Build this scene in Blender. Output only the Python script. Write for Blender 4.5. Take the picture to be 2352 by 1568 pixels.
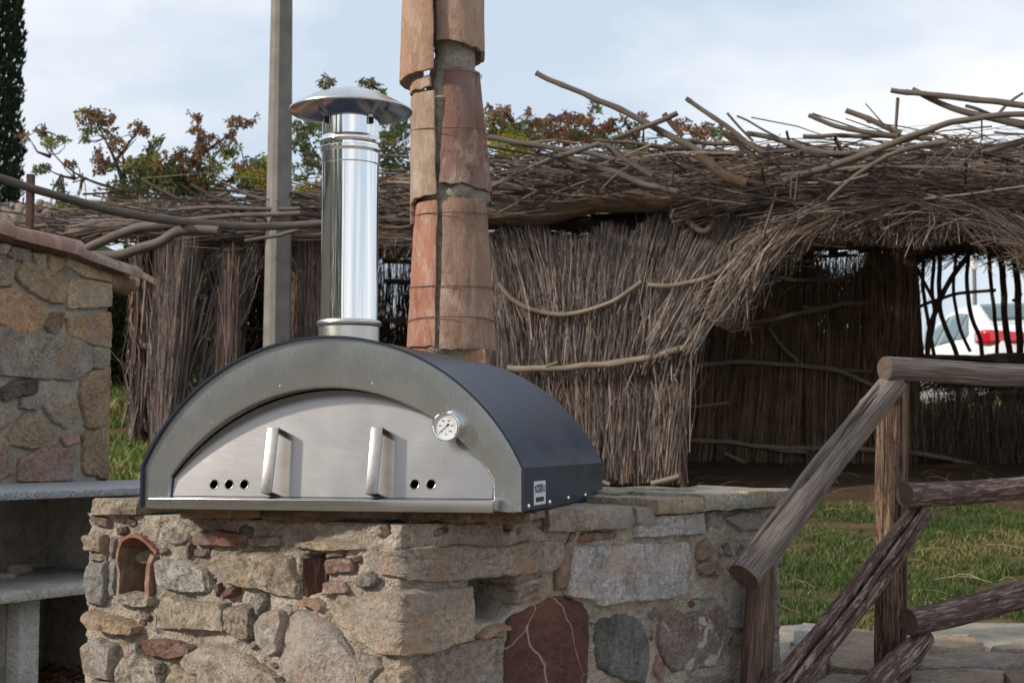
import bpy, bmesh, math, random
import numpy as np
from mathutils import Vector, noise

for o in list(bpy.data.objects):
    bpy.data.objects.remove(o, do_unlink=True)
scene = bpy.context.scene
COL = scene.collection
rnd = random.Random(7)
nr = np.random.default_rng(11)
rad = math.radians

# ------------------------------------------------------------------ camera
CZ = 1.061                      # lens height, metres
FPX = 3267.0                    # 50 mm lens in reference units of 2352 per frame width
PITCH = math.atan(235 / FPX)
cam = bpy.data.cameras.new('camera')
cam.lens = 50.0
cam.sensor_width = 36.0
cam.clip_end = 2000
cam.dof.use_dof = True
cam.dof.focus_distance = 3.55
cam.dof.aperture_fstop = 10.0
camo = bpy.data.objects.new('camera', cam)
camo.location = (0, 0, CZ)
camo.rotation_euler = (rad(90) + PITCH, 0, 0)
COL.objects.link(camo)
scene.camera = camo

# ------------------------------------------------------------------ light
SUN_AZ = rad(66)                # to the left of straight behind the camera
SUN_EL = rad(27)
SDIR = Vector((-math.sin(SUN_AZ) * math.cos(SUN_EL), -math.cos(SUN_AZ) * math.cos(SUN_EL), math.sin(SUN_EL)))
sun = bpy.data.lights.new('sun', 'SUN')
sun.energy = 4.0
sun.angle = rad(3.5)
sun.color = (1.0, 0.90, 0.77)
suno = bpy.data.objects.new('sun', sun)
suno.rotation_euler = SDIR.to_track_quat('Z', 'Y').to_euler()
suno.location = SDIR * 60
COL.objects.link(suno)

world = bpy.data.worlds.new('World')
scene.world = world
world.use_nodes = True
wt = world.node_tree
wt.nodes.clear()
def wn(t, **k):
    n = wt.nodes.new(t)
    for a, v in k.items():
        setattr(n, a, v)
    return n
wl = wt.links.new
sky = wn('ShaderNodeTexSky', sky_type='NISHITA', sun_disc=False)
sky.sun_elevation = SUN_EL
sky.sun_rotation = math.atan2(SDIR.x, SDIR.y)
sky.air_density = 1.0
sky.dust_density = 2.5
sky.ozone_density = 1.2
bg = wn('ShaderNodeBackground')
bg.inputs['Strength'].default_value = 0.13
wout = wn('ShaderNodeOutputWorld')
tcw = wn('ShaderNodeTexCoord')
mp = wn('ShaderNodeMapping')
mp.inputs['Scale'].default_value = (1.0, 1.0, 2.2)
mp.inputs['Location'].default_value = (0.8, 0.3, 0.3)
wl(tcw.outputs['Generated'], mp.inputs['Vector'])
nz = wn('ShaderNodeTexNoise')
nz.inputs['Scale'].default_value = 1.7
nz.inputs['Detail'].default_value = 7
nz.inputs['Roughness'].default_value = 0.52
nz.inputs['Distortion'].default_value = 0.25
wl(mp.outputs[0], nz.inputs['Vector'])
cr = wn('ShaderNodeValToRGB')
cr.color_ramp.elements[0].position = 0.43
cr.color_ramp.elements[0].color = (0, 0, 0, 1)
cr.color_ramp.elements[1].position = 0.62
cr.color_ramp.elements[1].color = (1, 1, 1, 1)
wl(nz.outputs['Fac'], cr.inputs['Fac'])
# thin high veil everywhere, then thicker cloud where the noise is high
veil = wn('ShaderNodeMixRGB')
veil.inputs['Fac'].default_value = 0.72
veil.inputs['Color2'].default_value = (6.1, 6.9, 7.9, 1)
wl(sky.outputs[0], veil.inputs['Color1'])
cmix = wn('ShaderNodeMixRGB')
cmix.inputs['Color2'].default_value = (8.9, 8.8, 8.8, 1)
wl(cr.outputs[0], cmix.inputs['Fac'])
wl(veil.outputs[0], cmix.inputs['Color1'])
wl(cmix.outputs[0], bg.inputs['Color'])
wl(bg.outputs[0], wout.inputs['Surface'])

scene.view_settings.view_transform = 'Standard'
scene.view_settings.look = 'None'
scene.view_settings.exposure = 0.0
scene.view_settings.gamma = 1.0
scene.view_settings.use_curve_mapping = False
scene.cycles.use_denoising = True
scene.cycles.max_bounces = 6
scene.cycles.transparent_max_bounces = 6

# ------------------------------------------------------------------ projection helpers (metres from sight lines)
def ray(px, py):
    x = (px - 1176.0) / FPX
    v = -(py - 784.0) / FPX
    return Vector((x, math.cos(PITCH) - v * math.sin(PITCH), math.sin(PITCH) + v * math.cos(PITCH)))
def at(px, py, Y):
    d = ray(px, py)
    t = Y / d.y
    return Vector((d.x * t, Y, CZ + d.z * t))
def atz(px, py, z):
    d = ray(px, py)
    t = (z - CZ) / d.z
    return Vector((d.x * t, d.y * t, z))
def view(ox, oy, sc):
    return lambda x, y: ((ox + x / sc) * 0.90115, (oy + y / sc) * 0.90115)
V1 = view(200, 1200, 2.904)
V2 = view(800, 1200, 2.904)
V3 = view(1300, 1150, 2.6575)
V4 = view(1800, 850, 1.762)
V5 = view(0, 400, 2.614)
V6 = view(0, 900, 1.866)
V7 = view(900, 0, 1.65)
V8 = view(650, 150, 1.96)
V9 = view(1200, 150, 2.851)
V10 = view(1850, 150, 2.851)
V11 = view(1200, 500, 2.09)
V12 = view(1750, 550, 2.2395)
V13 = view(0, 200, 3.136)
V14 = view(250, 500, 2.4125)
def srgb(r, g, b):
    f = lambda c: (c / 255 / 12.92) if c / 255 <= 0.04045 else ((c / 255 + 0.055) / 1.055) ** 2.4
    return (f(r), f(g), f(b), 1.0)

def dull(cc, k=0.35):
    g = sum(cc) / 3.0
    return srgb(*[min(255, (c + (g * w - c) * k) * 0.93) for c, w in zip(cc, (1.03, 0.995, 0.975))])

# ------------------------------------------------------------------ object helpers
W = {}
def root(name, label, cat, loc, rz=0.0, group=None, kind=None):
    o = bpy.data.objects.new(name, None)
    o.empty_display_size = 0.1
    o.location = loc
    o.rotation_euler = (0, 0, rz)
    COL.objects.link(o)
    tag(o, label, cat, group, kind)
    W[o.name] = Vector(loc)
    return o
def tag(o, label=None, cat=None, group=None, kind=None):
    if label: o['label'] = label
    if cat: o['category'] = cat
    if group: o['group'] = group
    if kind: o['kind'] = kind
    return o
def mk(name, verts, faces, mat, parent=None, smooth=False, col=None, uv=None, color=None, label=None, kind=None, base=False):
    v = np.asarray(verts, dtype=np.float64).reshape(-1, 3)
    lo, hi = v.min(0), v.max(0)
    c = (lo + hi) / 2
    if base: c[2] = lo[2]
    v = v - c
    me = bpy.data.meshes.new(name)
    fl = faces.tolist() if isinstance(faces, np.ndarray) else faces
    me.from_pydata(v.tolist(), [], fl)
    if col is not None:
        a = me.color_attributes.new('Col', 'FLOAT_COLOR', 'POINT')
        cc = np.ones((len(v), 4), dtype=np.float32)
        cc[:, :3] = np.asarray(col, dtype=np.float32)[:, :3]
        a.data.foreach_set('color', cc.ravel())
    if uv is not None:
        l = me.uv_layers.new(name='UVMap')
        vi = np.empty(len(me.loops), dtype=np.int32)
        me.loops.foreach_get('vertex_index', vi)
        l.data.foreach_set('uv', np.asarray(uv, dtype=np.float32)[vi].ravel())
    if smooth:
        me.polygons.foreach_set('use_smooth', [True] * len(me.polygons))
    if mat is not None: me.materials.append(mat)
    me.update()
    o = bpy.data.objects.new(name, me)
    COL.objects.link(o)
    c = Vector(c)
    W[o.name] = c
    if parent is not None:
        o.parent = parent
        o.location = c - W[parent.name]
    else:
        o.location = c
    if color is not None: o.color = color
    if label: o['label'] = label
    if kind: o['kind'] = kind
    return o
def autosmooth(o, deg=35):
    me = o.data
    bm = bmesh.new(); bm.from_mesh(me)
    for f in bm.faces: f.smooth = True
    for e in bm.edges:
        if len(e.link_faces) == 2 and e.calc_face_angle(0) > rad(deg): e.smooth = False
    bm.to_mesh(me); bm.free()
    return o
def bevel(o, w=0.003, seg=2, angle=30):
    me = o.data
    bm = bmesh.new(); bm.from_mesh(me)
    es = [e for e in bm.edges if len(e.link_faces) == 2 and e.calc_face_angle(0) > rad(angle)]
    bmesh.ops.bevel(bm, geom=es, offset=w, segments=seg, profile=0.6, affect='EDGES', clamp_overlap=True)
    bm.to_mesh(me); bm.free()
    return autosmooth(o, 40)
def fixn(o):
    bm = bmesh.new(); bm.from_mesh(o.data)
    bmesh.ops.recalc_face_normals(bm, faces=bm.faces)
    bm.to_mesh(o.data); bm.free()
    return o
def fn(p, s, k=0.0):
    return noise.noise(Vector((p[0] * s + k, p[1] * s - k * 0.7, p[2] * s + k * 1.3)))

def boxv(x0, x1, y0, y1, z0, z1):
    v = [(x0, y0, z0), (x1, y0, z0), (x1, y1, z0), (x0, y1, z0), (x0, y0, z1), (x1, y0, z1), (x1, y1, z1), (x0, y1, z1)]
    f = [(3, 2, 1, 0), (4, 5, 6, 7), (0, 1, 5, 4), (1, 2, 6, 5), (2, 3, 7, 6), (3, 0, 4, 7)]
    return v, f
def prism(poly, y0, y1):
    """poly of (x, z), extruded along y"""
    n = len(poly)
    v = [(x, y0, z) for x, z in poly] + [(x, y1, z) for x, z in poly]
    f = [tuple(range(n - 1, -1, -1)), tuple(range(n, 2 * n))]
    for i in range(n):
        j = (i + 1) % n
        f.append((i, j, n + j, n + i))
    return v, f
def lathe(prof, c=(0, 0), n=48, close=False):
    """prof list of (r, z) around vertical axis at c"""
    v, f = [], []
    m = len(prof)
    for i in range(n):
        a = 2 * math.pi * i / n
        for r, z in prof:
            v.append((c[0] + r * math.cos(a), c[1] + r * math.sin(a), z))
    for i in range(n):
        k = (i + 1) % n
        for j in range(m - 1):
            f.append((i * m + j, k * m + j, k * m + j + 1, i * m + j + 1))
        if close:
            f.append((i * m + m - 1, k * m + m - 1, k * m, i * m))
    return v, f
def resample(pts, step=None, n=None):
    P = np.array([tuple(p) for p in pts], dtype=float)
    d = np.r_[0, np.cumsum(np.linalg.norm(np.diff(P, axis=0), axis=1))]
    if n is None: n = max(3, int(d[-1] / step) + 1)
    t = np.linspace(0, d[-1], n)
    # smooth catmull-like: interpolate then average twice
    Q = np.stack([np.interp(t, d, P[:, k]) for k in range(P.shape[1])], 1)
    for _ in range(2 if n > 6 else 0):
        Q[1:-1] = 0.25 * Q[:-2] + 0.5 * Q[1:-1] + 0.25 * Q[2:]
    return Q
def tube(pts, radius, sides=12, step=0.06, rough=0.0, seed=0.0, caps=True, grooves=None, endr=None, knots=0):
    """log / branch: returns verts, faces, uv. radius a float or a list along the length"""
    Q = resample(pts, step)
    n = len(Q)
    R = np.interp(np.linspace(0, 1, n), np.linspace(0, 1, len(radius)), radius) if hasattr(radius, '__len__') else np.full(n, radius)
    T = np.gradient(Q, axis=0)
    T /= np.linalg.norm(T, axis=1)[:, None] + 1e-9
    up = np.array((0.0, 0.0, 1.0)) if abs(T[0][2]) < 0.8 else np.array((0.0, -1.0, 0.0))
    L = np.r_[0, np.cumsum(np.linalg.norm(np.diff(Q, axis=0), axis=1))]
    v, uv, f = [], [], []
    kn = [(rnd.uniform(0.1, 0.9) * L[-1], rnd.uniform(0, 6.28), rnd.uniform(0.12, 0.3)) for _ in range(knots)]
    for i in range(n):
        a = np.cross(T[i], up); a /= np.linalg.norm(a) + 1e-9
        b = np.cross(a, T[i])
        for k in range(sides):
            th = 2 * math.pi * k / sides
            r = R[i]
            if rough:
                q = (math.cos(th) * 1.3 + seed, math.sin(th) * 1.3, L[i] * 3.0 + seed)
                r *= 1 + rough * (noise.noise(Vector(q)) + 0.4 * noise.noise(Vector((q[0] * 3, q[1] * 3, q[2] * 2.5))))
            if grooves:
                for (g0, gw, gd, l0, l1) in grooves:
                    if l0 * L[-1] <= L[i] <= l1 * L[-1]:
                        gg = g0 + 0.12 * noise.noise(Vector((L[i] * 5, g0 * 3, seed)))
                        dd = abs((th - gg + math.pi) % (2 * math.pi) - math.pi)
                        if dd < gw: r -= gd * R[i] * (1 - dd / gw)
            for (kl, ka, ks) in kn:
                dd = abs((th - ka + math.pi) % (2 * math.pi) - math.pi) * R[i]
                dl = abs(L[i] - kl)
                q2 = (dd * dd + dl * dl) / (R[i] * ks * 2) ** 2
                if q2 < 1: r += R[i] * 0.16 * (1 - q2)
            p = Q[i] + (a * math.cos(th) + b * math.sin(th)) * r
            v.append(tuple(p)); uv.append((k / sides, L[i]))
    for i in range(n - 1):
        for k in range(sides):
            j = (k + 1) % sides
            f.append((i * sides + k, i * sides + j, (i + 1) * sides + j, (i + 1) * sides + k))
    if caps:
        f.append(tuple(range(sides)))
        f.append(tuple(range((n - 1) * sides + sides - 1, (n - 1) * sides - 1, -1)))
    return v, f, uv
def strands(P, R, sides=3):
    """P (N,K,3) centre lines, R (N,K) radii -> one mesh's verts and quads"""
    P = np.asarray(P, float); R = np.asarray(R, float)
    N, K, _ = P.shape
    T = np.gradient(P, axis=1)
    T /= np.linalg.norm(T, axis=2, keepdims=True) + 1e-9
    ref = nr.normal(size=(N, 1, 3))
    A = np.cross(T, np.broadcast_to(ref, T.shape)); A /= np.linalg.norm(A, axis=2, keepdims=True) + 1e-9
    B = np.cross(T, A)
    th = np.arange(sides) * 2 * math.pi / sides
    V = P[:, :, None, :] + R[:, :, None, None] * (A[:, :, None, :] * np.cos(th)[None, None, :, None] + B[:, :, None, :] * np.sin(th)[None, None, :, None])
    V = V.reshape(-1, 3)
    i, k, s = np.meshgrid(np.arange(N), np.arange(K - 1), np.arange(sides), indexing='ij')
    s2 = (s + 1) % sides
    b = i * K * sides
    F = np.stack([b + k * sides + s, b + k * sides + s2, b + (k + 1) * sides + s2, b + (k + 1) * sides + s], -1).reshape(-1, 4)
    return V, F
def percol(base, N, per, var=0.25, hue=0.06):
    c = np.array(base[:3])[None, :] * (1 + nr.uniform(-var, var, (N, 1))) * (1 + nr.uniform(-hue, hue, (N, 3)))
    return np.repeat(np.clip(c, 0, 1), per, axis=0)

# ------------------------------------------------------------------ materials
class M:
    def __init__(s, name):
        s.m = bpy.data.materials.new(name); s.m.use_nodes = True
        s.t = s.m.node_tree; s.b = s.t.nodes['Principled BSDF']; s.o = s.t.nodes['Material Output']
    def n(s, t, ins=None, **k):
        x = s.t.nodes.new(t)
        for a, v in k.items(): setattr(x, a, v)
        for a, v in (ins or {}).items():
            if isinstance(v, bpy.types.NodeSocket): s.t.links.new(v, x.inputs[a])
            else: x.inputs[a].default_value = v
        return x
    def l(s, a, b): s.t.links.new(a, b)
    def set(s, **k):
        for a, v in k.items():
            i = s.b.inputs[a.replace('_', ' ')]
            if isinstance(v, bpy.types.NodeSocket): s.l(v, i)
            else: i.default_value = v
    def coord(s, scale=(1, 1, 1), kind='Object', rand=True):
        tc = s.n('ShaderNodeTexCoord')
        vec = tc.outputs[kind]
        if rand:
            oi = s.n('ShaderNodeObjectInfo')
            mu = s.n('ShaderNodeMath', {0: oi.outputs['Random'], 1: 37.0}, operation='MULTIPLY')
            vec = s.n('ShaderNodeVectorMath', {0: vec, 1: mu.outputs[0]}, operation='ADD').outputs[0]
        return s.n('ShaderNodeMapping', {'Vector': vec, 'Scale': scale}).outputs[0]
    def noise(s, vec, scale, detail=5, rough=0.55, dist=0.0):
        return s.n('ShaderNodeTexNoise', {'Vector': vec, 'Scale': scale, 'Detail': detail, 'Roughness': rough, 'Distortion': dist}).outputs['Fac']
    def ramp(s, fac, stops):
        r = s.n('ShaderNodeValToRGB', {'Fac': fac})
        e = r.color_ramp.elements
        while len(e) < len(stops): e.new(0.5)
        for x, (p, c) in zip(e, stops):
            x.position = p; x.color = c if len(c) == 4 else (*c, 1)
        return r.outputs[0]
    def mix(s, fac, a, b, mode='MIX'):
        return s.n('ShaderNodeMixRGB', {'Fac': fac, 'Color1': a, 'Color2': b}, blend_type=mode).outputs[0]
    def math(s, op, a, b=0.0, clamp=False):
        return s.n('ShaderNodeMath', {0: a, 1: b}, operation=op, use_clamp=clamp).outputs[0]
    def bump(s, h, strength=0.4, dist=0.01, prev=None):
        ins = {'Height': h, 'Strength': strength, 'Distance': dist}
        if prev is not None: ins['Normal'] = prev
        return s.n('ShaderNodeBump', ins).outputs[0]
g1 = lambda v: (v, v, v, 1)

def m_stone(name, lo=0.62, hi=1.28, spots=None, rough_b=0.6, grainy=1.0, streak=(1, 1, 1)):
    m = M(name); c = m.coord(streak)
    oc = m.n('ShaderNodeObjectInfo').outputs['Color']
    big = m.noise(c, 11, 6, 0.6, 0.4)
    fine = m.noise(c, 70, 5, 0.7)
    k = m.ramp(big, [(0.28, g1(lo)), (0.5, g1(0.97)), (0.72, g1(hi))])
    col = m.mix(1.0, oc, k, 'MULTIPLY')
    k2 = m.ramp(fine, [(0.32, g1(max(0.25, 1 - 0.5 * grainy))), (0.5, g1(1.0)), (0.68, g1(1 + 0.34 * grainy))])
    col = m.mix(1.0, col, k2, 'MULTIPLY')
    k3 = m.ramp(m.noise(c, 165, 3, 0.7), [(0.36, g1(0.80)), (0.5, g1(1.0)), (0.64, g1(1.16))])
    col = m.mix(1.0, col, k3, 'MULTIPLY')
    # iron tint and pale lichen in patches
    w = m.ramp(m.noise(c, 6.5, 3, 0.5, 0.8), [(0.54, g1(0)), (0.70, g1(0.75))])
    col = m.mix(w, col, m.mix(1.0, oc, (1.12, 0.88, 0.68, 1), 'MULTIPLY'))
    gp = m.ramp(m.noise(c, 4.5, 4, 0.6, 0.9), [(0.50, g1(0)), (0.62, g1(0.6))])
    col = m.mix(gp, col, m.mix(0.5, oc, (0.36, 0.36, 0.37, 1)))
    pl = m.ramp(m.noise(c, 27, 5, 0.7, 0.5), [(0.6, g1(0)), (0.72, g1(0.5))])
    col = m.mix(pl, col, (0.5, 0.48, 0.44, 1))
    dk = m.ramp(m.noise(c, 45, 5, 0.75, 1.0), [(0.62, g1(0)), (0.74, g1(0.75))])
    col = m.mix(dk, col, m.mix(1.0, oc, (0.32, 0.29, 0.27, 1), 'MULTIPLY'))
    if spots:
        sp = m.ramp(m.noise(c, spots[0], 4, 0.65, 0.6), [(spots[1], g1(0)), (spots[1] + 0.05, g1(0.9))])
        col = m.mix(sp, col, spots[2])
    h = m.math('ADD', m.math('MULTIPLY', big, 0.7), m.math('MULTIPLY', fine, 0.5))
    h2 = m.noise(c, 190, 3, 0.7)
    nrm = m.bump(h, min(1.0, rough_b * 1.3), 0.03)
    pit = m.n('ShaderNodeTexVoronoi', {'Vector': c, 'Scale': 85.0}).outputs['Distance']
    nrm = m.bump(pit, 0.35 * grainy, 0.010, nrm)
    nrm = m.bump(h2, min(1.0, 0.75 * grainy), 0.010, nrm)
    m.set(Base_Color=col, Roughness=0.9, Normal=nrm)
    m.b.inputs['Specular IOR Level'].default_value = 0.25
    return m.m
STONE = m_stone('rubble_stone')
STONE_ROUGH = m_stone('coarse_limestone', 0.5, 1.35, None, 1.0, 1.5)
STONE_SPECK = m_stone('rust_speckled_stone', 0.75, 1.15, (30, 0.60, srgb(136, 106, 84)), 0.5)
STONE_PATCH = m_stone('white_patched_stone', 0.8, 1.2, (9, 0.54, srgb(196, 190, 184)), 0.6)
BRICK = m_stone('old_brick', 0.7, 1.2, (24, 0.63, srgb(170, 155, 140)), 0.6)

m = M('veined_red_marble'); c = m.coord()
wv = m.n('ShaderNodeTexNoise', {'Vector': c, 'Scale': 3.2, 'Detail': 3, 'Roughness': 0.5})
c2 = m.n('ShaderNodeVectorMath', {0: c, 1: m.n('ShaderNodeVectorMath', {0: wv.outputs['Color'], 1: (0.20, 0.20, 0.20)}, operation='MULTIPLY').outputs[0]}, operation='ADD').outputs[0]
vo = m.n('ShaderNodeTexVoronoi', {'Vector': c2, 'Scale': 5.2}, feature='DISTANCE_TO_EDGE').outputs['Distance']
vo2 = m.n('ShaderNodeTexVoronoi', {'Vector': c2, 'Scale': 15.0}, feature='DISTANCE_TO_EDGE').outputs['Distance']
base = m.ramp(m.noise(c, 9, 6, 0.6), [(0.3, srgb(62, 36, 30)), (0.55, srgb(84, 48, 42)), (0.75, srgb(112, 68, 50))])
gate = m.ramp(m.noise(c, 5, 2), [(0.42, g1(0)), (0.6, g1(1))])
v1 = m.math('MULTIPLY', m.ramp(vo, [(0.0, g1(0.75)), (0.006, g1(0.4)), (0.013, g1(0))]), m.ramp(m.noise(c, 4.0, 2), [(0.38, g1(0.1)), (0.5, g1(1))]))
v2 = m.math('MULTIPLY', m.ramp(vo2, [(0.0, g1(0.5)), (0.014, g1(0))]), gate)
col = m.mix(v2, m.mix(v1, base, srgb(186, 160, 150)), srgb(150, 116, 100))
m.set(Base_Color=col, Roughness=0.72, Normal=m.bump(m.noise(c, 34, 6, 0.7), 0.7, 0.02))
MARBLE = m.m

def m_mortar(name, cols, sc=1.0, st=0.9):
    m = M(name); c = m.coord((1, 1, 1), rand=False)
    a = m.noise(c, 9 * sc, 6, 0.65, 0.3)
    b = m.noise(c, 90 * sc, 5, 0.75)
    col = m.ramp(a, [(0.25, cols[0]), (0.5, cols[1]), (0.75, cols[2])])
    col = m.mix(1.0, col, m.ramp(b, [(0.3, g1(0.6)), (0.5, g1(1.0)), (0.7, g1(1.25))]), 'MULTIPLY')
    vo = m.n('ShaderNodeTexVoronoi', {'Vector': c, 'Scale': 130 * sc}).outputs['Distance']
    h = m.math('ADD', m.math('MULTIPLY', b, 0.6), m.math('MULTIPLY', vo, 0.5))
    nrm = m.bump(a, st * 0.8, 0.03)
    nrm = m.bump(h, st, 0.010, nrm)
    m.set(Base_Color=col, Roughness=0.95, Normal=nrm)
    m.b.inputs['Specular IOR Level'].default_value = 0.15
    return m.m
MORTAR = m_mortar('lime_mortar', [srgb(120, 112, 103), srgb(156, 146, 134), srgb(184, 174, 161)])
MORTAR_GREY = m_mortar('grey_mortar', [srgb(122, 116, 106), srgb(146, 140, 128), srgb(164, 157, 144)], 1.0, 0.5)
CONCRETE = m_mortar('stained_concrete', [srgb(124, 120, 112), srgb(170, 164, 156), srgb(194, 188, 179)], 0.35, 0.3)
BLOCK = m_mortar('rough_concrete_block', [srgb(150, 149, 145), srgb(178, 177, 172), srgb(200, 198, 193)], 0.7, 0.7)

def m_terra():
    m = M('weathered_terracotta'); c = m.coord((1, 1, 0.45))
    oc = m.n('ShaderNodeObjectInfo').outputs['Color']
    a = m.noise(c, 9, 6, 0.6, 0.8)
    col = m.mix(1.0, oc, m.ramp(a, [(0.28, g1(0.72)), (0.5, g1(0.98)), (0.72, g1(1.10))]), 'MULTIPLY')
    pz = m.ramp(m.noise(c, 4.5, 4, 0.6, 0.6), [(0.40, g1(0)), (0.62, g1(0.7))])
    col = m.mix(pz, col, m.mix(0.7, oc, srgb(132, 119, 108)))
    bl = m.ramp(m.noise(c, 10, 7, 0.72, 1.0), [(0.50, g1(0)), (0.68, g1(0.7))])
    col = m.mix(bl, col, srgb(178, 160, 146))
    dk = m.ramp(m.noise(c, 17, 5, 0.7, 1.5), [(0.54, g1(0)), (0.70, g1(0.7))])
    col = m.mix(dk, col, m.mix(1.0, oc, (0.42, 0.36, 0.35, 1), 'MULTIPLY'))
    f = m.noise(c, 110, 4, 0.7)
    col = m.mix(1.0, col, m.ramp(f, [(0.3, g1(0.86)), (0.6, g1(1.06))]), 'MULTIPLY')
    nrm = m.bump(m.math('ADD', m.math('MULTIPLY', a, 0.8), m.math('MULTIPLY', f, 0.3)), 0.75, 0.016)
    m.set(Base_Color=col, Roughness=0.85, Normal=nrm)
    m.b.inputs['Specular IOR Level'].default_value = 0.25
    return m.m
TERRA = m_terra()

def m_steel(name, base, rough, streak=None, var=0.06, smudge=0.0):
    m = M(name)
    c = m.coord((1, 1, 1), rand=False)
    r = rough
    if streak:
        cs = m.coord(streak, rand=False)
        st = m.noise(cs, 60, 4, 0.6)
        r = m.math('ADD', m.math('MULTIPLY', st, var * 2), rough - var)
        sm = m.noise(c, 7, 4, 0.55, 0.6)
        r = m.math('ADD', r, m.math('MULTIPLY', m.math('SUBTRACT', sm, 0.5), smudge))
        col = m.mix(1.0, base, m.ramp(st, [(0.3, g1(0.96)), (0.7, g1(1.03))]), 'MULTIPLY')
        col = m.mix(1.0, col, m.ramp(sm, [(0.3, g1(1 - smudge)), (0.7, g1(1.0))]), 'MULTIPLY')
        m.set(Base_Color=col, Normal=m.bump(st, 0.015, 0.001))
    else:
        m.set(Base_Color=base)
    m.set(Metallic=1.0, Roughness=r)
    return m.m
STEEL_PANEL = m_steel('brushed_steel_vertical_grain', (0.50, 0.54, 0.57, 1), 0.27, (6, 6, 0.25), 0.022, 0.09)
STEEL_DOOR = m_steel('brushed_steel_door', (0.32, 0.308, 0.304, 1), 0.29, (0.25, 6, 6), 0.03, 0.10)
STEEL_BAR = m_steel('satin_steel', (0.31, 0.30, 0.295, 1), 0.28, (6, 6, 0.5), 0.06, 0.1)
STEEL_TRAY = m_steel('brushed_steel_tray', (0.42, 0.42, 0.41, 1), 0.22, (0.25, 6, 6), 0.06, 0.1)
m = M('mirror_polished_flue_steel'); c = m.coord((1, 1, 0.35), rand=False)
m.set(Base_Color=(0.83, 0.84, 0.85, 1), Metallic=1.0, Roughness=m.ramp(m.noise(c, 9, 5, 0.6), [(0.3, g1(0.04)), (0.75, g1(0.12))]), Normal=m.bump(m.noise(c, 5, 2), 0.05, 0.01))
STEEL_FLUE = m.m
STEEL_CAP = m_steel('dull_flue_cap_steel', (0.62, 0.63, 0.64, 1), 0.24, (3, 3, 3), 0.08, 0.2)
STEEL_COLLAR = m_steel('satin_collar_steel', (0.6, 0.6, 0.59, 1), 0.33, (0.3, 0.3, 6), 0.08, 0.2)
m = M('blue_black_powder_coat'); c = m.coord(rand=False)
fine = m.noise(c, 420, 3, 0.6)
m.set(Base_Color=(0.007, 0.016, 0.036, 1), Roughness=m.ramp(m.noise(c, 12, 5, 0.6), [(0.3, g1(0.30)), (0.7, g1(0.40))]), Normal=m.bump(fine, 0.22, 0.0015))
m.b.inputs['Specular IOR Level'].default_value = 0.45
m.b.inputs['Coat Roughness'].default_value = 0.25
PAINT = m.m

def plain(name, col, rough=0.6, metal=0.0, spec=0.5, vary=0.0, scale=20):
    m = M(name)
    if vary:
        c = m.coord()
        k = m.ramp(m.noise(c, scale, 5, 0.6), [(0.3, g1(1 - vary)), (0.7, g1(1 + vary))])
        m.set(Base_Color=m.mix(1.0, col, k, 'MULTIPLY'), Normal=m.bump(m.noise(c, scale * 5, 3), 0.2, 0.005))
    else: m.set(Base_Color=col)
    m.set(Roughness=rough, Metallic=metal)
    m.b.inputs['Specular IOR Level'].default_value = spec
    return m.m
BLACK = plain('matt_black', (0.01, 0.01, 0.01, 1), 0.9)
DIAL = plain('white_dial', (0.60, 0.62, 0.63, 1), 0.5)
INK = plain('dark_blue_ink', srgb(35, 45, 85), 0.5)
INKB = plain('black_ink', (0.02, 0.02, 0.02, 1), 0.5)
PAPER = plain('white_sticker', srgb(196, 202, 212), 0.5)
RIVET = plain('bright_rivet', (0.85, 0.85, 0.85, 1), 0.2, 1.0)
WIRE = plain('rusty_wire', srgb(88, 72, 62), 0.7, 0.3, 0.5, 0.3)
RUST = plain('rusty_steel', srgb(76, 54, 48), 0.8, 0.0, 0.3, 0.35, 18)
GALV = plain('weathered_concrete_pole', srgb(120, 117, 112), 0.85, 0.0, 0.3, 0.22, 7)

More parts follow.
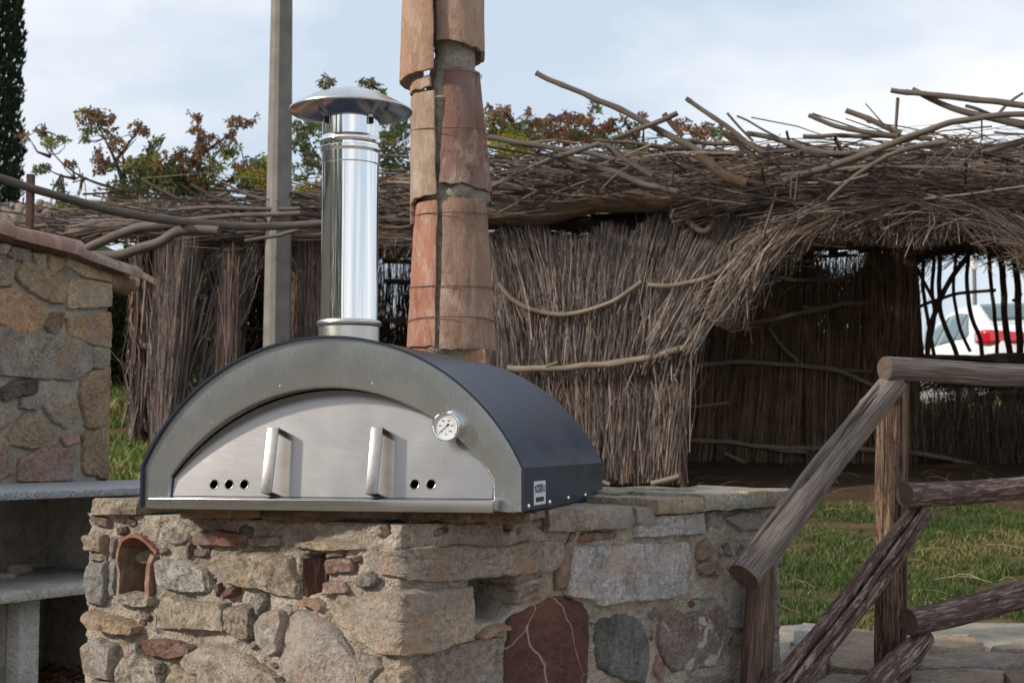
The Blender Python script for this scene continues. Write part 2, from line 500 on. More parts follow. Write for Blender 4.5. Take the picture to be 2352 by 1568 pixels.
def m_wood(name, cols, flake=None, gap=0.5):
    """cols: dark, mid, light along the grain; uses tube UV (turns, metres)"""
    m = M(name)
    tc = m.n('ShaderNodeTexCoord'); oi = m.n('ShaderNodeObjectInfo')
    off = m.math('MULTIPLY', oi.outputs['Random'], 50.0)
    v = m.n('ShaderNodeVectorMath', {0: tc.outputs['UV'], 1: off}, operation='ADD').outputs[0]
    cs = m.n('ShaderNodeMapping', {'Vector': v, 'Scale': (52, 4.5, 1)}).outputs[0]
    cm = m.n('ShaderNodeMapping', {'Vector': v, 'Scale': (9, 3.0, 1)}).outputs[0]
    st = m.noise(cs, 1.5, 7, 0.65, 0.6)
    bl = m.noise(cm, 1.2, 5, 0.6, 0.5)
    col = m.ramp(m.math('ADD', m.math('MULTIPLY', st, 0.78), m.math('MULTIPLY', bl, 0.22)), [(0.34, cols[0]), (0.5, cols[1]), (0.64, cols[2])])
    crk = m.ramp(m.noise(m.n('ShaderNodeMapping', {'Vector': v, 'Scale': (30, 0.7, 1)}).outputs[0], 1.6, 4, 0.5, 0.3), [(0.325, g1(0)), (0.36, g1(1))])
    col = m.mix(crk, m.mix(1.0, cols[0], g1(0.35), 'MULTIPLY'), col)
    hh = m.math('ADD', m.math('MULTIPLY', st, 0.5), m.math('MULTIPLY', crk, 0.7))
    if flake:
        fm = m.ramp(m.noise(m.n('ShaderNodeMapping', {'Vector': v, 'Scale': (17, 9, 1)}).outputs[0], 1.5, 8, 0.72, 0.8), [(gap, g1(0)), (gap + 0.05, g1(1))])
        col = m.mix(fm, col, m.mix(0.35, flake, m.mix(1.0, flake, m.ramp(st, [(0.3, g1(0.5)), (0.7, g1(1.4))]), 'MULTIPLY')))
        hh = m.math('ADD', hh, m.math('MULTIPLY', fm, 0.6))
    m.set(Base_Color=col, Roughness=0.85, Normal=m.bump(hh, 0.55, 0.006))
    m.b.inputs['Specular IOR Level'].default_value = 0.25
    return m.m
LOG_GREY = m_wood('weathered_grey_log', [srgb(58, 51, 47), srgb(102, 93, 88), srgb(140, 131, 125)])
LOG_FLAKE = m_wood('flaking_brown_painted_log', [srgb(84, 70, 64), srgb(128, 112, 104), srgb(158, 144, 134)], srgb(80, 62, 58), 0.455)
LOG_BROWN = m_wood('brown_stained_log', [srgb(58, 47, 42), srgb(98, 81, 71), srgb(132, 114, 102)])
LOG_BARK = m_wood('stripped_bark_post', [srgb(62, 48, 42), srgb(104, 84, 70), srgb(160, 138, 116)], srgb(74, 54, 48), 0.5)
ENDGRAIN = plain('sawn_log_end', srgb(90, 76, 69), 0.9, 0.0, 0.2, 0.35, 40)
BRANCH = m_wood('grey_branch_bark', [srgb(62, 55, 51), srgb(98, 90, 84), srgb(132, 123, 114)])
CANE = m_wood('pale_dry_cane', [srgb(92, 80, 70), srgb(134, 121, 108), srgb(164, 152, 137)])
CANE_G = m_wood('grey_brown_roof_cane', [srgb(62, 54, 49), srgb(98, 89, 82), srgb(132, 122, 112)])
BRANCH_BR = m_wood('brown_branch_bark', [srgb(52, 41, 35), srgb(88, 72, 60), srgb(124, 106, 90)])

def m_vcol(name, rough=0.85, spec=0.2, transl=0.0, nscale=0):
    m = M(name)
    a = m.n('ShaderNodeVertexColor', layer_name='Col').outputs['Color']
    if nscale:
        c = m.coord(rand=False)
        a = m.mix(1.0, a, m.ramp(m.noise(c, nscale, 4, 0.6), [(0.3, g1(0.7)), (0.7, g1(1.25))]), 'MULTIPLY')
    m.set(Base_Color=a, Roughness=rough)
    m.b.inputs['Specular IOR Level'].default_value = spec
    if transl:
        tr = m.n('ShaderNodeBsdfTranslucent', {'Color': a})
        mx = m.n('ShaderNodeMixShader', {0: transl, 1: m.b.outputs[0], 2: tr.outputs[0]})
        m.l(mx.outputs[0], m.o.inputs['Surface'])
    return m.m
REED = m_vcol('dry_broom_reed', 0.85, 0.15, 0.0, 9)
LEAF = m_vcol('leaf', 0.6, 0.25, 0.42)
GRASSM = m_vcol('grass_blade', 0.6, 0.3, 0.3)

# ================================================================== GROUND
def sstep(a, b, x):
    t = min(1, max(0, (x - a) / (b - a)))
    return t * t * (3 - 2 * t)
def gz(x, y):
    hr = np.interp(y, [-50, 6, 10, 17, 30, 80], [0.30, 0.30, 0.76, 1.42, 1.6, 1.7])
    hl = np.interp(y, [-50, 5.9, 6.6, 10, 13, 17, 30, 80], [0, 0, 0.84, 1.02, 1.58, 1.75, 1.8, 1.8])
    w = sstep(-2.2, 0.5, x) if y > 5.6 else sstep(0.62, 0.75, x)
    if 5.0 < y <= 5.6:
        k = sstep(5.0, 5.6, y)
        w = (1 - k) * sstep(0.62, 0.75, x) + k * sstep(-2.2, 0.5, x)
    return float(hl * (1 - w) + hr * w)
def gzn(x, y):
    return gz(x, y) + 0.025 * noise.noise(Vector((x * 1.1, y * 1.1, 0))) + 0.012 * noise.noise(Vector((x * 4, y * 4, 3)))
xs = np.r_[-400, -150, -60, -30, np.arange(-16, -5, 0.8), np.arange(-5, 9, 0.16), np.arange(9, 24, 0.8), 40, 80, 200, 400]
ys = np.r_[-300, -100, -40, -20, np.arange(-12, 2, 1.0), np.arange(2, 14, 0.16), np.arange(14, 32, 0.7), 45, 80, 200, 600]
gv = [(x, y, gzn(x, y)) for y in ys for x in xs]
nx = len(xs)
gf = [(j * nx + i, j * nx + i + 1, (j + 1) * nx + i + 1, (j + 1) * nx + i) for j in range(len(ys) - 1) for i in range(nx - 1)]
SOIL, TURF, DUST = srgb(86, 70, 56), srgb(84, 78, 54), srgb(160, 148, 132)
def gcol(x, y):
    n = noise.noise(Vector((x * 0.9, y * 0.9, 5))) * 0.6
    soil = max(sstep(8.7, 9.5, y + n * 0.8) * (1 - sstep(13, 14, y)) * sstep(-1.6, -0.8, x), 0)
    front = 1 - sstep(5.7, 6.2, y + n * 0.2)
    c = np.array(TURF[:3]) * (1 - soil) + np.array(SOIL[:3]) * soil
    return c * (1 - front) + np.array(DUST[:3]) * front
m = M('turf_and_soil')
a = m.n('ShaderNodeVertexColor', layer_name='Col').outputs['Color']
c = m.coord(rand=False)
col = m.mix(m.ramp(m.noise(c, 2.6, 6, 0.7, 0.5), [(0.48, g1(0)), (0.62, g1(0.7))]), a, srgb(112, 94, 68))
col = m.mix(1.0, col, m.ramp(m.noise(c, 30, 5, 0.7), [(0.3, g1(0.55)), (0.7, g1(1.3))]), 'MULTIPLY')
m.set(Base_Color=col, Roughness=1.0, Normal=m.bump(m.noise(c, 45, 5, 0.7), 0.7, 0.03))
m.b.inputs['Specular IOR Level'].default_value = 0.1
ground = mk('ground', gv, gf, m.m, smooth=True, col=[gcol(x, y) for y in ys for x in xs])
tag(ground, 'grassy ground rising behind the stone oven base towards the reed hut', 'ground', kind='structure')

# ------------------------------------------------------------------ flagstone path beside the railing
PZ = 0.345
path_pts = [atz(*q, PZ - 0.03) for q in [(1700, 1440), (1990, 1425), (2420, 1432), (2700, 1640), (2600, 1800), (1800, 1800), (1640, 1600)]]
pv = [(p.x, p.y, p.z) for p in path_pts] + [(p.x, p.y, 0.12) for p in path_pts]
k = len(path_pts)
pf = [tuple(range(k - 1, -1, -1))] + [(i, (i + 1) % k, k + (i + 1) % k, k + i) for i in range(k)]
path = mk('path', pv, pf, MORTAR_GREY)
fixn(path)
tag(path, 'flagstone landing at the foot of the log railing', 'path', kind='structure')
def slab3d(name, poly, z0, z1, mat, parent, color, rough=0.006, inset=0.012, seed=0.0):
    """irregular flat stone: poly of world (x, y)"""
    P = np.array(poly)
    if np.sum(P[:, 0] * np.roll(P[:, 1], -1) - np.roll(P[:, 0], -1) * P[:, 1]) < 0: P = P[::-1]
    Q = []
    for i in range(len(P)):
        a, b = P[i], P[(i + 1) % len(P)]
        n = max(2, int(np.linalg.norm(b - a) / 0.035))
        for t in np.arange(n) / n: Q.append(a + (b - a) * t)
    Q = np.array(Q)
    c = Q.mean(0)
    Q = np.array([q + np.array([fn((q[0], q[1], 0), 14, seed), fn((q[0], q[1], 5), 14, seed)]) * rough * 1.6 for q in Q])
    n = len(Q)
    v = []
    lev = [(0.0, z0), (-0.004, z0 + 0.35 * (z1 - z0)), (0.0, z0 + 0.8 * (z1 - z0)), (inset * 0.6, z1), (0.05, z1 + 0.002), (0.12, z1 + 0.001)]
    for ins, z in lev:
        for q in Q:
            d = c - q; L = np.linalg.norm(d) + 1e-9
            kk = min(ins / L, 0.7)
            p = q + d * kk
            e = fn((p[0], p[1], z), 40, seed) * rough * 0.7
            zz = z + (fn((p[0], p[1], 0), 9, seed) * rough * 0.8 if z >= z1 else (fn((p[0], p[1], 3), 22, seed) * rough * 0.6 if z == z0 else 0)) 
            v.append((p[0] + e, p[1] + e, zz))
    f = []
    for l in range(len(lev) - 1):
        for i in range(n):
            j = (i + 1) % n
            f.append((l * n + i, l * n + j, (l + 1) * n + j, (l + 1) * n + i))
    v.append((c[0], c[1], z1)); ci = len(v) - 1
    l = len(lev) - 1
    for i in range(n): f.append((l * n + i, l * n + (i + 1) % n, ci))
    f.append(tuple(range(n - 1, -1, -1)))
    o = mk(name, v, f, mat, parent, color=color)
    return autosmooth(o, 38)
flags = [([(385, 1315), (440, 1296), (505, 1300), (500, 1328), (400, 1334)], (150, 152, 152)),
 ([(372, 1370), (420, 1345), (505, 1338), (515, 1365), (400, 1384)], (142, 146, 148)),
 ([(990, 1402), (1015, 1352), (1180, 1356), (1245, 1396), (1110, 1418)], (176, 158, 136)),
 ([(960, 1436), (1180, 1412), (1427, 1424), (1500, 1460), (1250, 1490), (1040, 1494), (930, 1470)], (140, 132, 124)),
 ([(545, 1400), (640, 1356), (760, 1346), (900, 1372), (880, 1450), (720, 1505), (560, 1500)], (150, 134, 118)),
 ([(900, 1510), (1080, 1500), (1330, 1502), (1330, 1590), (900, 1610)], (152, 136, 122)),
 ([(1350, 1506), (1500, 1480), (1640, 1600), (1360, 1620)], (128, 110, 94)),
 ([(290, 1470), (400, 1400), (530, 1392), (535, 1500), (420, 1560), (280, 1560)], (150, 140, 126)),
 ([(420, 1590), (560, 1512), (700, 1520), (860, 1500), (880, 1620), (440, 1680)], (156, 140, 126)),
 ([(1270, 1398), (1420, 1380), (1560, 1400), (1500, 1420), (1330, 1416)], (150, 144, 134)),
 ([(530, 1340), (640, 1318), (740, 1322), (740, 1338), (620, 1350)], (146, 136, 124)),
 ([(120, 1500), (270, 1470), (262, 1580), (100, 1600)], (146, 140, 130))]
for i, (q, cc) in enumerate(flags):
    poly = [tuple(atz(*V4(*p), PZ))[:2] for p in q]
    o = slab3d('flagstone', poly, PZ - 0.06, PZ + rnd.uniform(-0.008, 0.012), STONE, path, srgb(*cc), 0.01, 0.012, i * 3.1)

# ================================================================== STONE BASE UNDER THE OVEN
C0 = np.array((-0.2655, 3.415))
ds = 0.01
LEFT_HEAD, LLEN = rad(32), 1.10
curve = {}
def build_curve():
    sR = np.arange(0, 2.30, ds)
    pts, nor = [], []
    p = C0.copy()
    for s in sR:
        h = np.interp(s, [0, 1.30, 1.42, 1.80, 2.3], [rad(33), rad(49), rad(56), rad(150), rad(155)])
        pts.append(p.copy()); nor.append((math.sin(h), -math.cos(h)))
        p = p + ds * np.array((math.cos(h), math.sin(h)))
    sL = np.arange(0, LLEN + 0.9, ds)
    lp, ln = [], []
    p = C0.copy()
    for s in sL:
        h = np.interp(s, [0, LLEN - 0.05, LLEN + 0.05, 3], [LEFT_HEAD, LEFT_HEAD, rad(118), rad(118)])
        lp.append(p.copy()); ln.append((-math.sin(h), -math.cos(h)))
        p = p + ds * np.array((-math.cos(h), math.sin(h)))
    S = np.r_[-sL[:0:-1], sR]
    P = np.array(lp[:0:-1] + pts); Nn = np.array(ln[:0:-1] + nor)
    for _ in range(3):      # soften the arris
        Nn[1:-1] = 0.25 * Nn[:-2] + 0.5 * Nn[1:-1] + 0.25 * Nn[2:]
    Nn /= np.linalg.norm(Nn, axis=1)[:, None]
    return S, P, Nn
CS, CP, CN = build_curve()
def wmap(s, z, d):
    x = np.interp(s, CS, CP[:, 0]); y = np.interp(s, CS, CP[:, 1])
    a = np.interp(s, CS, CN[:, 0]); b = np.interp(s, CS, CN[:, 1])
    return (x + a * d, y + b * d, z)
def wpix(px, py):
    """sight line -> (s, z) on the wall face"""
    d = ray(px, py)
    n = np.array((d.y, -d.x))
    q = CP @ n
    sel = np.where(np.diff(np.sign(q)) != 0)[0]
    best = None
    for i in sel:
        t = q[i] / (q[i] - q[i + 1])
        p = CP[i] + (CP[i + 1] - CP[i]) * t
        Y = p[1]
        if best is None or Y < best[0]: best = (Y, CS[i] + (CS[i + 1] - CS[i]) * t)
    if best is None: return (1.62 if px > 1000 else -LLEN, CZ + d.z / d.y * 4.4)
    return (best[1], CZ + d.z / d.y * best[0])

base = root('stone_oven_base', 'curved rubble stone base of mixed stones and bricks carrying the pizza oven', 'stone base', (0.0, 4.3, 0.0))
TOPZ = 0.868
# recesses: (polygon in wall space, depth)
niche_poly = [wpix(*V1(*p)) for p in [(322, 905), (318, 700), (326, 560), (350, 512), (410, 482), (470, 500), (530, 550), (566, 600), (556, 700), (552, 800), (545, 915)]]
hole_poly = [wpix(*V1(*p)) for p in [(1650, 640), (1740, 600), (1868, 578), (1840, 680), (1822, 915), (1655, 922)]]
dark_poly = [wpix(*V2(*p)) for p in [(1150, 790), (1480, 768), (1500, 850), (1470, 1000), (1380, 1110), (1200, 1135), (1165, 1060)]]
gap_poly = [wpix(*V3(*p)) for p in [(1296, 440), (1350, 430), (1345, 500), (1335, 545), (1310, 500)]]
gap2 = [wpix(*V1(*p)) for p in [(955, 720), (1000, 760), (1010, 830), (960, 880)]]
gap3 = [wpix(*V2(*p)) for p in [(1395, 385), (1460, 380), (1450, 440), (1400, 440)]]
def inpoly(p, poly):
    x, y = p; r = False
    n = len(poly)
    for i in range(n):
        x1, y1 = poly[i]; x2, y2 = poly[(i + 1) % n]
        if (y1 > y) != (y2 > y) and x < (x2 - x1) * (y - y1) / (y2 - y1) + x1: r = not r
    return r
RECESS = [(niche_poly, 0.20), (hole_poly, 0.12), (dark_poly, 0.16), (gap_poly, 0.07), (gap2, 0.04), (gap3, 0.04)]
boxes = [(min(p[0] for p in q), max(p[0] for p in q), min(p[1] for p in q), max(p[1] for p in q)) for q, _ in RECESS]
ss = np.arange(-LLEN - 0.85, 2.28, 0.0085)
zs = np.r_[np.arange(-0.05, 0.44, 0.06), np.arange(0.44, TOPZ + 0.001, 0.0085)]
zs[-1] = TOPZ
mv = []
for z in zs:
    for s in ss:
        p = wmap(s, z, 0)
        d = -0.004 + 0.012 * fn(p, 15) + 0.009 * fn(p, 42) + 0.006 * fn(p, 105)
        if s > 0.05: d = d * 0.6 + 0.003
        else: d += 0.001
        for (poly, dep), (a, b, c1, c2) in zip(RECESS, boxes):
            if a <= s <= b and c1 <= z <= c2 and inpoly((s, z), poly): d -= dep
        mv.append(wmap(s, z + (0.004 * fn(p, 30, 9) if z < TOPZ - 0.01 else 0), d))
ns = len(ss)
mf = [(j * ns + i, j * ns + i + 1, (j + 1) * ns + i + 1, (j + 1) * ns + i) for j in range(len(zs) - 1) for i in range(ns - 1)]
tl = (len(zs) - 1) * ns
rim = [tl + i for i in range(ns)]
mv.append((0.0, 4.4, TOPZ)); ci = len(mv) - 1
for i in range(ns - 1): mf.append((rim[i], rim[i + 1], ci))
mf.append((rim[-1], rim[0], ci))
mf.append((rim[0], rim[-1], ns - 1, 0))
mk('mortar_core', mv, mf, MORTAR, base, smooth=True)

def wall_stone(name, poly, d, mat, color, mapf=wmap, parent=None, rough=1.0, seed=0.0, bulge=0.0, flat=False):
    """poly in wall space (s, z); pillowed, chipped stone standing d proud of the joint"""
    parent = parent or base
    P = np.array(poly, float)
    P = P.mean(0) + (P - P.mean(0)) * 1.045
    if np.sum(P[:, 0] * np.roll(P[:, 1], -1) - np.roll(P[:, 0], -1) * P[:, 1]) < 0: P = P[::-1]
    per = np.sum(np.linalg.norm(P - np.roll(P, -1, 0), axis=1))
    nb = int(min(90, max(20, per / 0.010)))
    Pc = np.vstack([P, P[:1]])
    L = np.r_[0, np.cumsum(np.linalg.norm(np.diff(Pc, axis=0), axis=1))]
    t = np.linspace(0, L[-1], nb, endpoint=False)
    Q = np.stack([np.interp(t, L, Pc[:, k]) for k in (0, 1)], 1)
    Q = 0.07 * np.roll(Q, 1, 0) + 0.86 * Q + 0.07 * np.roll(Q, -1, 0)
    Q += np.array([[fn((q[0], q[1], 0), 38, seed), fn((q[0], q[1], 9), 38, seed)] for q in Q]) * 0.0045 * rough
    c = Q.mean(0)
    size = math.sqrt(abs(np.sum(Q[:, 0] * np.roll(Q[:, 1], -1) - np.roll(Q[:, 0], -1) * Q[:, 1]) / 2))
    rr = [(-0.004, -0.03), (-0.001, 0.1), (0.002, 0.72), (0.007, 1.0)]
    ninn = int(min(14, max(3, size / 0.013)))
    v = []
    rs = random.Random(int(seed * 100) + 5)
    half = max(0.02, size * 0.5)
    amp = (0.05 if flat else 0.16) * rough
    planes = [(rs.uniform(-amp, amp) * 0.5, rs.uniform(-amp, amp) * 0.5, 0.0)]
    for _ in range(3 if flat else 6):
        a_ = rs.uniform(0, 6.28); g_ = rs.uniform(0.5, 2.0) * amp
        planes.append((g_ * math.cos(a_), g_ * math.sin(a_), g_ * half * rs.uniform(0.15, 0.75)))
    def put(p, dk, edge):
        r = np.array((p[0] - c[0], p[1] - c[1]))
        w = mapf(p[0], p[1], 0)
        dd = dk * d if dk >= 0 else dk
        if dk > 0.2:
            dd += max(-0.75 * d, min(gx * r[0] + gy * r[1] + g0 for gx, gy, g0 in planes)) 
            dd += rough * ((0.006 if not flat else 0.003) * fn(w, 13, seed) + (0.006 if not flat else 0.0025) * fn(w, 34, seed) + (0.0055 if mat is STONE_ROUGH else 0.0036) * fn(w, 85, seed))
            dd += bulge * (1 - edge) 
        v.append(mapf(p[0], p[1], dd))
    for ins, dk in rr:
        for q in Q:
            e = c - q; le = np.linalg.norm(e) + 1e-9
            put(q + e * max(-0.2, min(ins / le, 0.35)), dk, 1.0)
    for kk in range(ninn):
        k = (kk + 1) / (ninn + 0.6)
        for q in Q:
            e = c - q; le = np.linalg.norm(e) + 1e-9
            k0 = min(0.007 / le, 0.35)
            put(q + e * (k0 + (1 - k0) * k), 1.0, (1 - k) ** 2)
    put(c, 1.0, 0.0)
    nl = len(rr) + ninn
    f = []
    for l in range(nl - 1):
        for i in range(nb):
            j = (i + 1) % nb
            f.append((l * nb + i, l * nb + j, (l + 1) * nb + j, (l + 1) * nb + i))
    for i in range(nb): f.append(((nl - 1) * nb + i, (nl - 1) * nb + (i + 1) % nb, len(v) - 1))
    o = mk(name, v, f, mat, parent, color=color)
    return autosmooth(o, 24)

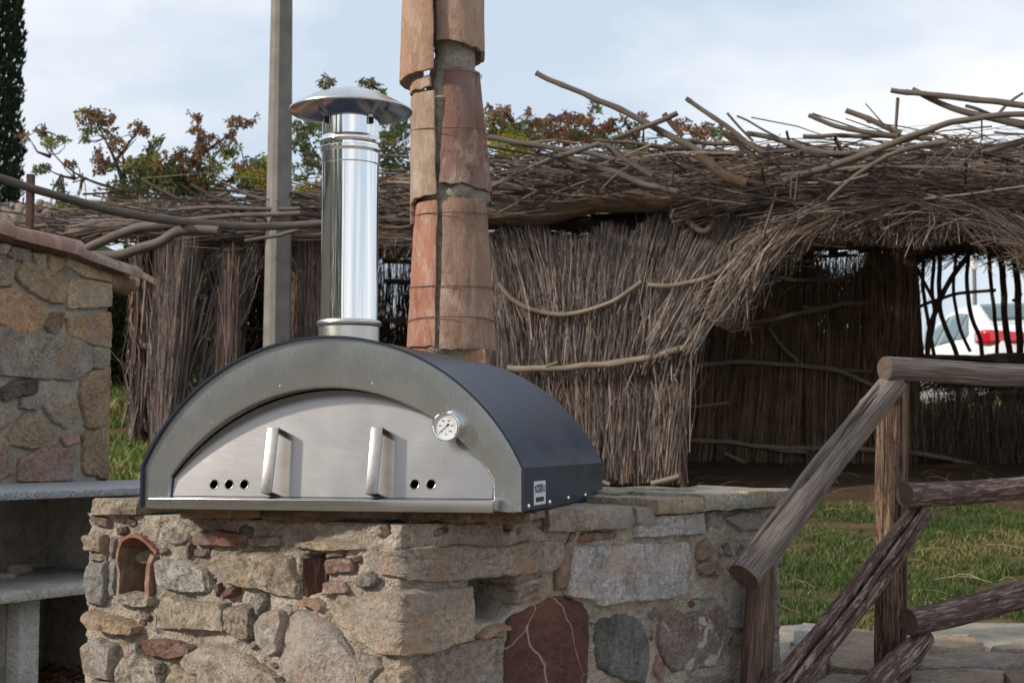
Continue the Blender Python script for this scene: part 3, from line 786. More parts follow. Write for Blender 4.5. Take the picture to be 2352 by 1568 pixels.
T = TERRA
ST = [ # view, name, polygon, proud, material, colour
 (V1, 'stone', [(110, 262), (330, 288), (352, 330), (118, 322)], .022, STONE, (200, 194, 186)),
 (V1, 'brick', [(105, 322), (240, 350), (240, 420), (108, 388)], .016, BRICK, (166, 122, 98)),
 (V1, 'brick', [(80, 475), (205, 480), (205, 600), (80, 595)], .022, BRICK, (196, 160, 126)),
 (V1, 'stone', [(105, 612), (200, 605), (208, 662), (110, 665)], .012, STONE, (184, 160, 134)),
 (V1, 'stone', [(95, 690), (220, 672), (238, 780), (230, 900), (205, 1000), (105, 975), (78, 860)], .024, STONE_ROUGH, (172, 170, 158)),
 (V1, 'stone', [(242, 668), (290, 662), (286, 930), (246, 930)], .014, STONE, (150, 155, 140)),
 (V1, 'stone', [(240, 490), (290, 480), (270, 600), (246, 640)], .010, BRICK, (150, 110, 90)),
 (V1, 'brick', [(288, 425), (350, 415), (345, 455), (300, 470)], .010, BRICK, (160, 110, 92)),
 (V1, 'stone', [(298, 928), (380, 900), (500, 912), (565, 938), (558, 1000), (480, 1008), (308, 968)], .030, STONE_ROUGH, (206, 190, 158)),
 (V1, 'stone', [(600, 420), (740, 366), (835, 420), (822, 520), (720, 545), (600, 490)], .014, STONE_ROUGH, (204, 196, 180)),
 (V1, 'brick', [(858, 500), (905, 445), (1060, 440), (1245, 470), (1232, 562), (1030, 556), (880, 546)], .020, BRICK, (188, 106, 80)),
 (V1, 'brick', [(1268, 490), (1400, 478), (1500, 474), (1522, 552), (1282, 558)], .018, BRICK, (188, 150, 116)),
 (V1, 'stone', [(1608, 525), (1800, 512), (2050, 512), (2120, 575), (1860, 592), (1620, 560)], .026, STONE, (200, 172, 140)),
 (V1, 'brick', [(858, 580), (970, 574), (962, 640), (872, 632)], .014, BRICK, (152, 112, 92)),
 (V1, 'brick', [(812, 580), (835, 520), (858, 540), (850, 620), (825, 650)], .012, BRICK, (140, 80, 62)),
 (V1, 'stone', [(598, 668), (650, 645), (700, 655), (780, 682), (880, 700), (952, 730), (962, 892), (850, 898), (700, 872), (615, 840)], .028, STONE_ROUGH, (216, 212, 206)),
 (V1, 'stone', [(980, 690), (1040, 625), (1170, 605), (1300, 600), (1450, 612), (1585, 640), (1622, 780), (1622, 932), (1500, 912), (1380, 872), (1220, 852), (1060, 792)], .030, STONE_ROUGH, (212, 188, 148)),
 (V1, 'brick', [(1085, 900), (1130, 850), (1190, 860), (1160, 920), (1090, 936)], .014, BRICK, (160, 96, 82)),
 (V1, 'brick', [(1018, 840), (1060, 828), (1062, 880), (1030, 925)], .010, BRICK, (150, 80, 62)),
 (V2, 'brick', [(98, 652), (285, 655), (302, 742), (190, 762), (98, 762)], .012, BRICK, (174, 120, 98)),
 (V2, 'brick', [(78, 822), (260, 818), (278, 902), (78, 916)], .014, BRICK, (192, 144, 128)),
 (V2, 'brick', [(100, 590), (210, 588), (215, 630), (104, 640)], .008, BRICK, (170, 140, 118)),
 (V1, 'terracotta_piece', [(1636, 965), (1700, 940), (1765, 935), (1842, 990), (1805, 1046), (1730, 1010), (1650, 992)], .022, T, (194, 132, 88)),
 (V1, 'stone', [(1318, 920), (1388, 888), (1422, 960), (1352, 1082), (1326, 1000)], .020, STONE, (168, 168, 152)),
 (V1, 'stone', [(606, 1000), (640, 922), (720, 926), (820, 960), (960, 968), (1092, 980), (1118, 1172), (900, 1168), (700, 1165), (588, 1160)], .034, STONE, (198, 174, 138)),
 (V1, 'stone', [(1112, 1010), (1222, 985), (1312, 1010), (1318, 1100), (1300, 1232), (1240, 1252), (1180, 1215), (1122, 1172)], .028, STONE_ROUGH, (194, 170, 142)),
 (V1, 'stone', [(88, 1082), (120, 1025), (190, 1042), (260, 1070), (380, 1092), (472, 1152), (450, 1200), (330, 1196), (200, 1180), (130, 1150)], .042, STONE, (202, 158, 108)),
 (V1, 'stone', [(76, 1290), (150, 1236), (292, 1290), (285, 1420), (270, 1542), (180, 1525), (90, 1500)], .034, STONE, (178, 168, 156)),
 (V1, 'stone', [(308, 1490), (345, 1400), (400, 1342), (440, 1370), (480, 1252), (520, 1362), (622, 1420), (645, 1600), (320, 1600)], .036, STONE_ROUGH, (206, 192, 164)),
 (V1, 'brick', [(496, 1242), (650, 1240), (760, 1262), (862, 1300), (862, 1342), (722, 1388), (620, 1370), (540, 1352)], .030, BRICK, (166, 106, 86)),
 (V1, 'stone', [(788, 1412), (830, 1350), (900, 1310), (990, 1288), (1072, 1284), (1182, 1322), (1270, 1378), (1350, 1432), (1482, 1522), (1510, 1640), (930, 1640), (925, 1492), (850, 1470)], .034, STONE, (196, 178, 146)),
 (V1, 'stone', [(640, 1600), (680, 1500), (722, 1440), (800, 1482), (905, 1500), (915, 1600)], .022, STONE, (194, 168, 124)),
 (V1, 'stone', [(110, 1600), (130, 1548), (290, 1556), (300, 1640), (120, 1640)], .026, STONE, (186, 172, 152)),
 (V1, 'stone', [(1335, 1120), (1380, 1072), (1432, 1040), (1530, 1020), (1558, 1082), (1545, 1220), (1532, 1322), (1482, 1362), (1410, 1290), (1345, 1205)], .040, STONE, (190, 182, 172)),
 (V1, 'stone', [(1566, 1064), (1640, 1040), (1700, 1044), (1800, 1088), (1885, 1152), (1950, 1230), (2002, 1312), (2066, 1422), (2060, 1640), (1660, 1640), (1600, 1490), (1530, 1385), (1545, 1240)], .034, STONE, (200, 178, 158)),
 (V2, 'stone', [(322, 1342), (400, 1362), (482, 1382), (512, 1452), (450, 1540), (430, 1620), (330, 1620)], .016, STONE, (172, 162, 142)),
 (V2, 'stone', [(150, 1020), (210, 962), (320, 946), (430, 930), (520, 902), (600, 880), (690, 892), (800, 884), (900, 880), (1020, 872), (1150, 860), (1160, 960), (1162, 1060), (1166, 1222), (1080, 1252), (1000, 1282), (850, 1342), (700, 1352), (550, 1352), (430, 1292), (300, 1182), (200, 1100)], .024, STONE, (204, 172, 134)),
 (V2, 'stone', [(472, 1640), (500, 1540), (562, 1468), (640, 1448), (718, 1440), (722, 1640)], .024, STONE, (208, 172, 128)),
 (V2, 'stone', [(740, 1420), (900, 1332), (1020, 1290), (1150, 1262), (1270, 1240), (1392, 1228), (1402, 1360), (1400, 1640), (740, 1640)], .010, STONE_SPECK, (172, 156, 142)),
 (V2, 'stone', [(420, 622), (480, 605), (560, 600), (650, 588), (720, 562), (860, 562), (1000, 562), (1080, 541), (1250, 556), (1400, 560), (1560, 520), (1680, 518), (1792, 526), (1792, 660), (1745, 730), (1600, 745), (1480, 762), (1340, 775), (1200, 790), (1050, 805), (900, 812), (800, 806), (700, 796), (640, 772), (520, 762), (440, 700)], .022, STONE, (188, 168, 144)),
 (V2, 'stone', [(328, 850), (350, 772), (420, 740), (492, 800), (452, 862), (380, 872)], .018, STONE, (134, 134, 124)),
 (V2, 'stone', [(600, 580), (640, 552), (692, 545), (685, 570), (620, 592)], .012, STONE, (120, 110, 98)),
 (V2, 'brick', [(1182, 1218), (1260, 1152), (1340, 1130), (1425, 1132), (1432, 1172), (1320, 1184), (1222, 1242)], .028, T, (184, 126, 84)),
 (V2, 'brick', [(1445, 945), (1500, 955), (1560, 905), (1640, 878), (1690, 925), (1600, 925), (1510, 975), (1450, 968)], .014, T, (180, 120, 80)),
 (V2, 'stone', [(1480, 850), (1560, 805), (1680, 770), (1705, 800), (1640, 830), (1540, 862), (1490, 880)], .012, T, (170, 126, 98)),
 (V2, 'stone', [(1440, 1100), (1520, 1052), (1640, 1005), (1740, 942), (1820, 940), (1900, 952), (1965, 985), (2002, 1032), (2014, 1200), (2012, 1400), (2002, 1640), (1404, 1640), (1402, 1352), (1440, 1242)], .012, MARBLE, (120, 80, 70)),
 (V3, 'stone', [(704, 472), (820, 455), (960, 430), (1120, 425), (1282, 414), (1302, 552), (1140, 565), (1000, 582), (830, 576), (850, 492)], .020, STONE, (184, 181, 176)),
 (V3, 'brick', [(440, 572), (500, 545), (600, 540), (702, 538), (712, 580), (560, 602), (450, 612)], .014, BRICK, (168, 114, 84)),
 (V3, 'brick', [(360, 622), (384, 560), (402, 518), (440, 562), (420, 602)], .012, BRICK, (156, 90, 70)),
 (V3, 'stone', [(396, 492), (520, 460), (640, 468), (684, 510), (600, 532), (430, 530)], .012, STONE, (168, 164, 158)),
 (V3, 'brick', [(294, 938), (298, 830), (304, 730), (330, 622), (380, 640), (392, 762), (382, 922)], .016, T, (150, 104, 66)),
 (V3, 'stone', [(430, 652), (600, 645), (790, 640), (900, 625), (1040, 625), (1182, 614), (1216, 690), (1242, 842), (1172, 962), (1060, 985), (950, 1002), (850, 1008), (740, 1022), (580, 1042), (540, 992), (380, 972), (400, 830)], .018, STONE, (192, 192, 194)),
 (V3, 'stone', [(1240, 722), (1260, 622), (1340, 588), (1362, 660), (1352, 722), (1280, 742)], .014, STONE, (172, 124, 80)),
 (V3, 'stone', [(1258, 792), (1290, 745), (1400, 744), (1432, 800), (1392, 842), (1290, 842)], .014, STONE, (170, 128, 98)),
 (V3, 'stone', [(1430, 632), (1520, 610), (1620, 600), (1700, 612), (1680, 690), (1580, 712), (1480, 702)], .012, STONE_ROUGH, (186, 182, 176)),
 (V3, 'stone', [(1218, 990), (1300, 942), (1392, 930), (1395, 985), (1280, 1002)], .014, STONE, (196, 193, 188)),
 (V3, 'stone', [(575, 1202), (610, 1132), (680, 1120), (742, 1100), (872, 1142), (922, 1292), (930, 1420), (905, 1562), (780, 1542), (660, 1500), (590, 1462), (580, 1302)], .012, STONE, (110, 114, 109)),
 (V3, 'stone', [(910, 1102), (960, 1040), (1002, 1082), (964, 1142)], .010, STONE, (104, 110, 104)),
 (V3, 'terracotta_piece', [(956, 1482), (990, 1370), (1048, 1492), (1002, 1562)], .010, T, (156, 96, 70)),
 (V3, 'stone', [(1000, 1242), (1020, 1112), (1090, 1070), (1182, 1102), (1292, 1080), (1402, 1050), (1462, 1132), (1422, 1302), (1382, 1442), (1252, 1472), (1102, 1482), (1030, 1402)], .012, STONE_PATCH, (154, 126, 106)),
 (V3, 'stone', [(1450, 902), (1520, 880), (1600, 876), (1602, 1010), (1592, 1202), (1470, 1182)], .012, STONE, (172, 167, 158)),
 (V3, 'stone', [(1148, 1640), (1180, 1560), (1260, 1522), (1450, 1522), (1560, 1580), (1540, 1640)], .012, STONE, (162, 146, 134)),
 (V3, 'stone', [(1450, 452), (1560, 402), (1690, 420), (1722, 522), (1560, 532)], .012, STONE, (172, 168, 160)),
 (V3, 'stone', [(1372, 432), (1420, 430), (1446, 470), (1400, 520), (1362, 500)], .008, STONE, (158, 152, 142)),
 (V3, 'stone', [(1620, 880), (1700, 850), (1790, 862), (1800, 990), (1640, 1010)], .014, STONE, (164, 154, 142)),
 (V3, 'stone', [(1640, 1060), (1780, 1040), (1800, 1200), (1660, 1220)], .014, STONE, (156, 146, 136)),
 (V3, 'stone', [(1600, 740), (1700, 730), (1800, 760), (1790, 830), (1620, 840)], .012, STONE, (170, 160, 148)),
]
for i, (V, nm, q, d, mat, cc) in enumerate(ST):
    wall_stone(nm, [wpix(*V(*p)) for p in q], d * 1.05, mat, dull([c * (1.0 if V is V3 else 0.965) for c in cc], 0.54), seed=i * 2.37, flat=(V is not V1 and mat is not STONE_ROUGH))
# small rubble pinned into the joints
allp = [[wpix(*V(*p)) for p in q] for V, _, q, _, _, _ in ST] + [q for q, _ in RECESS]
cnt = 0
for t in range(900):
    s = rnd.uniform(-LLEN + 0.03, 1.5); z = rnd.uniform(0.46, 0.852)
    r = rnd.uniform(0.008, 0.021)
    if any(inpoly((s + r * a * 2.0, z + r * b * 2.0), q) for q in allp for a, b in ((0, 0), (1, 0), (-1, 0), (0, 1), (0, -1))): continue
    q = [(s + r * rnd.uniform(0.7, 1.25) * 1.35 * math.cos(a), z + r * rnd.uniform(0.6, 1.1) * math.sin(a)) for a in np.linspace(0, 2 * math.pi, 8)[:-1]]
    cc = rnd.choice([(170, 160, 146), (156, 120, 98), (186, 174, 150), (150, 146, 138), (160, 104, 84)])
    wall_stone('pebble_stone', q, rnd.uniform(0.003, 0.008), STONE, dull([c * 0.88 for c in cc], 0.5), seed=t)
    allp.append(q); cnt += 1
    if cnt > 85: break

# niche lined with a roof tile
def shell_arc(name, pts, dep, thick, color, d0=0.012, mat=T):
    """strip of baked clay following pts (s,z), running dep into the wall"""
    Q = resample([(a, b, 0) for a, b in pts], n=max(10, len(pts) * 3))[:, :2]
    Tn = np.gradient(Q, axis=0); Tn /= np.linalg.norm(Tn, axis=1)[:, None]
    Nn = np.stack([-Tn[:, 1], Tn[:, 0]], 1)
    v, f = [], []
    n = len(Q)
    for i in range(n):
        for off in (0, thick):
            for dd in (d0 + 0.003 * noise.noise(Vector((Q[i][0] * 60, Q[i][1] * 60, 0))), -dep):
                p = Q[i] + Nn[i] * off
                v.append(wmap(p[0], p[1], dd))
    for i in range(n - 1):
        a, b = i * 4, i * 4 + 4
        f += [(a, b, b + 1, a + 1), (a + 2, a + 3, b + 3, b + 2), (a, a + 2, b + 2, b), (a + 1, b + 1, b + 3, a + 3)]
    f += [(0, 1, 3, 2), (4 * n - 4, 4 * n - 2, 4 * n - 1, 4 * n - 3)]
    o = mk(name, v, f, mat, base, color=dull([c * 0.9 for c in color], 0.3))
    fixn(o)
    return autosmooth(o, 40)
shell_arc('roof_tile', [wpix(*V1(*p)) for p in [(590, 612), (540, 556), (480, 500), (410, 484), (352, 512), (326, 565)]], 0.20, -0.0085, (172, 104, 78), 0.012)
shell_arc('roof_tile', [wpix(*V1(*p)) for p in [(326, 570), (316, 620), (316, 700), (330, 760), (322, 905)]], 0.20, -0.009, (156, 118, 84), 0.012)
shell_arc('roof_tile', [wpix(*V1(*p)) for p in [(548, 932), (552, 860), (556, 760), (562, 700), (586, 628)]], 0.07, 0.015, (172, 100, 74), 0.016)
# broken tile standing inside the square hole
q = [wpix(*V1(*p)) for p in [(1652, 650), (1745, 640), (1832, 650), (1822, 915), (1655, 922)]]
v, f = [], []
for i in range(9):
    t = i / 8
    a = np.array(q[0]) * (1 - t) + np.array(q[2]) * t
    b = np.array(q[4]) * (1 - t) + np.array(q[3]) * t
    bow = -0.055 + 0.05 * (2 * t - 1) ** 2
    for (p, dz) in ((a, 0), (b, 0)):
        v.append(wmap(p[0], p[1], bow)); v.append(wmap(p[0], p[1], bow - 0.014))
for i in range(8):
    a, b = i * 4, i * 4 + 4
    f += [(a, b, b + 2, a + 2), (a + 1, a + 3, b + 3, b + 1), (a, a + 1, b + 1, b), (a + 2, b + 2, b + 3, a + 3)]
o = mk('roof_tile', v, f, T, base, color=srgb(88, 62, 54)); fixn(o); autosmooth(o)

# ---- worktop slabs
def curve_slab(name, s0, s1, out, depth, z0, z1, color, mat=STONE, seed=0.0):
    A = [wmap(s, 0, out + 0.012 * noise.noise(Vector((s * 9, seed, 0))))[:2] for s in np.linspace(s0, s1, max(3, int((s1 - s0) / 0.06)))]
    B = [wmap(s, 0, -depth)[:2] for s in np.linspace(s1, s0, 4)]
    return slab3d(name, A + B, z0, z1, mat, base, dull([c * 0.95 for c in color], 0.3), 0.008, 0.006, seed)
sj = [wpix(*V3(x, y))[0] for x, y in ((250, 440), (800, 390), (925, 370), (1256, 350), (1556, 350), (1850, 340))]
curve_slab('capping_slab', sj[0] - 0.02, sj[1], 0.026, 0.5, TOPZ - 0.03, 0.894, (176, 162, 142), seed=1)
curve_slab('capping_slab', sj[1] + 0.012, sj[2], 0.016, 0.5, TOPZ - 0.022, 0.892, (164, 160, 152), seed=2)
curve_slab('capping_slab', sj[2] + 0.006, sj[3], 0.030, 0.62, 0.870, 0.910, (186, 166, 136), seed=3)
curve_slab('capping_slab', sj[3] + 0.006, sj[4], 0.034, 0.62, 0.872, 0.918, (186, 182, 168), seed=4)
curve_slab('capping_slab', sj[4] + 0.006, sj[5] + 0.28, 0.036, 0.66, 0.874, 0.920, (182, 170, 146), seed=5)
curve_slab('capping_slab', sj[5] + 0.29, 2.25, 0.03, 0.5, 0.870, 0.915, (176, 168, 150), seed=6)
# ------ oven frame (needed for the slab it stands on)
PHI = rad(14.8)
U = Vector((math.cos(PHI), -math.sin(PHI), 0)); Vd = Vector((math.sin(PHI), math.cos(PHI), 0))
RC = atz(1205, 1175, 0.90)
OC = RC - U * 0.503
def ovw(x, y): p = OC + U * x + Vd * y; return (p.x, p.y)
slab3d('bed_slab', [ovw(-0.16, 0.012), ovw(0.10, 0.004), ovw(0.36, 0.010), ovw(0.499, 0.030), ovw(0.50, 0.75), ovw(-0.16, 0.75)], 0.871, 0.8975, STONE, base, srgb(122, 104, 80), 0.022, 0.006, 11)
slab3d('bed_slab', [ovw(-0.41, 0.03), ovw(-0.17, 0.008), ovw(-0.17, 0.7), ovw(-0.38, 0.7)], 0.874, 0.8975, STONE, base, srgb(140, 122, 98), 0.014, 0.006, 12)
# loose capping stone left of the oven
q = [atz(*V1(*p), 0.905) for p in [(148, 172), (300, 158), (430, 172), (480, 160), (480, 138), (300, 142), (170, 140)]]
a0 = atz(*V1(150, 262), TOPZ)
dl = np.array((-math.cos(LEFT_HEAD), math.sin(LEFT_HEAD))); dn = np.array((math.sin(LEFT_HEAD), math.cos(LEFT_HEAD)))
b0 = np.array(wmap(wpix(*V1(150, 262))[0], 0, 0)[:2])
b1 = np.array(wmap(wpix(*V1(478, 262))[0], 0, 0)[:2])
slab3d('capping_slab', [b0 - dn * 0.012, (b0 + b1) / 2 - dn * 0.03, b1 - dn * 0.012, b1 + dn * 0.5, b0 + dn * 0.45], TOPZ + 0.002, 0.913, STONE_ROUGH, base, srgb(170, 158, 140), 0.016, 0.01, 21)

# ================================================================== PIZZA OVEN
oven = root('pizza_oven', 'arched stainless steel pizza oven with dark blue hood and polished flue', 'pizza oven', OC, -PHI)
W[oven.name] = Vector((0, 0, 0))        # children are built in the oven's own frame
def ovl(px, py, y=0.0):
    """sight line -> oven frame (x, z) on the plane at depth y"""
    d = ray(px, py)
    n = Vd
    p0 = OC + Vd * y
    t = (p0.x * n.x + p0.y * n.y) / (d.x * n.x + d.y * n.y)
    q = Vector((d.x * t, d.y * t, CZ + d.z * t)) - OC
    return (q.dot(U), q.z)
def ovs(px, py, x=0.503):
    d = ray(px, py)
    p0 = OC + U * x
    t = (p0.x * U.x + p0.y * U.y) / (d.x * U.x + d.y * U.y)
    q = Vector((d.x * t, d.y * t, CZ + d.z * t)) - OC
    return (q.dot(Vd), q.z)
def arch(hw, apex, shoulder, bottom, n=40, soft=0.0):
    R = (hw ** 2 + (apex - shoulder) ** 2) / (2 * (apex - shoulder))
    zc = apex - R
    a0 = math.asin(hw / R)
    pts = [(-hw, bottom)]
    for i in range(n + 1):
        a = -a0 + 2 * a0 * i / n
        pts.append((R * math.sin(a), zc + R * math.cos(a)))
    pts.append((hw, bottom))
    return pts
HW, HA, HS = 0.503, 0.427, 0.104
HY0, HY1 = -0.012, 0.955
outer = arch(HW, HA, HS, 0.0, 56); inner = arch(HW - 0.004, HA - 0.004, HS - 0.001, 0.0, 56)
# hood: bent sheet with real thickness
v = [(x, HY0, z) for x, z in outer] + [(x, HY1, z) for x, z in outer] + [(x, HY0, z) for x, z in inner] + [(x, HY1, z) for x, z in inner]
n = len(outer); f = []
for i in range(n - 1):
    f += [(i + 1, i, n + i, n + i + 1), (2 * n + i, 2 * n + i + 1, 3 * n + i + 1, 3 * n + i), (i, i + 1, 2 * n + i + 1, 2 * n + i), (n + i + 1, n + i, 3 * n + i, 3 * n + i + 1)]
f += [(0, 2 * n, 3 * n, n), (n - 1, 2 * n - 1, 4 * n - 1, 3 * n - 1)]
hood = mk('hood', v, f, PAINT, oven, label='dark blue powder-coated arched hood'); fixn(hood); bevel(hood, 0.0015, 2, 50); autosmooth(hood, 12)
# edge trim round the mouth of the hood
to, ti = arch(HW + 0.0015, HA + 0.0015, HS + 0.001, -0.001, 56), arch(HW - 0.004, HA - 0.004, HS - 0.001, -0.001, 56)
v = [(x, y, z) for y in (-0.0165, -0.0125) for P in (to, ti) for x, z in P]
f = []
for i in range(n - 1):
    f += [(i, i + 1, n + i + 1, n + i), (2 * n + i + 1, 2 * n + i, 3 * n + i, 3 * n + i + 1), (i + 1, i, 2 * n + i, 2 * n + i + 1), (n + i, n + i + 1, 3 * n + i + 1, 3 * n + i)]
tr = mk('hood_trim', v, f, PAINT, oven); fixn(tr); autosmooth(tr)
v, f = prism(arch(HW - 0.009, HA - 0.009, HS, 0.0, 40), HY1 - 0.01, HY1 - 0.004)
fixn(mk('back_panel', v, f, STEEL_PANEL, oven))
v, f = boxv(-HW + 0.009, HW - 0.009, 0.06, HY1 - 0.012, 0.0, 0.012)
mk('floor_plate', v, f, STEEL_PANEL, oven)

# front panel with its rounded mouth
MH, MA, MS, MB = 0.425, 0.299, 0.077, 0.026
op = arch(HW - 0.0045, HA - 0.0045, HS - 0.001, 0.0, 56)
mo = arch(MH + 0.007, MA + 0.007, MS + 0.001, MB, 48)
bm = bmesh.new()
def loop(bm, pts, y):
    vs = [bm.verts.new((x, y, z)) for x, z in pts]
    return vs, [bm.edges.new((vs[i], vs[(i + 1) % len(vs)])) for i in range(len(vs))]
va, ea = loop(bm, op, -0.006); vb, eb = loop(bm, mo, -0.006)
bmesh.ops.triangle_fill(bm, use_beauty=True, edges=ea + eb, normal=(0, -1, 0))
prev = vb
for k, (dw, y) in enumerate([(0.0045, -0.0054), (0.0020, -0.0035), (0.0, 0.0005), (0.0, 0.055)]):
    cur = [bm.verts.new((x, y, z)) for x, z in arch(MH + dw, MA + dw, MS + dw * 0.2, MB, 48)]
    for i in range(len(cur) - 1): bm.faces.new((prev[i], prev[i + 1], cur[i + 1], cur[i]))
    prev = cur
me = bpy.data.meshes.new('front_panel'); 
bmesh.ops.recalc_face_normals(bm, faces=bm.faces)
vv = [tuple(x.co) for x in bm.verts]; bm.verts.index_update(); ff = [tuple(x.index for x in fc.verts) for fc in bm.faces]
bm.free()
fp = mk('front_panel', vv, ff, STEEL_PANEL, oven); autosmooth(fp, 25)
v, f = prism(arch(MH + 0.002, MA + 0.002, MS, MB, 30), 0.30, 0.31)
fixn(mk('oven_chamber', v, f, BLACK, oven))  # flat black plate closing the mouth behind the door

# door, leaning back in the mouth, with five air holes
TILT = rad(11)
DY, DZ = 0.002, 0.030
def dr(x, h, o=0.0):
    """door frame: x across, h up the door, o out towards the viewer"""
    return (x, DY + h * math.sin(TILT) - o * math.cos(TILT), DZ + h * math.cos(TILT) + o * math.sin(TILT))
def onDoor(px, py, o=0.0):
    x, z = ovl(px, py, 0.0)
    for _ in range(6):
        h = (z - DZ) / math.cos(TILT)
        x, z = ovl(px, py, DY + h * math.sin(TILT) - o)
    return x, (z - DZ) / math.cos(TILT)
A1 = view(340, 840, 3.095); B1 = view(1000, 840, 3.137)
holes = [onDoor(*A1(a, 1220)) for a in (636, 755, 875)] + [onDoor(*B1(a, 1236)) for a in (178, 309)]
dp = arch(0.4225, 0.270, 0.046, 0.0, 48)
bm = bmesh.new()
vs = [bm.verts.new((x, 0, h)) for x, h in dp]
es = [bm.edges.new((vs[i], vs[(i + 1) % len(vs)])) for i in range(len(vs))]
rings = []
for (hx, hh) in holes:
    r = [bm.verts.new((hx + 0.0108 * math.cos(a), 0, hh + 0.0108 * math.sin(a))) for a in np.linspace(0, 2 * math.pi, 25)[:-1]]
    es += [bm.edges.new((r[i], r[(i + 1) % 24])) for i in range(24)]
res = bmesh.ops.triangle_fill(bm, use_beauty=True, edges=es, normal=(0, -1, 0))
faces = list(bm.faces)
ext = bmesh.ops.extrude_face_region(bm, geom=faces)
for e in ext['geom']:
    if isinstance(e, bmesh.types.BMVert): e.co.y += 0.013
bmesh.ops.recalc_face_normals(bm, faces=bm.faces)
bm.verts.index_update()
vv = [dr(p.co.x, p.co.z, -p.co.y) for p in bm.verts]; ff = [tuple(x.index for x in fc.verts) for fc in bm.faces]
bm.free()
door = mk('door', vv, ff, STEEL_DOOR, oven); autosmooth(door, 30)
for hx, hh in holes:   # raised rim of each air hole
    v, f = [], []
    for i in range(24):
        a = 2 * math.pi * i / 24
        for r, o_ in ((0.0108, -0.012), (0.0108, 0.0012), (0.0118, 0.0015), (0.0130, 0.0002)):
            v.append(dr(hx + r * math.cos(a), hh + r * math.sin(a), o_))
    for i in range(24):
        j = (i + 1) % 24
        for k in range(3): f.append((i * 4 + k, j * 4 + k, j * 4 + k + 1, i * 4 + k + 1))
    autosmooth(fixn(mk('air_hole', v, f, STEEL_BAR, door)))
for px in (A1(1040, 1315)[0], A1(1872, 1315)[0]):
    hx = onDoor(px, A1(0, 1315)[1], 0.055)[0]
    w = 0.0145
    prof = [(0.0, 0.001), (0.053, 0.001), (0.046, 0.166), (0.0, 0.166), (0.0, 0.1625), (0.0422, 0.1625), (0.0488, 0.0045), (0.0, 0.0045)]
    v = [dr(hx + sx * w, h, o_) for sx in (-1, 1) for o_, h in prof]
    k = len(prof)
    f = [tuple(range(k)), tuple(range(2 * k - 1, k - 1, -1))] + [(i, k + i, k + (i + 1) % k, (i + 1) % k) for i in range(k)]
    hd = mk('handle', v, f, STEEL_BAR, door); fixn(hd); bevel(hd, 0.0008, 2, 20)

# tray
xl = ovl(340, 1165, -0.082)[0]; xr = ovl(1132, 1165, -0.082)[0]
prof = [(-0.004, 0.0), (-0.082, 0.0), (-0.084, 0.002), (-0.084, 0.0262), (-0.0815, 0.0285), (-0.004, 0.0285)]
v = [(x, y, z) for x in (xl, xr) for y, z in prof]; k = len(prof)
f = [tuple(range(k)), tuple(range(2 * k - 1, k - 1, -1))] + [(i, k + i, k + (i + 1) % k, (i + 1) % k) for i in range(k)]
tray = mk('tray', v, f, STEEL_TRAY, oven); fixn(tray); bevel(tray, 0.0015, 2, 20)
v, f = boxv(xr, xr + 0.003, -0.02, -0.003, 0.0, 0.027)
mk('weld_bead', v, f, STEEL_BAR, tray)

# thermometer on the panel, half over the door
tx, tz = ovl(*B1(425, 774), -0.036)
def disc_y(prof, n=40):
    v, f = [], []
    m_ = len(prof)
    for i in range(n):
        a = 2 * math.pi * i / n
        for r, y in prof: v.append((tx + r * math.cos(a), y, tz + r * math.sin(a)))
    for i in range(n):
        j = (i + 1) % n
        for q in range(m_ - 1): f.append((i * m_ + q, j * m_ + q, j * m_ + q + 1, i * m_ + q + 1))
    return v, f
TR = 0.0345
v, f = disc_y([(TR - 0.002, -0.001), (TR - 0.002, -0.028), (TR, -0.029), (TR, -0.036), (TR - 0.002, -0.038), (TR - 0.0045, -0.0375), (TR - 0.006, -0.034), (TR - 0.006, -0.031), (0.0005, -0.031)])
th = mk('thermometer', v, f, STEEL_FLUE, oven); fixn(th); autosmooth(th, 30)
v, f = disc_y([(TR - 0.0062, -0.0325), (0.0003, -0.0325)])
autosmooth(fixn(mk('dial', v, f, DIAL, th)))
tick = []; tf = []
def bar2(x0, z0, x1, z1, w, y, V, F):
    d = np.array((x1 - x0, z1 - z0)); d /= np.linalg.norm(d); nn = np.array((-d[1], d[0])) * w
    b = len(V)
    for (x, z) in ((x0 - nn[0], z0 - nn[1]), (x1 - nn[0], z1 - nn[1]), (x1 + nn[0], z1 + nn[1]), (x0 + nn[0], z0 + nn[1])): V.append((x, y, z))
    for (x, z) in ((x0 - nn[0], z0 - nn[1]), (x1 - nn[0], z1 - nn[1]), (x1 + nn[0], z1 + nn[1]), (x0 + nn[0], z0 + nn[1])): V.append((x, y + 0.0004, z))
    F += [(b, b + 1, b + 2, b + 3), (b + 7, b + 6, b + 5, b + 4), (b, b + 4, b + 5, b + 1), (b + 1, b + 5, b + 6, b + 2), (b + 2, b + 6, b + 7, b + 3), (b + 3, b + 7, b + 4, b)]
for i in range(26):
    a = rad(225 - 270 * i / 25)
    r0, r1 = (0.0205 if i % 5 == 0 else 0.0225), 0.0245
    bar2(tx + r0 * math.cos(a), tz + r0 * math.sin(a), tx + r1 * math.cos(a), tz + r1 * math.sin(a), 0.00035, -0.0331, tick, tf)
mk('dial_marks', tick, tf, INKB, th)
nv, nf = [], []
a = rad(222)
bar2(tx - 0.008 * math.cos(a), tz - 0.008 * math.sin(a), tx + 0.021 * math.cos(a), tz + 0.021 * math.sin(a), 0.0007, -0.0345, nv, nf)
bar2(tx - 0.010 * math.cos(a), tz - 0.010 * math.sin(a), tx - 0.003 * math.cos(a), tz - 0.003 * math.sin(a), 0.0020, -0.0342, nv, nf)
mk('needle', nv, nf, INKB, th)

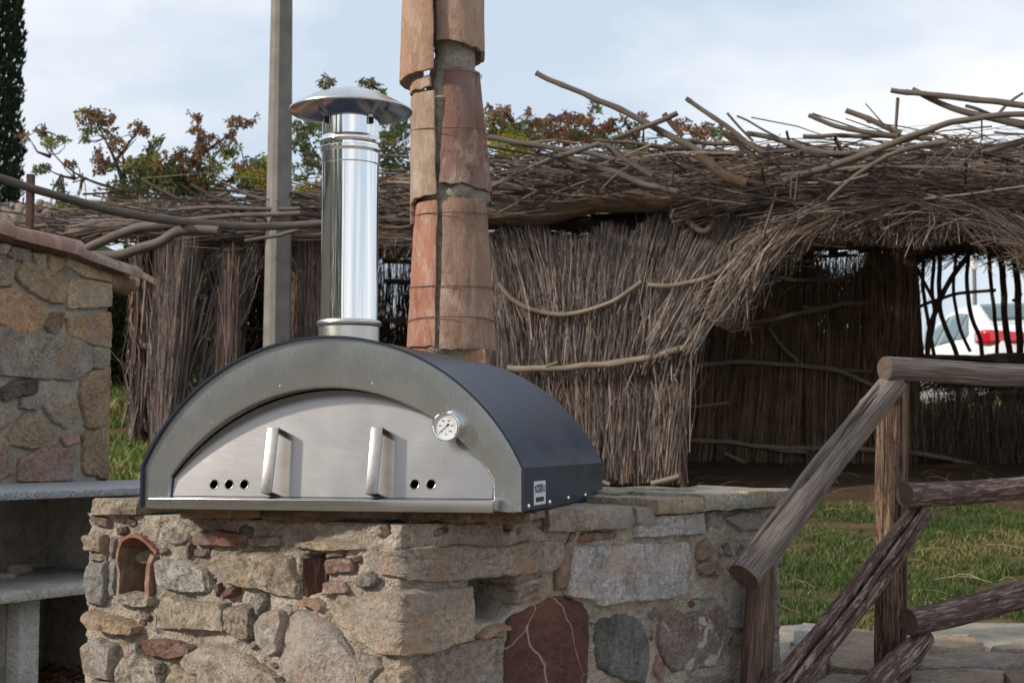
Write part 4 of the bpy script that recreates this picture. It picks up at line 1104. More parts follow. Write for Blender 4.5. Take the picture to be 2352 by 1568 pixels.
def text_mesh(name, body, size, fr, mat, parent, bold=0.0, align='CENTER', ext=0.0002):
    cu = bpy.data.curves.new('lettering', 'FONT')
    cu.body = body; cu.size = size; cu.align_x = align; cu.align_y = 'CENTER'; cu.offset = bold; cu.extrude = ext; cu.resolution_u = 2
    to_ = bpy.data.objects.new('lettering', cu); COL.objects.link(to_)
    dg = bpy.context.evaluated_depsgraph_get()
    me_ = bpy.data.meshes.new_from_object(to_.evaluated_get(dg))
    vv_ = [fr(p.co.x, p.co.y, p.co.z) for p in me_.vertices]; ff_ = [tuple(q.vertices) for q in me_.polygons]
    bpy.data.objects.remove(to_); bpy.data.curves.remove(cu); bpy.data.meshes.remove(me_)
    return mk(name, vv_, ff_, mat, parent)
for i, t in enumerate(('0', '100', '200', '300', '400', '500')):
    a = rad(225 - 270 * i / 5)
    cx_, cz_ = tx + 0.0155 * math.cos(a), tz + 0.0155 * math.sin(a)
    text_mesh('dial_number', t, 0.0048, lambda x, y, z: (cx_ + x, -0.0331 - z, cz_ + y), INKB, th)
text_mesh('dial_lettering', '°C', 0.006, lambda x, y, z: (tx + x, -0.0331 - z, tz - 0.019 + y), INK, th)

# sticker and rivets on the right side
sy0, sz1 = ovs(*B1(1130, 1212)); sy1, sz0 = ovs(*B1(1222, 1388))
XS = HW + 0.0012
v, f = boxv(HW + 0.0002, XS, sy0, sy1, sz0, sz1)
stk = mk('sticker', v, f, PAPER, oven, label='small white product label with dark blue lettering')
yc, hgt, wid = (sy0 + sy1) / 2, sz1 - sz0, sy1 - sy0
frs = lambda zc: (lambda x, y, z: (XS + 0.0003 + z, yc + x, zc + y))
text_mesh('lettering', 'PIZZAIOLO', wid * 0.178, frs(sz0 + hgt * 0.66), INK, stk, 0.0006)
for zf, h_, segs in ((0.83, 0.028, ((0.26, 0.46), (0.48, 0.60), (0.62, 0.78))), (0.52, 0.020, ((0.08, 0.14), (0.30, 0.44), (0.47, 0.56), (0.60, 0.70), (0.86, 0.92)))):
    for s0_, s1_ in segs:
        v, f = boxv(XS, XS + 0.0003, sy0 + wid * s0_, sy0 + wid * s1_, sz0 + hgt * (zf - h_), sz0 + hgt * (zf + h_))
        mk('printed_line', v, f, INK, stk)
bv, bf = [], []
yy = sy0 + wid * 0.14
while yy < sy1 - wid * 0.16:
    w = rnd.choice((0.0006, 0.0010, 0.0016))
    b = len(bv); a, c_ = boxv(XS, XS + 0.0003, yy, yy + w, sz0 + hgt * 0.12, sz0 + hgt * 0.32)
    bv += a; bf += [tuple(b + i for i in q) for q in c_]
    yy += w + rnd.choice((0.0008, 0.0014))
mk('printed_bars', bv, bf, INKB, stk)
for p in [(1090, 1410), (1258, 1378), (1407, 1345), (1543, 1322), (1668, 1305)]:
    ry, rz_ = ovs(*B1(*p))
    v, f = [], []
    for i in range(12):
        a = 2 * math.pi * i / 12
        for r, x in ((0.0062, 0.0), (0.0055, 0.002), (0.003, 0.0035), (0.0002, 0.004)): v.append((HW + x, ry + r * math.cos(a), rz_ + r * math.sin(a)))
    for i in range(12):
        j = (i + 1) % 12
        for q in range(3): f.append((i * 4 + q, j * 4 + q, j * 4 + q + 1, i * 4 + q + 1))
    autosmooth(fixn(mk('rivet', v, f, RIVET, oven)))
for p in (A1(1885, 430), A1(1160, 447), A1(615, 735)):
    x_, z_ = ovl(*p, -0.006)
    v, f = [], []
    for i in range(10):
        a = 2 * math.pi * i / 10
        for r, y_ in ((0.0036, 0.0), (0.0026, -0.0012), (0.0002, -0.0014)): v.append((x_ + r * math.cos(a), y_ - 0.006, z_ + r * math.sin(a)))
    for i in range(10):
        j = (i + 1) % 10
        for q in range(2): f.append((i * 3 + q, j * 3 + q, j * 3 + q + 1, i * 3 + q + 1))
    autosmooth(fixn(mk('rivet', v, f, STEEL_PANEL, oven)))

# flue
FY = 0.088
fx = ovl(804, 500, FY)[0]
fz = lambda py: ovl(804, py, FY - 0.05)[1]
v, f = lathe([(0.0765, 0.395), (0.0765, fz(748)), (0.081, fz(744)), (0.0825, fz(739)), (0.081, fz(734)), (0.0745, fz(732))], (fx, FY), 64)
autosmooth(fixn(mk('flue_collar', v, f, STEEL_COLLAR, oven)), 30)
prof = [(0.0725, fz(734)), (0.0725, fz(726)), (0.0725, fz(600)), (0.0725, fz(480)), (0.0725, fz(376)), (0.0725, fz(372)), (0.0735, fz(369)), (0.0735, fz(345)), (0.0745, fz(342)), (0.077, fz(338)), (0.077, fz(333)), (0.0745, fz(331)), (0.0748, fz(326)), (0.0785, fz(323)), (0.0795, fz(318)), (0.0785, fz(313)), (0.0745, fz(311)), (0.0730, fz(306)), (0.0730, fz(262)), (0.071, fz(261)), (0.071, fz(300))]
v, f = lathe(prof, (fx, FY), 72)
pipe = mk('flue_pipe', v, f, STEEL_FLUE, oven); fixn(pipe); autosmooth(pipe, 9)
v, f = boxv(fx + 0.012, fx + 0.0128, FY - 0.0731, FY - 0.0720, fz(730), fz(374))
mk('flue_strip', v, f, STEEL_COLLAR, pipe)  # narrow satin strip down the front of the pipe
CR = 0.1585
zr = fz(246)
prof = [(CR - 0.002, zr - 0.003), (CR, zr), (CR - 0.001, zr + 0.004), (CR - 0.012, zr + 0.010), (0.105, zr + 0.033), (0.060, zr + 0.049), (0.030, zr + 0.058), (0.012, zr + 0.0625), (0.0004, zr + 0.0635)]
prof2 = [(0.0004, zr + 0.060), (0.060, zr + 0.046), (0.105, zr + 0.030), (CR - 0.012, zr + 0.007), (CR - 0.004, zr + 0.001), (CR - 0.002, zr - 0.003)]
v, f = lathe(prof + prof2, (fx, FY), 72)
v = [(x, y, z + 0.0022 * (math.sin(math.atan2(y - FY, x - fx) * 8) * min(1, math.hypot(x - fx, y - FY) / 0.06)) * (1 - min(1, math.hypot(x - fx, y - FY) / CR) ** 3)) for x, y, z in v]
cap = mk('flue_cap', v, f, STEEL_CAP, oven); fixn(cap); autosmooth(cap, 30)
for i in range(4):
    a = rad(-118 + 90 * i)
    ca, sa = math.cos(a), math.sin(a)
    pts = [(fx + ca * 0.0745, FY + sa * 0.0745, fz(284)), (fx + ca * 0.0750, FY + sa * 0.0750, fz(262)), (fx + ca * 0.118, FY + sa * 0.118, zr + 0.020)]
    tv = Vector((-sa, ca, 0)) * 0.007; nv_ = Vector((ca, sa, 0)) * 0.002
    v, f = [], []
    for p in pts:
        p = Vector(p)
        v += [tuple(p - tv), tuple(p + tv), tuple(p + tv + nv_), tuple(p - tv + nv_)]
    for k in range(2):
        for q in range(4): f.append((k * 4 + q, k * 4 + (q + 1) % 4, k * 4 + 4 + (q + 1) % 4, k * 4 + 4 + q))
    f += [(3, 2, 1, 0), (8, 9, 10, 11)]
    sp = fixn(mk('cap_strut', v, f, STEEL_CAP, cap))
    v, f = boxv(-0.006, 0.006, -0.003, 0.004, -0.008, 0.008)
    rot = lambda x, y, z: (fx + ca * (0.0775 + y) - sa * x, FY + sa * (0.0775 + y) + ca * x, fz(276) + z)
    fixn(mk('strut_clip', [rot(*p) for p in v], f, BLACK, cap))

# ================================================================== TERRACOTTA CHIMNEY
CY = 4.74
cb = at(1037, 800, CY)
chim = root('tile_chimney', 'old chimney of stacked terracotta roof tiles bound with wire behind the oven', 'chimney', (cb.x, CY, TOPZ))
def tile(name, cx0, cx1, py0, py1, r0, r1, th0, th1, color, thick=0.013, seed=0.0, ragged=(4, 7), slant=0.0):
    """barrel tile: from top py0 (centre cx0, radius r0 in frame units) to bottom py1; th degrees from the front, positive to the right"""
    nU, nL = 22, 20
    v, f = [], []
    k = CY / FPX
    for side in (0, 1):
        for j in range(nL + 1):
            t = j / nL
            for i in range(nU + 1):
                a = rad(th0 + (th1 - th0) * i / nU)
                e = noise.noise(Vector((i * 0.35, seed, 0)))
                py = py0 + (py1 - py0) * t
                if j == nL: py += e * ragged[1] * 1.6 + 4 * noise.noise(Vector((i * 1.3, seed, 5))) + slant * (i / nU - 0.5)
                if j == 0: py += e * ragged[0]
                c_ = Vector((at(cx0 + (cx1 - cx0) * t, py, CY).x, CY, at(0, py, CY - 0.12).z))
                r = (r0 + (r1 - r0) * t) * k - (thick if side else 0)
                edge = 0.10 * noise.noise(Vector((t * 5, seed * 3, 1 if i < nU / 2 else 9))) if i in (0, nU) else 0
                a += edge * 0.35
                r *= 1 + 0.018 * noise.noise(Vector((i * 0.3, t * 4, seed))) + 0.006 * noise.noise(Vector((i * 1.1, t * 16, seed)))
                v.append((c_.x + r * math.sin(a), CY - r * math.cos(a), c_.z))
    m_ = nU + 1; o2 = (nL + 1) * m_
    for j in range(nL):
        for i in range(nU):
            a, b, c_, d = j * m_ + i, j * m_ + i + 1, (j + 1) * m_ + i + 1, (j + 1) * m_ + i
            f += [(a, d, c_, b), (o2 + a, o2 + b, o2 + c_, o2 + d)]
    for i in range(nU):
        f += [(i, i + 1, o2 + i + 1, o2 + i), (nL * m_ + i + 1, nL * m_ + i, o2 + nL * m_ + i, o2 + nL * m_ + i + 1)]
    for j in range(nL):
        f += [(j * m_, o2 + j * m_, o2 + (j + 1) * m_, (j + 1) * m_), (j * m_ + nU, (j + 1) * m_ + nU, o2 + (j + 1) * m_ + nU, o2 + j * m_ + nU)]
    o = mk(name, v, f, TERRA, chim, color=dull(color, 0.12)); fixn(o); bevel(o, 0.003, 2, 55)
    return o
def d7(x): return (900 + x / 1.65) * 0.90115
def e7(y): return y / 1.65 * 0.90115
tile('roof_tile', 1033, 1037, e7(838), e7(1452), 80, 103, -155, -19, (168, 112, 90), seed=1.0, ragged=(3, 3), slant=6)
tile('roof_tile', 1040, 1038, e7(828), e7(1466), 78, 103, -14, 155, (158, 122, 102), seed=2.0, ragged=(2, 3), slant=-6)
tile('roof_tile', 1028, 1036, e7(378), e7(838), 86, 95, -155, -19, (166, 138, 114), seed=3.0, ragged=(5, 4), slant=-24)
tile('roof_tile', 1041, 1038, e7(270), e7(790), 62, 94, -16, 160, (134, 94, 85), seed=4.0, ragged=(6, 8), slant=22)
tile('roof_tile', 1010, 1011, -160, e7(312), 84, 95, -150, -7, (172, 132, 106), seed=5.0, ragged=(2, 4), slant=-16)
tile('roof_tile', 1040, 1042, -200, e7(186), 72, 73, -30, 160, (174, 142, 120), seed=6.0, ragged=(2, 6), slant=38)
tile('roof_tile', 1024, 1026, e7(315), e7(362), 84, 86, -155, -24, (164, 124, 100), seed=7.0, ragged=(3, 5))
tile('roof_tile', 1036, 1038, e7(820), e7(925), 95, 96, -150, -76, (152, 100, 78), seed=8.0, ragged=(3, 3))
# mortar core
v, f = [], []
lev = [(-200, 1032, 52), (e7(150), 1034, 52), (e7(190), 1044, 48), (e7(240), 1046, 46), (e7(275), 1042, 50), (e7(330), 1036, 52), (e7(430), 1036, 66), (e7(700), 1037, 74), (e7(770), 1044, 72), (e7(800), 1046, 80), (e7(830), 1046, 80), (e7(860), 1042, 74), (e7(930), 1038, 66), (e7(1300), 1037, 84), (e7(1440), 1037, 90), (e7(1475), 1042, 96), (820, 1040, 80), (1000, 1040, 80)]
LV = np.array(lev, float); pys = np.linspace(LV[0, 0], LV[-1, 0], 150)
lev = [(p, np.interp(p, LV[:, 0], LV[:, 1]), np.interp(p, LV[:, 0], LV[:, 2])) for p in pys]
for (py, cx_, r_) in lev:
    c_ = at(cx_, py, CY)
    for i in range(40):
        a = 2 * math.pi * i / 40
        rr = r_ * CY / FPX * (1 + 0.10 * noise.noise(Vector((math.cos(a) * 3, math.sin(a) * 3, py * 0.03))) + 0.09 * noise.noise(Vector((math.cos(a) * 8, math.sin(a) * 8, py * 0.09))) + 0.04 * noise.noise(Vector((math.cos(a) * 20, math.sin(a) * 20, py * 0.22))))
        v.append((c_.x + rr * math.sin(a), CY - rr * math.cos(a), c_.z))
for j in range(len(lev) - 1):
    for i in range(40):
        k = (i + 1) % 40
        f.append((j * 40 + i, (j + 1) * 40 + i, (j + 1) * 40 + k, j * 40 + k))
mk('mortar_core', v, f, MORTAR_GREY, chim, smooth=True)
# binding wires
for (py, tilt, cx_, r_) in [(e7(322), 6, 1023, 84), (e7(556), 10, 1037, 94), (e7(912), 3, 1040, 88), (e7(1212), 5, 1038, 96), (e7(1362), -9, 1037, 103)]:
    c_ = at(cx_, py, CY)
    pts = []
    for i in range(49):
        a = 2 * math.pi * i / 48
        r = r_ * CY / FPX + 0.003
        pts.append((c_.x + r * math.sin(a), CY - r * math.cos(a), c_.z - tilt / FPX * CY * math.cos(a) + 0.004 * noise.noise(Vector((math.sin(a) * 2, math.cos(a) * 2, py)))))
    v, f, uv = tube(pts, 0.0016, 6, 0.02, caps=False)
    mk('binding_wire', v, f, WIRE, chim, uv=uv)
# brick footing under the tiles
z1 = at(1040, 806, CY).z
for k in range(9):
    zt = z1 - k * 0.062
    hw_ = 0.118 + rnd.uniform(-0.004, 0.004)
    for half in (-1, 1):
        x0, x1 = (cb.x - hw_, cb.x - 0.003) if half < 0 else (cb.x + 0.003, cb.x + hw_)
        v, f = boxv(x0, x1, CY - 0.115, CY + 0.115, max(TOPZ + 0.001, zt - 0.056), zt)
        if zt - 0.02 < TOPZ: continue
        o = mk('brick', v, f, TERRA, chim, color=srgb(*rnd.choice([(186, 128, 98), (176, 118, 92), (190, 138, 108)])))
        bevel(o, 0.004, 2)

# ================================================================== LOG RAILING
rail = root('log_railing', 'rustic railing of weathered brown logs beside the stone base', 'railing', (1.1, 4.3, 0.30))
def log(name, pts, r, mat, seed=0, groove=True, knots=3, side=64, parent=None, label=None):
    P = [at(*p) for p in pts]
    gr = [(rnd.uniform(2.2, 4.0) if k == 0 else rnd.uniform(0, 6.28), 0.13, 0.42, rnd.uniform(0, 0.05), rnd.uniform(0.75, 1.0)) for k in range(3)] + [(rnd.uniform(0, 6.28), 0.12, 0.26, a, a + 0.3) for a in (0.02, 0.1, 0.25, 0.35, 0.5, 0.6)] if groove else None
    v, f, uv = tube(P, r, side, 0.022, 0.07, seed, True, gr, knots=knots)
    o = mk(name, v, f, mat, parent or rail, uv=uv, label=label)
    o.data.materials.append(ENDGRAIN)
    o.data.polygons[len(f) - 1].material_index = 1; o.data.polygons[len(f) - 2].material_index = 1
    return autosmooth(o, 40)
log('post', [(1750, 1296, 4.16), (1742, 1450, 4.15), (1734, 1600, 4.14), (1728, 1700, 4.13)], [0.041, 0.045, 0.047, 0.047], LOG_BROWN, 1, label='brown stained short post')
log('handrail', [(1708, 1325, 3.96), (1800, 1205, 4.06), (1900, 1070, 4.20), (1990, 955, 4.34), (2052, 880, 4.44)], [0.046, 0.047, 0.045, 0.043, 0.042], LOG_GREY, 2, label='sloping weathered grey handrail log')
log('post', [(2044, 880, 4.52), (2042, 1000, 4.52), (2040, 1200, 4.52), (2042, 1400, 4.52), (2040, 1620, 4.52)], [0.040, 0.043, 0.042, 0.043, 0.044], LOG_BARK, 3, knots=5)
log('post', [(2074, 880, 4.63), (2070, 1100, 4.63), (2066, 1580, 4.63)], [0.020, 0.022, 0.024], LOG_BROWN, 13)
log('handrail', [(2032, 846, 4.40), (2120, 850, 4.46), (2240, 858, 4.54), (2352, 862, 4.62), (2480, 870, 4.70), (2640, 880, 4.8)], [0.037, 0.036, 0.037, 0.037, 0.038, 0.038], LOG_GREY, 4)
log('rail', [(2078, 1136, 4.36), (2180, 1134, 4.44), (2300, 1124, 4.54), (2440, 1116, 4.66), (2620, 1110, 4.8)], [0.038, 0.037, 0.039, 0.040, 0.04], LOG_FLAKE, 5)
log('rail', [(2086, 1428, 4.34), (2160, 1414, 4.40), (2260, 1390, 4.48), (2352, 1362, 4.56), (2480, 1330, 4.66), (2620, 1300, 4.8)], [0.040, 0.042, 0.042, 0.043, 0.043, 0.043], LOG_FLAKE, 6)
log('brace', [(2116, 1172, 4.42), (2052, 1262, 4.34), (1970, 1370, 4.24), (1890, 1470, 4.12), (1800, 1580, 4.0), (1700, 1700, 3.88)], [0.036, 0.047, 0.046, 0.045, 0.046, 0.046], LOG_FLAKE, 7, label='diagonal brace log with flaking brown paint')
log('brace', [(2126, 1462, 4.40), (2060, 1530, 4.30), (1990, 1600, 4.2), (1900, 1690, 4.1)], [0.030, 0.044, 0.045, 0.045], LOG_FLAKE, 8)

# ================================================================== LEFT: STONE WALL AND MASONRY BARBECUE
PW = np.array((-2.08, 5.78)); DW = np.array((0.5, 0.866)); NW = np.array((0.866, -0.5))
def lmap(s, z, d):
    p = PW + DW * s + NW * d
    return (p[0], p[1], z)
def lpix(px, py, d=0.0):
    r = ray(px, py)
    p0 = PW + NW * d
    t = (p0 @ NW) / (r.x * NW[0] + r.y * NW[1])
    q = np.array((r.x * t, r.y * t)) - p0
    return (float(q @ DW), CZ + r.z * t)
sE = lpix(250, 900)[0]
zA = lpix(*V5(735, 810)); zB = lpix(*V5(0, 560))
slope = (zB[1] - zA[1]) / (zB[0] - zA[0])
vt = lambda s: zA[1] + slope * (s - zA[0]) - 0.01
hut_ = root('stone_outbuilding', 'outbuilding with beige rubble stone wall and terracotta tile verge at left', 'outbuilding', (PW[0] - 0.3, PW[1] + 0.2, 0))
# wall core, mortar proud and recessed by noise
ls = np.r_[-3.2, -2.0, np.arange(-1.2, sE + 0.001, 0.018)]; ls[-1] = sE
lz = np.linspace(0, 1, 90)
v, f = [], []
for t in lz:
    for s in ls:
        z = t * vt(s)
        p = lmap(s, z, 0)
        e = 0.006 if s > sE - 0.03 else 0
        v.append(lmap(s + (0.012 * fn(p, 12) if s == ls[-1] else 0), z, -0.004 + 0.005 * fn(p, 12) + 0.003 * fn(p, 45) - e))
n = len(ls)
f = [(j * n + i, j * n + i + 1, (j + 1) * n + i + 1, (j + 1) * n + i) for j in range(len(lz) - 1) for i in range(n - 1)]
b = len(v)
v += [lmap(-3.2, 0, -0.45), lmap(sE, 0, -0.45), lmap(sE, vt(sE), -0.45), lmap(-3.2, vt(-3.2), -0.45)]
for j in range(len(lz) - 1): pass
edge = [j * n + n - 1 for j in range(len(lz))]
f.append(tuple([b + 1, b + 2] + edge[::-1])); f.append((b, b + 3, b + 2, b + 1))
topl = [(len(lz) - 1) * n + i for i in range(n)]
f.append(tuple([b + 2, b + 3] + topl))
mk('mortar_wall', v, f, MORTAR_GREY, hut_)
LS = [(V5, [(-30, 570), (70, 592), (32, 650), (-30, 640)], (204, 186, 156)), (V5, [(45, 655), (82, 602), (190, 622), (200, 700), (110, 690)], (172, 160, 142)),
 (V5, [(208, 640), (296, 652), (302, 762), (238, 722)], (206, 186, 152)), (V5, [(322, 652), (416, 682), (400, 752), (350, 776), (320, 742)], (204, 180, 142)),
 (V5, [(438, 722), (458, 690), (600, 742), (738, 792), (742, 830), (560, 802)], (208, 186, 150)), (V5, [(110, 802), (168, 702), (300, 748), (432, 812), (412, 962), (330, 962), (200, 892)], (180, 154, 116)),
 (V5, [(458, 822), (600, 828), (734, 852), (738, 992), (560, 1002), (458, 1000)], (198, 172, 136)), (V5, [(-40, 690), (92, 682), (70, 852), (-40, 862)], (172, 154, 128)),
 (V5, [(-60, 890), (100, 890), (240, 960), (302, 1062), (262, 1132), (170, 1206), (80, 1142), (-60, 1080)], (198, 156, 114)), (V5, [(300, 1122), (340, 1042), (422, 1040), (402, 1132), (350, 1190)], (146, 118, 90)),
 (V5, [(450, 1082), (580, 1058), (722, 1042), (727, 1262), (600, 1242), (460, 1182)], (186, 148, 112)), (V5, [(0, 1252), (60, 1202), (260, 1188), (480, 1190), (592, 1282), (582, 1402), (480, 1472), (240, 1462), (30, 1442)], (168, 154, 136)),
 (V5, [(610, 1262), (722, 1284), (722, 1422), (612, 1402)], (164, 146, 122)), (V6, [(390, 132), (430, 100), (512, 78), (514, 342), (410, 342), (380, 202)], (172, 144, 112)),
 (V5, [(-40, 1112), (60, 1132), (140, 1190), (-40, 1242)], (156, 148, 136)), (V6, [(0, 172), (70, 130), (170, 130), (165, 190), (100, 202), (20, 222)], (118, 102, 92)),
 (V6, [(100, 212), (150, 202), (176, 242), (170, 270), (90, 262)], (156, 142, 126)), (V6, [(208, 252), (260, 202), (340, 210), (357, 300), (312, 352), (250, 322)], (172, 152, 122)),
 (V6, [(40, 392), (90, 320), (130, 290), (210, 340), (272, 392), (250, 432), (140, 452), (60, 432)], (170, 144, 108)), (V6, [(-30, 232), (40, 252), (42, 332), (-30, 372)], (184, 152, 114)),
 (V6, [(285, 392), (370, 376), (372, 420), (310, 442)], (182, 148, 124)), (V6, [(100, 512), (200, 452), (342, 460), (330, 600), (220, 606), (90, 602)], (168, 136, 118)),
 (V6, [(390, 392), (512, 360), (522, 592), (400, 562)], (168, 142, 112)), (V6, [(-30, 422), (40, 432), (62, 562), (-30, 612)], (176, 146, 118))]
for i, (V, q, cc) in enumerate(LS):
    mx, my = sum(p[0] for p in q) / len(q), sum(p[1] for p in q) / len(q)
    wall_stone('stone', [(min(a, sE - 0.004), b_) for a, b_ in (lpix(*V(mx + (x - mx) * 1.07, my + (y - my) * 1.07)) for x, y in q)], 0.016, STONE_ROUGH if i == 15 else STONE, dull([c * 1.04 for c in cc], 0.22), mapf=lmap, parent=hut_, seed=100 + i * 1.7, flat=True)
def barrel(name, p0, p1, r0, r1, parent, color, upv=(0, 0, 1), span=200, thick=0.014, seed=0.0):
    p0, p1 = Vector(p0), Vector(p1)
    t = (p1 - p0).normalized(); side = t.cross(Vector(upv)).normalized(); up = side.cross(t)
    nU, nL = 14, 8
    v, f = [], []
    for sh in (0, 1):
        for j in range(nL + 1):
            c_ = p0.lerp(p1, j / nL); r = r0 + (r1 - r0) * j / nL - sh * thick
            for i in range(nU + 1):
                a = rad(-span / 2 + span * i / nU)
                k = 1 + 0.03 * noise.noise(Vector((i * 0.4, j * 0.6, seed)))
                v.append(tuple(c_ + (side * math.sin(a) + up * math.cos(a)) * r * k))
    m_ = nU + 1; o2 = (nL + 1) * m_
    for j in range(nL):
        for i in range(nU):
            a, b_, c2_, d = j * m_ + i, j * m_ + i + 1, (j + 1) * m_ + i + 1, (j + 1) * m_ + i
            f += [(a, d, c2_, b_), (o2 + a, o2 + b_, o2 + c2_, o2 + d)]
    for i in range(nU): f += [(i, i + 1, o2 + i + 1, o2 + i), (nL * m_ + i + 1, nL * m_ + i, o2 + nL * m_ + i, o2 + nL * m_ + i + 1)]
    for j in range(nL): f += [(j * m_, o2 + j * m_, o2 + (j + 1) * m_, (j + 1) * m_), (j * m_ + nU, (j + 1) * m_ + nU, o2 + (j + 1) * m_ + nU, o2 + j * m_ + nU)]
    o = mk(name, v, f, TERRA, parent, color=dull(color, 0.25)); fixn(o); return autosmooth(o, 40)
def lw(V, x, y, d): s, z = lpix(*V(x, y), d); return lmap(s, z, d)
barrel('roof_tile', lw(V5, -300, 430, 0.03), lw(V5, 40, 530, 0.03), 0.060, 0.064, hut_, (170, 120, 104), seed=1)
barrel('roof_tile', lw(V5, 0, 524, 0.03), lw(V5, 500, 652, 0.03), 0.052, 0.066, hut_, (168, 122, 106), seed=2)
barrel('roof_tile', lw(V5, 470, 650, 0.03), lw(V5, 900, 805, 0.03), 0.040, 0.050, hut_, (150, 124, 112), seed=3)
barrel('roof_tile', lw(V5, 560, 760, -0.05), lw(V5, 840, 840, -0.05), 0.055, 0.06, hut_, (150, 108, 80), upv=(0, 0, -1), seed=4)
for r in range(1, 5):
    for k in range(4):
        s0 = sE + 0.22 - k * 0.42
        p0 = lmap(s0 - 0.45, vt(s0 - 0.45) + 0.045, 0.03 - r * 0.13); p1 = lmap(s0, vt(s0) + 0.04, 0.03 - r * 0.13)
        barrel('roof_tile', p0, p1, 0.045, 0.058, hut_, rnd.choice([(168, 122, 104), (158, 112, 92), (150, 124, 110)]), seed=r * 5 + k)

bbq = root('masonry_barbecue', 'concrete barbecue with grey granite counter slab beside the stone wall', 'barbecue', (PW[0] + 0.3, PW[1] - 0.3, 0))
m = M('speckled_granite'); c = m.coord(rand=False)
sp_ = m.noise(c, 150, 3, 0.8)
m.set(Base_Color=m.ramp(sp_, [(0.36, srgb(78, 80, 84)), (0.5, srgb(142, 146, 152)), (0.62, srgb(184, 188, 194))]), Roughness=0.5, Normal=m.bump(sp_, 0.15, 0.003))
GRANITE = m.m
def lbox(name, s0, s1, d0, d1, z0, z1, mat, parent, bev=0.006, label=None):
    v, f = boxv(s0, s1, d0, d1, z0, z1)
    v = [lmap(s, z, d) for s, d, z in v]
    o = mk(name, v, f, mat, parent, label=label); fixn(o)
    if bev: bevel(o, bev, 2)
    return o
lbox('counter_slab', -3.2, 1.0, 0.004, 0.835, 0.872, 0.900, GRANITE, bbq, 0.006, 'grey speckled granite counter slab')
lbox('back_wall', -3.2, 0.153, 0.03, 0.12, 0.0, 0.870, CONCRETE, bbq)
lbox('side_wall', 0.155, 0.36, 0.03, 0.80, 0.0, 0.868, CONCRETE, bbq)
shelf = lbox('shelf', -3.2, 0.152, 0.122, 0.80, 0.524, 0.564, BLOCK, bbq, 0.012, 'pale concrete shelf')
lbox('pier', -0.50, -0.408, 0.124, 0.72, 0.0, 0.522, BLOCK, bbq, 0.012)
lbox('side_panel', -3.2, -0.504, 0.60, 0.66, 0.0, 0.521, CONCRETE, bbq)
lbox('hearth_floor', -0.406, 0.15, 0.124, 0.80, 0.10, 0.16, CONCRETE, bbq)
for i, (s, d, w, h) in enumerate([(-0.33, 0.42, 0.07, 0.022), (-0.10, 0.26, 0.055, 0.03), (-0.52, 0.34, 0.12, 0.012)]):
    q = [lmap(s + w * math.cos(a) * rnd.uniform(0.7, 1.1), 0, d + 0.5 * w * math.sin(a) * rnd.uniform(0.7, 1.1))[:2] for a in np.linspace(0, 6.28, 7)[:-1]]
    o = slab3d('stone_fragment', q, 0.565, 0.565 + h, STONE, None, srgb(196, 188, 176), 0.005, 0.006, i)
    tag(o, ['flat pale stone chip lying mid-way on the barbecue shelf', 'small upright pale stone chip at the back right of the barbecue shelf', 'long thin pale chip near the back wall of the barbecue shelf'][i], 'stone chip', 'stone chips on the barbecue shelf')
# dry leaves on the hearth floor
N = 260
P = np.array([lmap(nr.uniform(-0.39, 0.13), 0.165 + abs(nr.normal(0, 0.012)), nr.uniform(0.2, 0.78)) for _ in range(N)])
a = nr.normal(size=(N, 3)); a[:, 2] *= 0.3; a /= np.linalg.norm(a, axis=1)[:, None]
b_ = np.cross(a, nr.normal(size=(N, 3)) * (0.3, 0.3, 1)); b_ /= np.linalg.norm(b_, axis=1)[:, None]
V_ = np.stack([P - a * 0.03, P + b_ * 0.014, P + a * 0.03, P - b_ * 0.014], 1).reshape(-1, 3)
o = mk('dry_leaves', V_, np.arange(4 * N).reshape(N, 4), LEAF, None, col=percol(srgb(112, 76, 52), N, 4, 0.4, 0.15))
tag(o, 'brown dry leaves heaped on the dark barbecue hearth floor', 'dry leaves', kind='stuff')

# ================================================================== REED HUT
def atv(px, py, Y):
    px, py, Y = np.asarray(px, float), np.asarray(py, float), np.asarray(Y, float)
    x = (px - 1176) / FPX; v = -(py - 784) / FPX
    t = Y / (math.cos(PITCH) - v * math.sin(PITCH))
    return np.stack([x * t, Y, CZ + (math.sin(PITCH) + v * math.cos(PITCH)) * t], -1)
FY_ = lambda px: 10.25 - (np.asarray(px, float) - 330) / 2022 * 1.0      # front of the hut
BY_ = lambda px: 12.3 - (np.asarray(px, float) - 330) / 2022 * 0.7       # its back wall
hut = root('reed_hut', 'low hut of bundled dry reeds with a roof of piled branches and canes', 'hut', (0.9, 10.6, float(gz(0.9, 10.6))))
BACK_A, BACK_B = srgb(152, 130, 110), srgb(128, 107, 90)
GREY_R, TAN_R, DARK_R, WARM_R = srgb(121, 112, 108), srgb(146, 133, 122), srgb(95, 82, 75), srgb(128, 109, 97)
def polyi(pts, t):
    P = np.array(pts, float); L = np.r_[0, np.cumsum(np.linalg.norm(np.diff(P, axis=0), axis=1))]
    q = np.clip(t, -0.05, 1.05) * L[-1]
    return np.stack([np.interp(q, L, P[:, 0]), np.interp(q, L, P[:, 1])], -1)
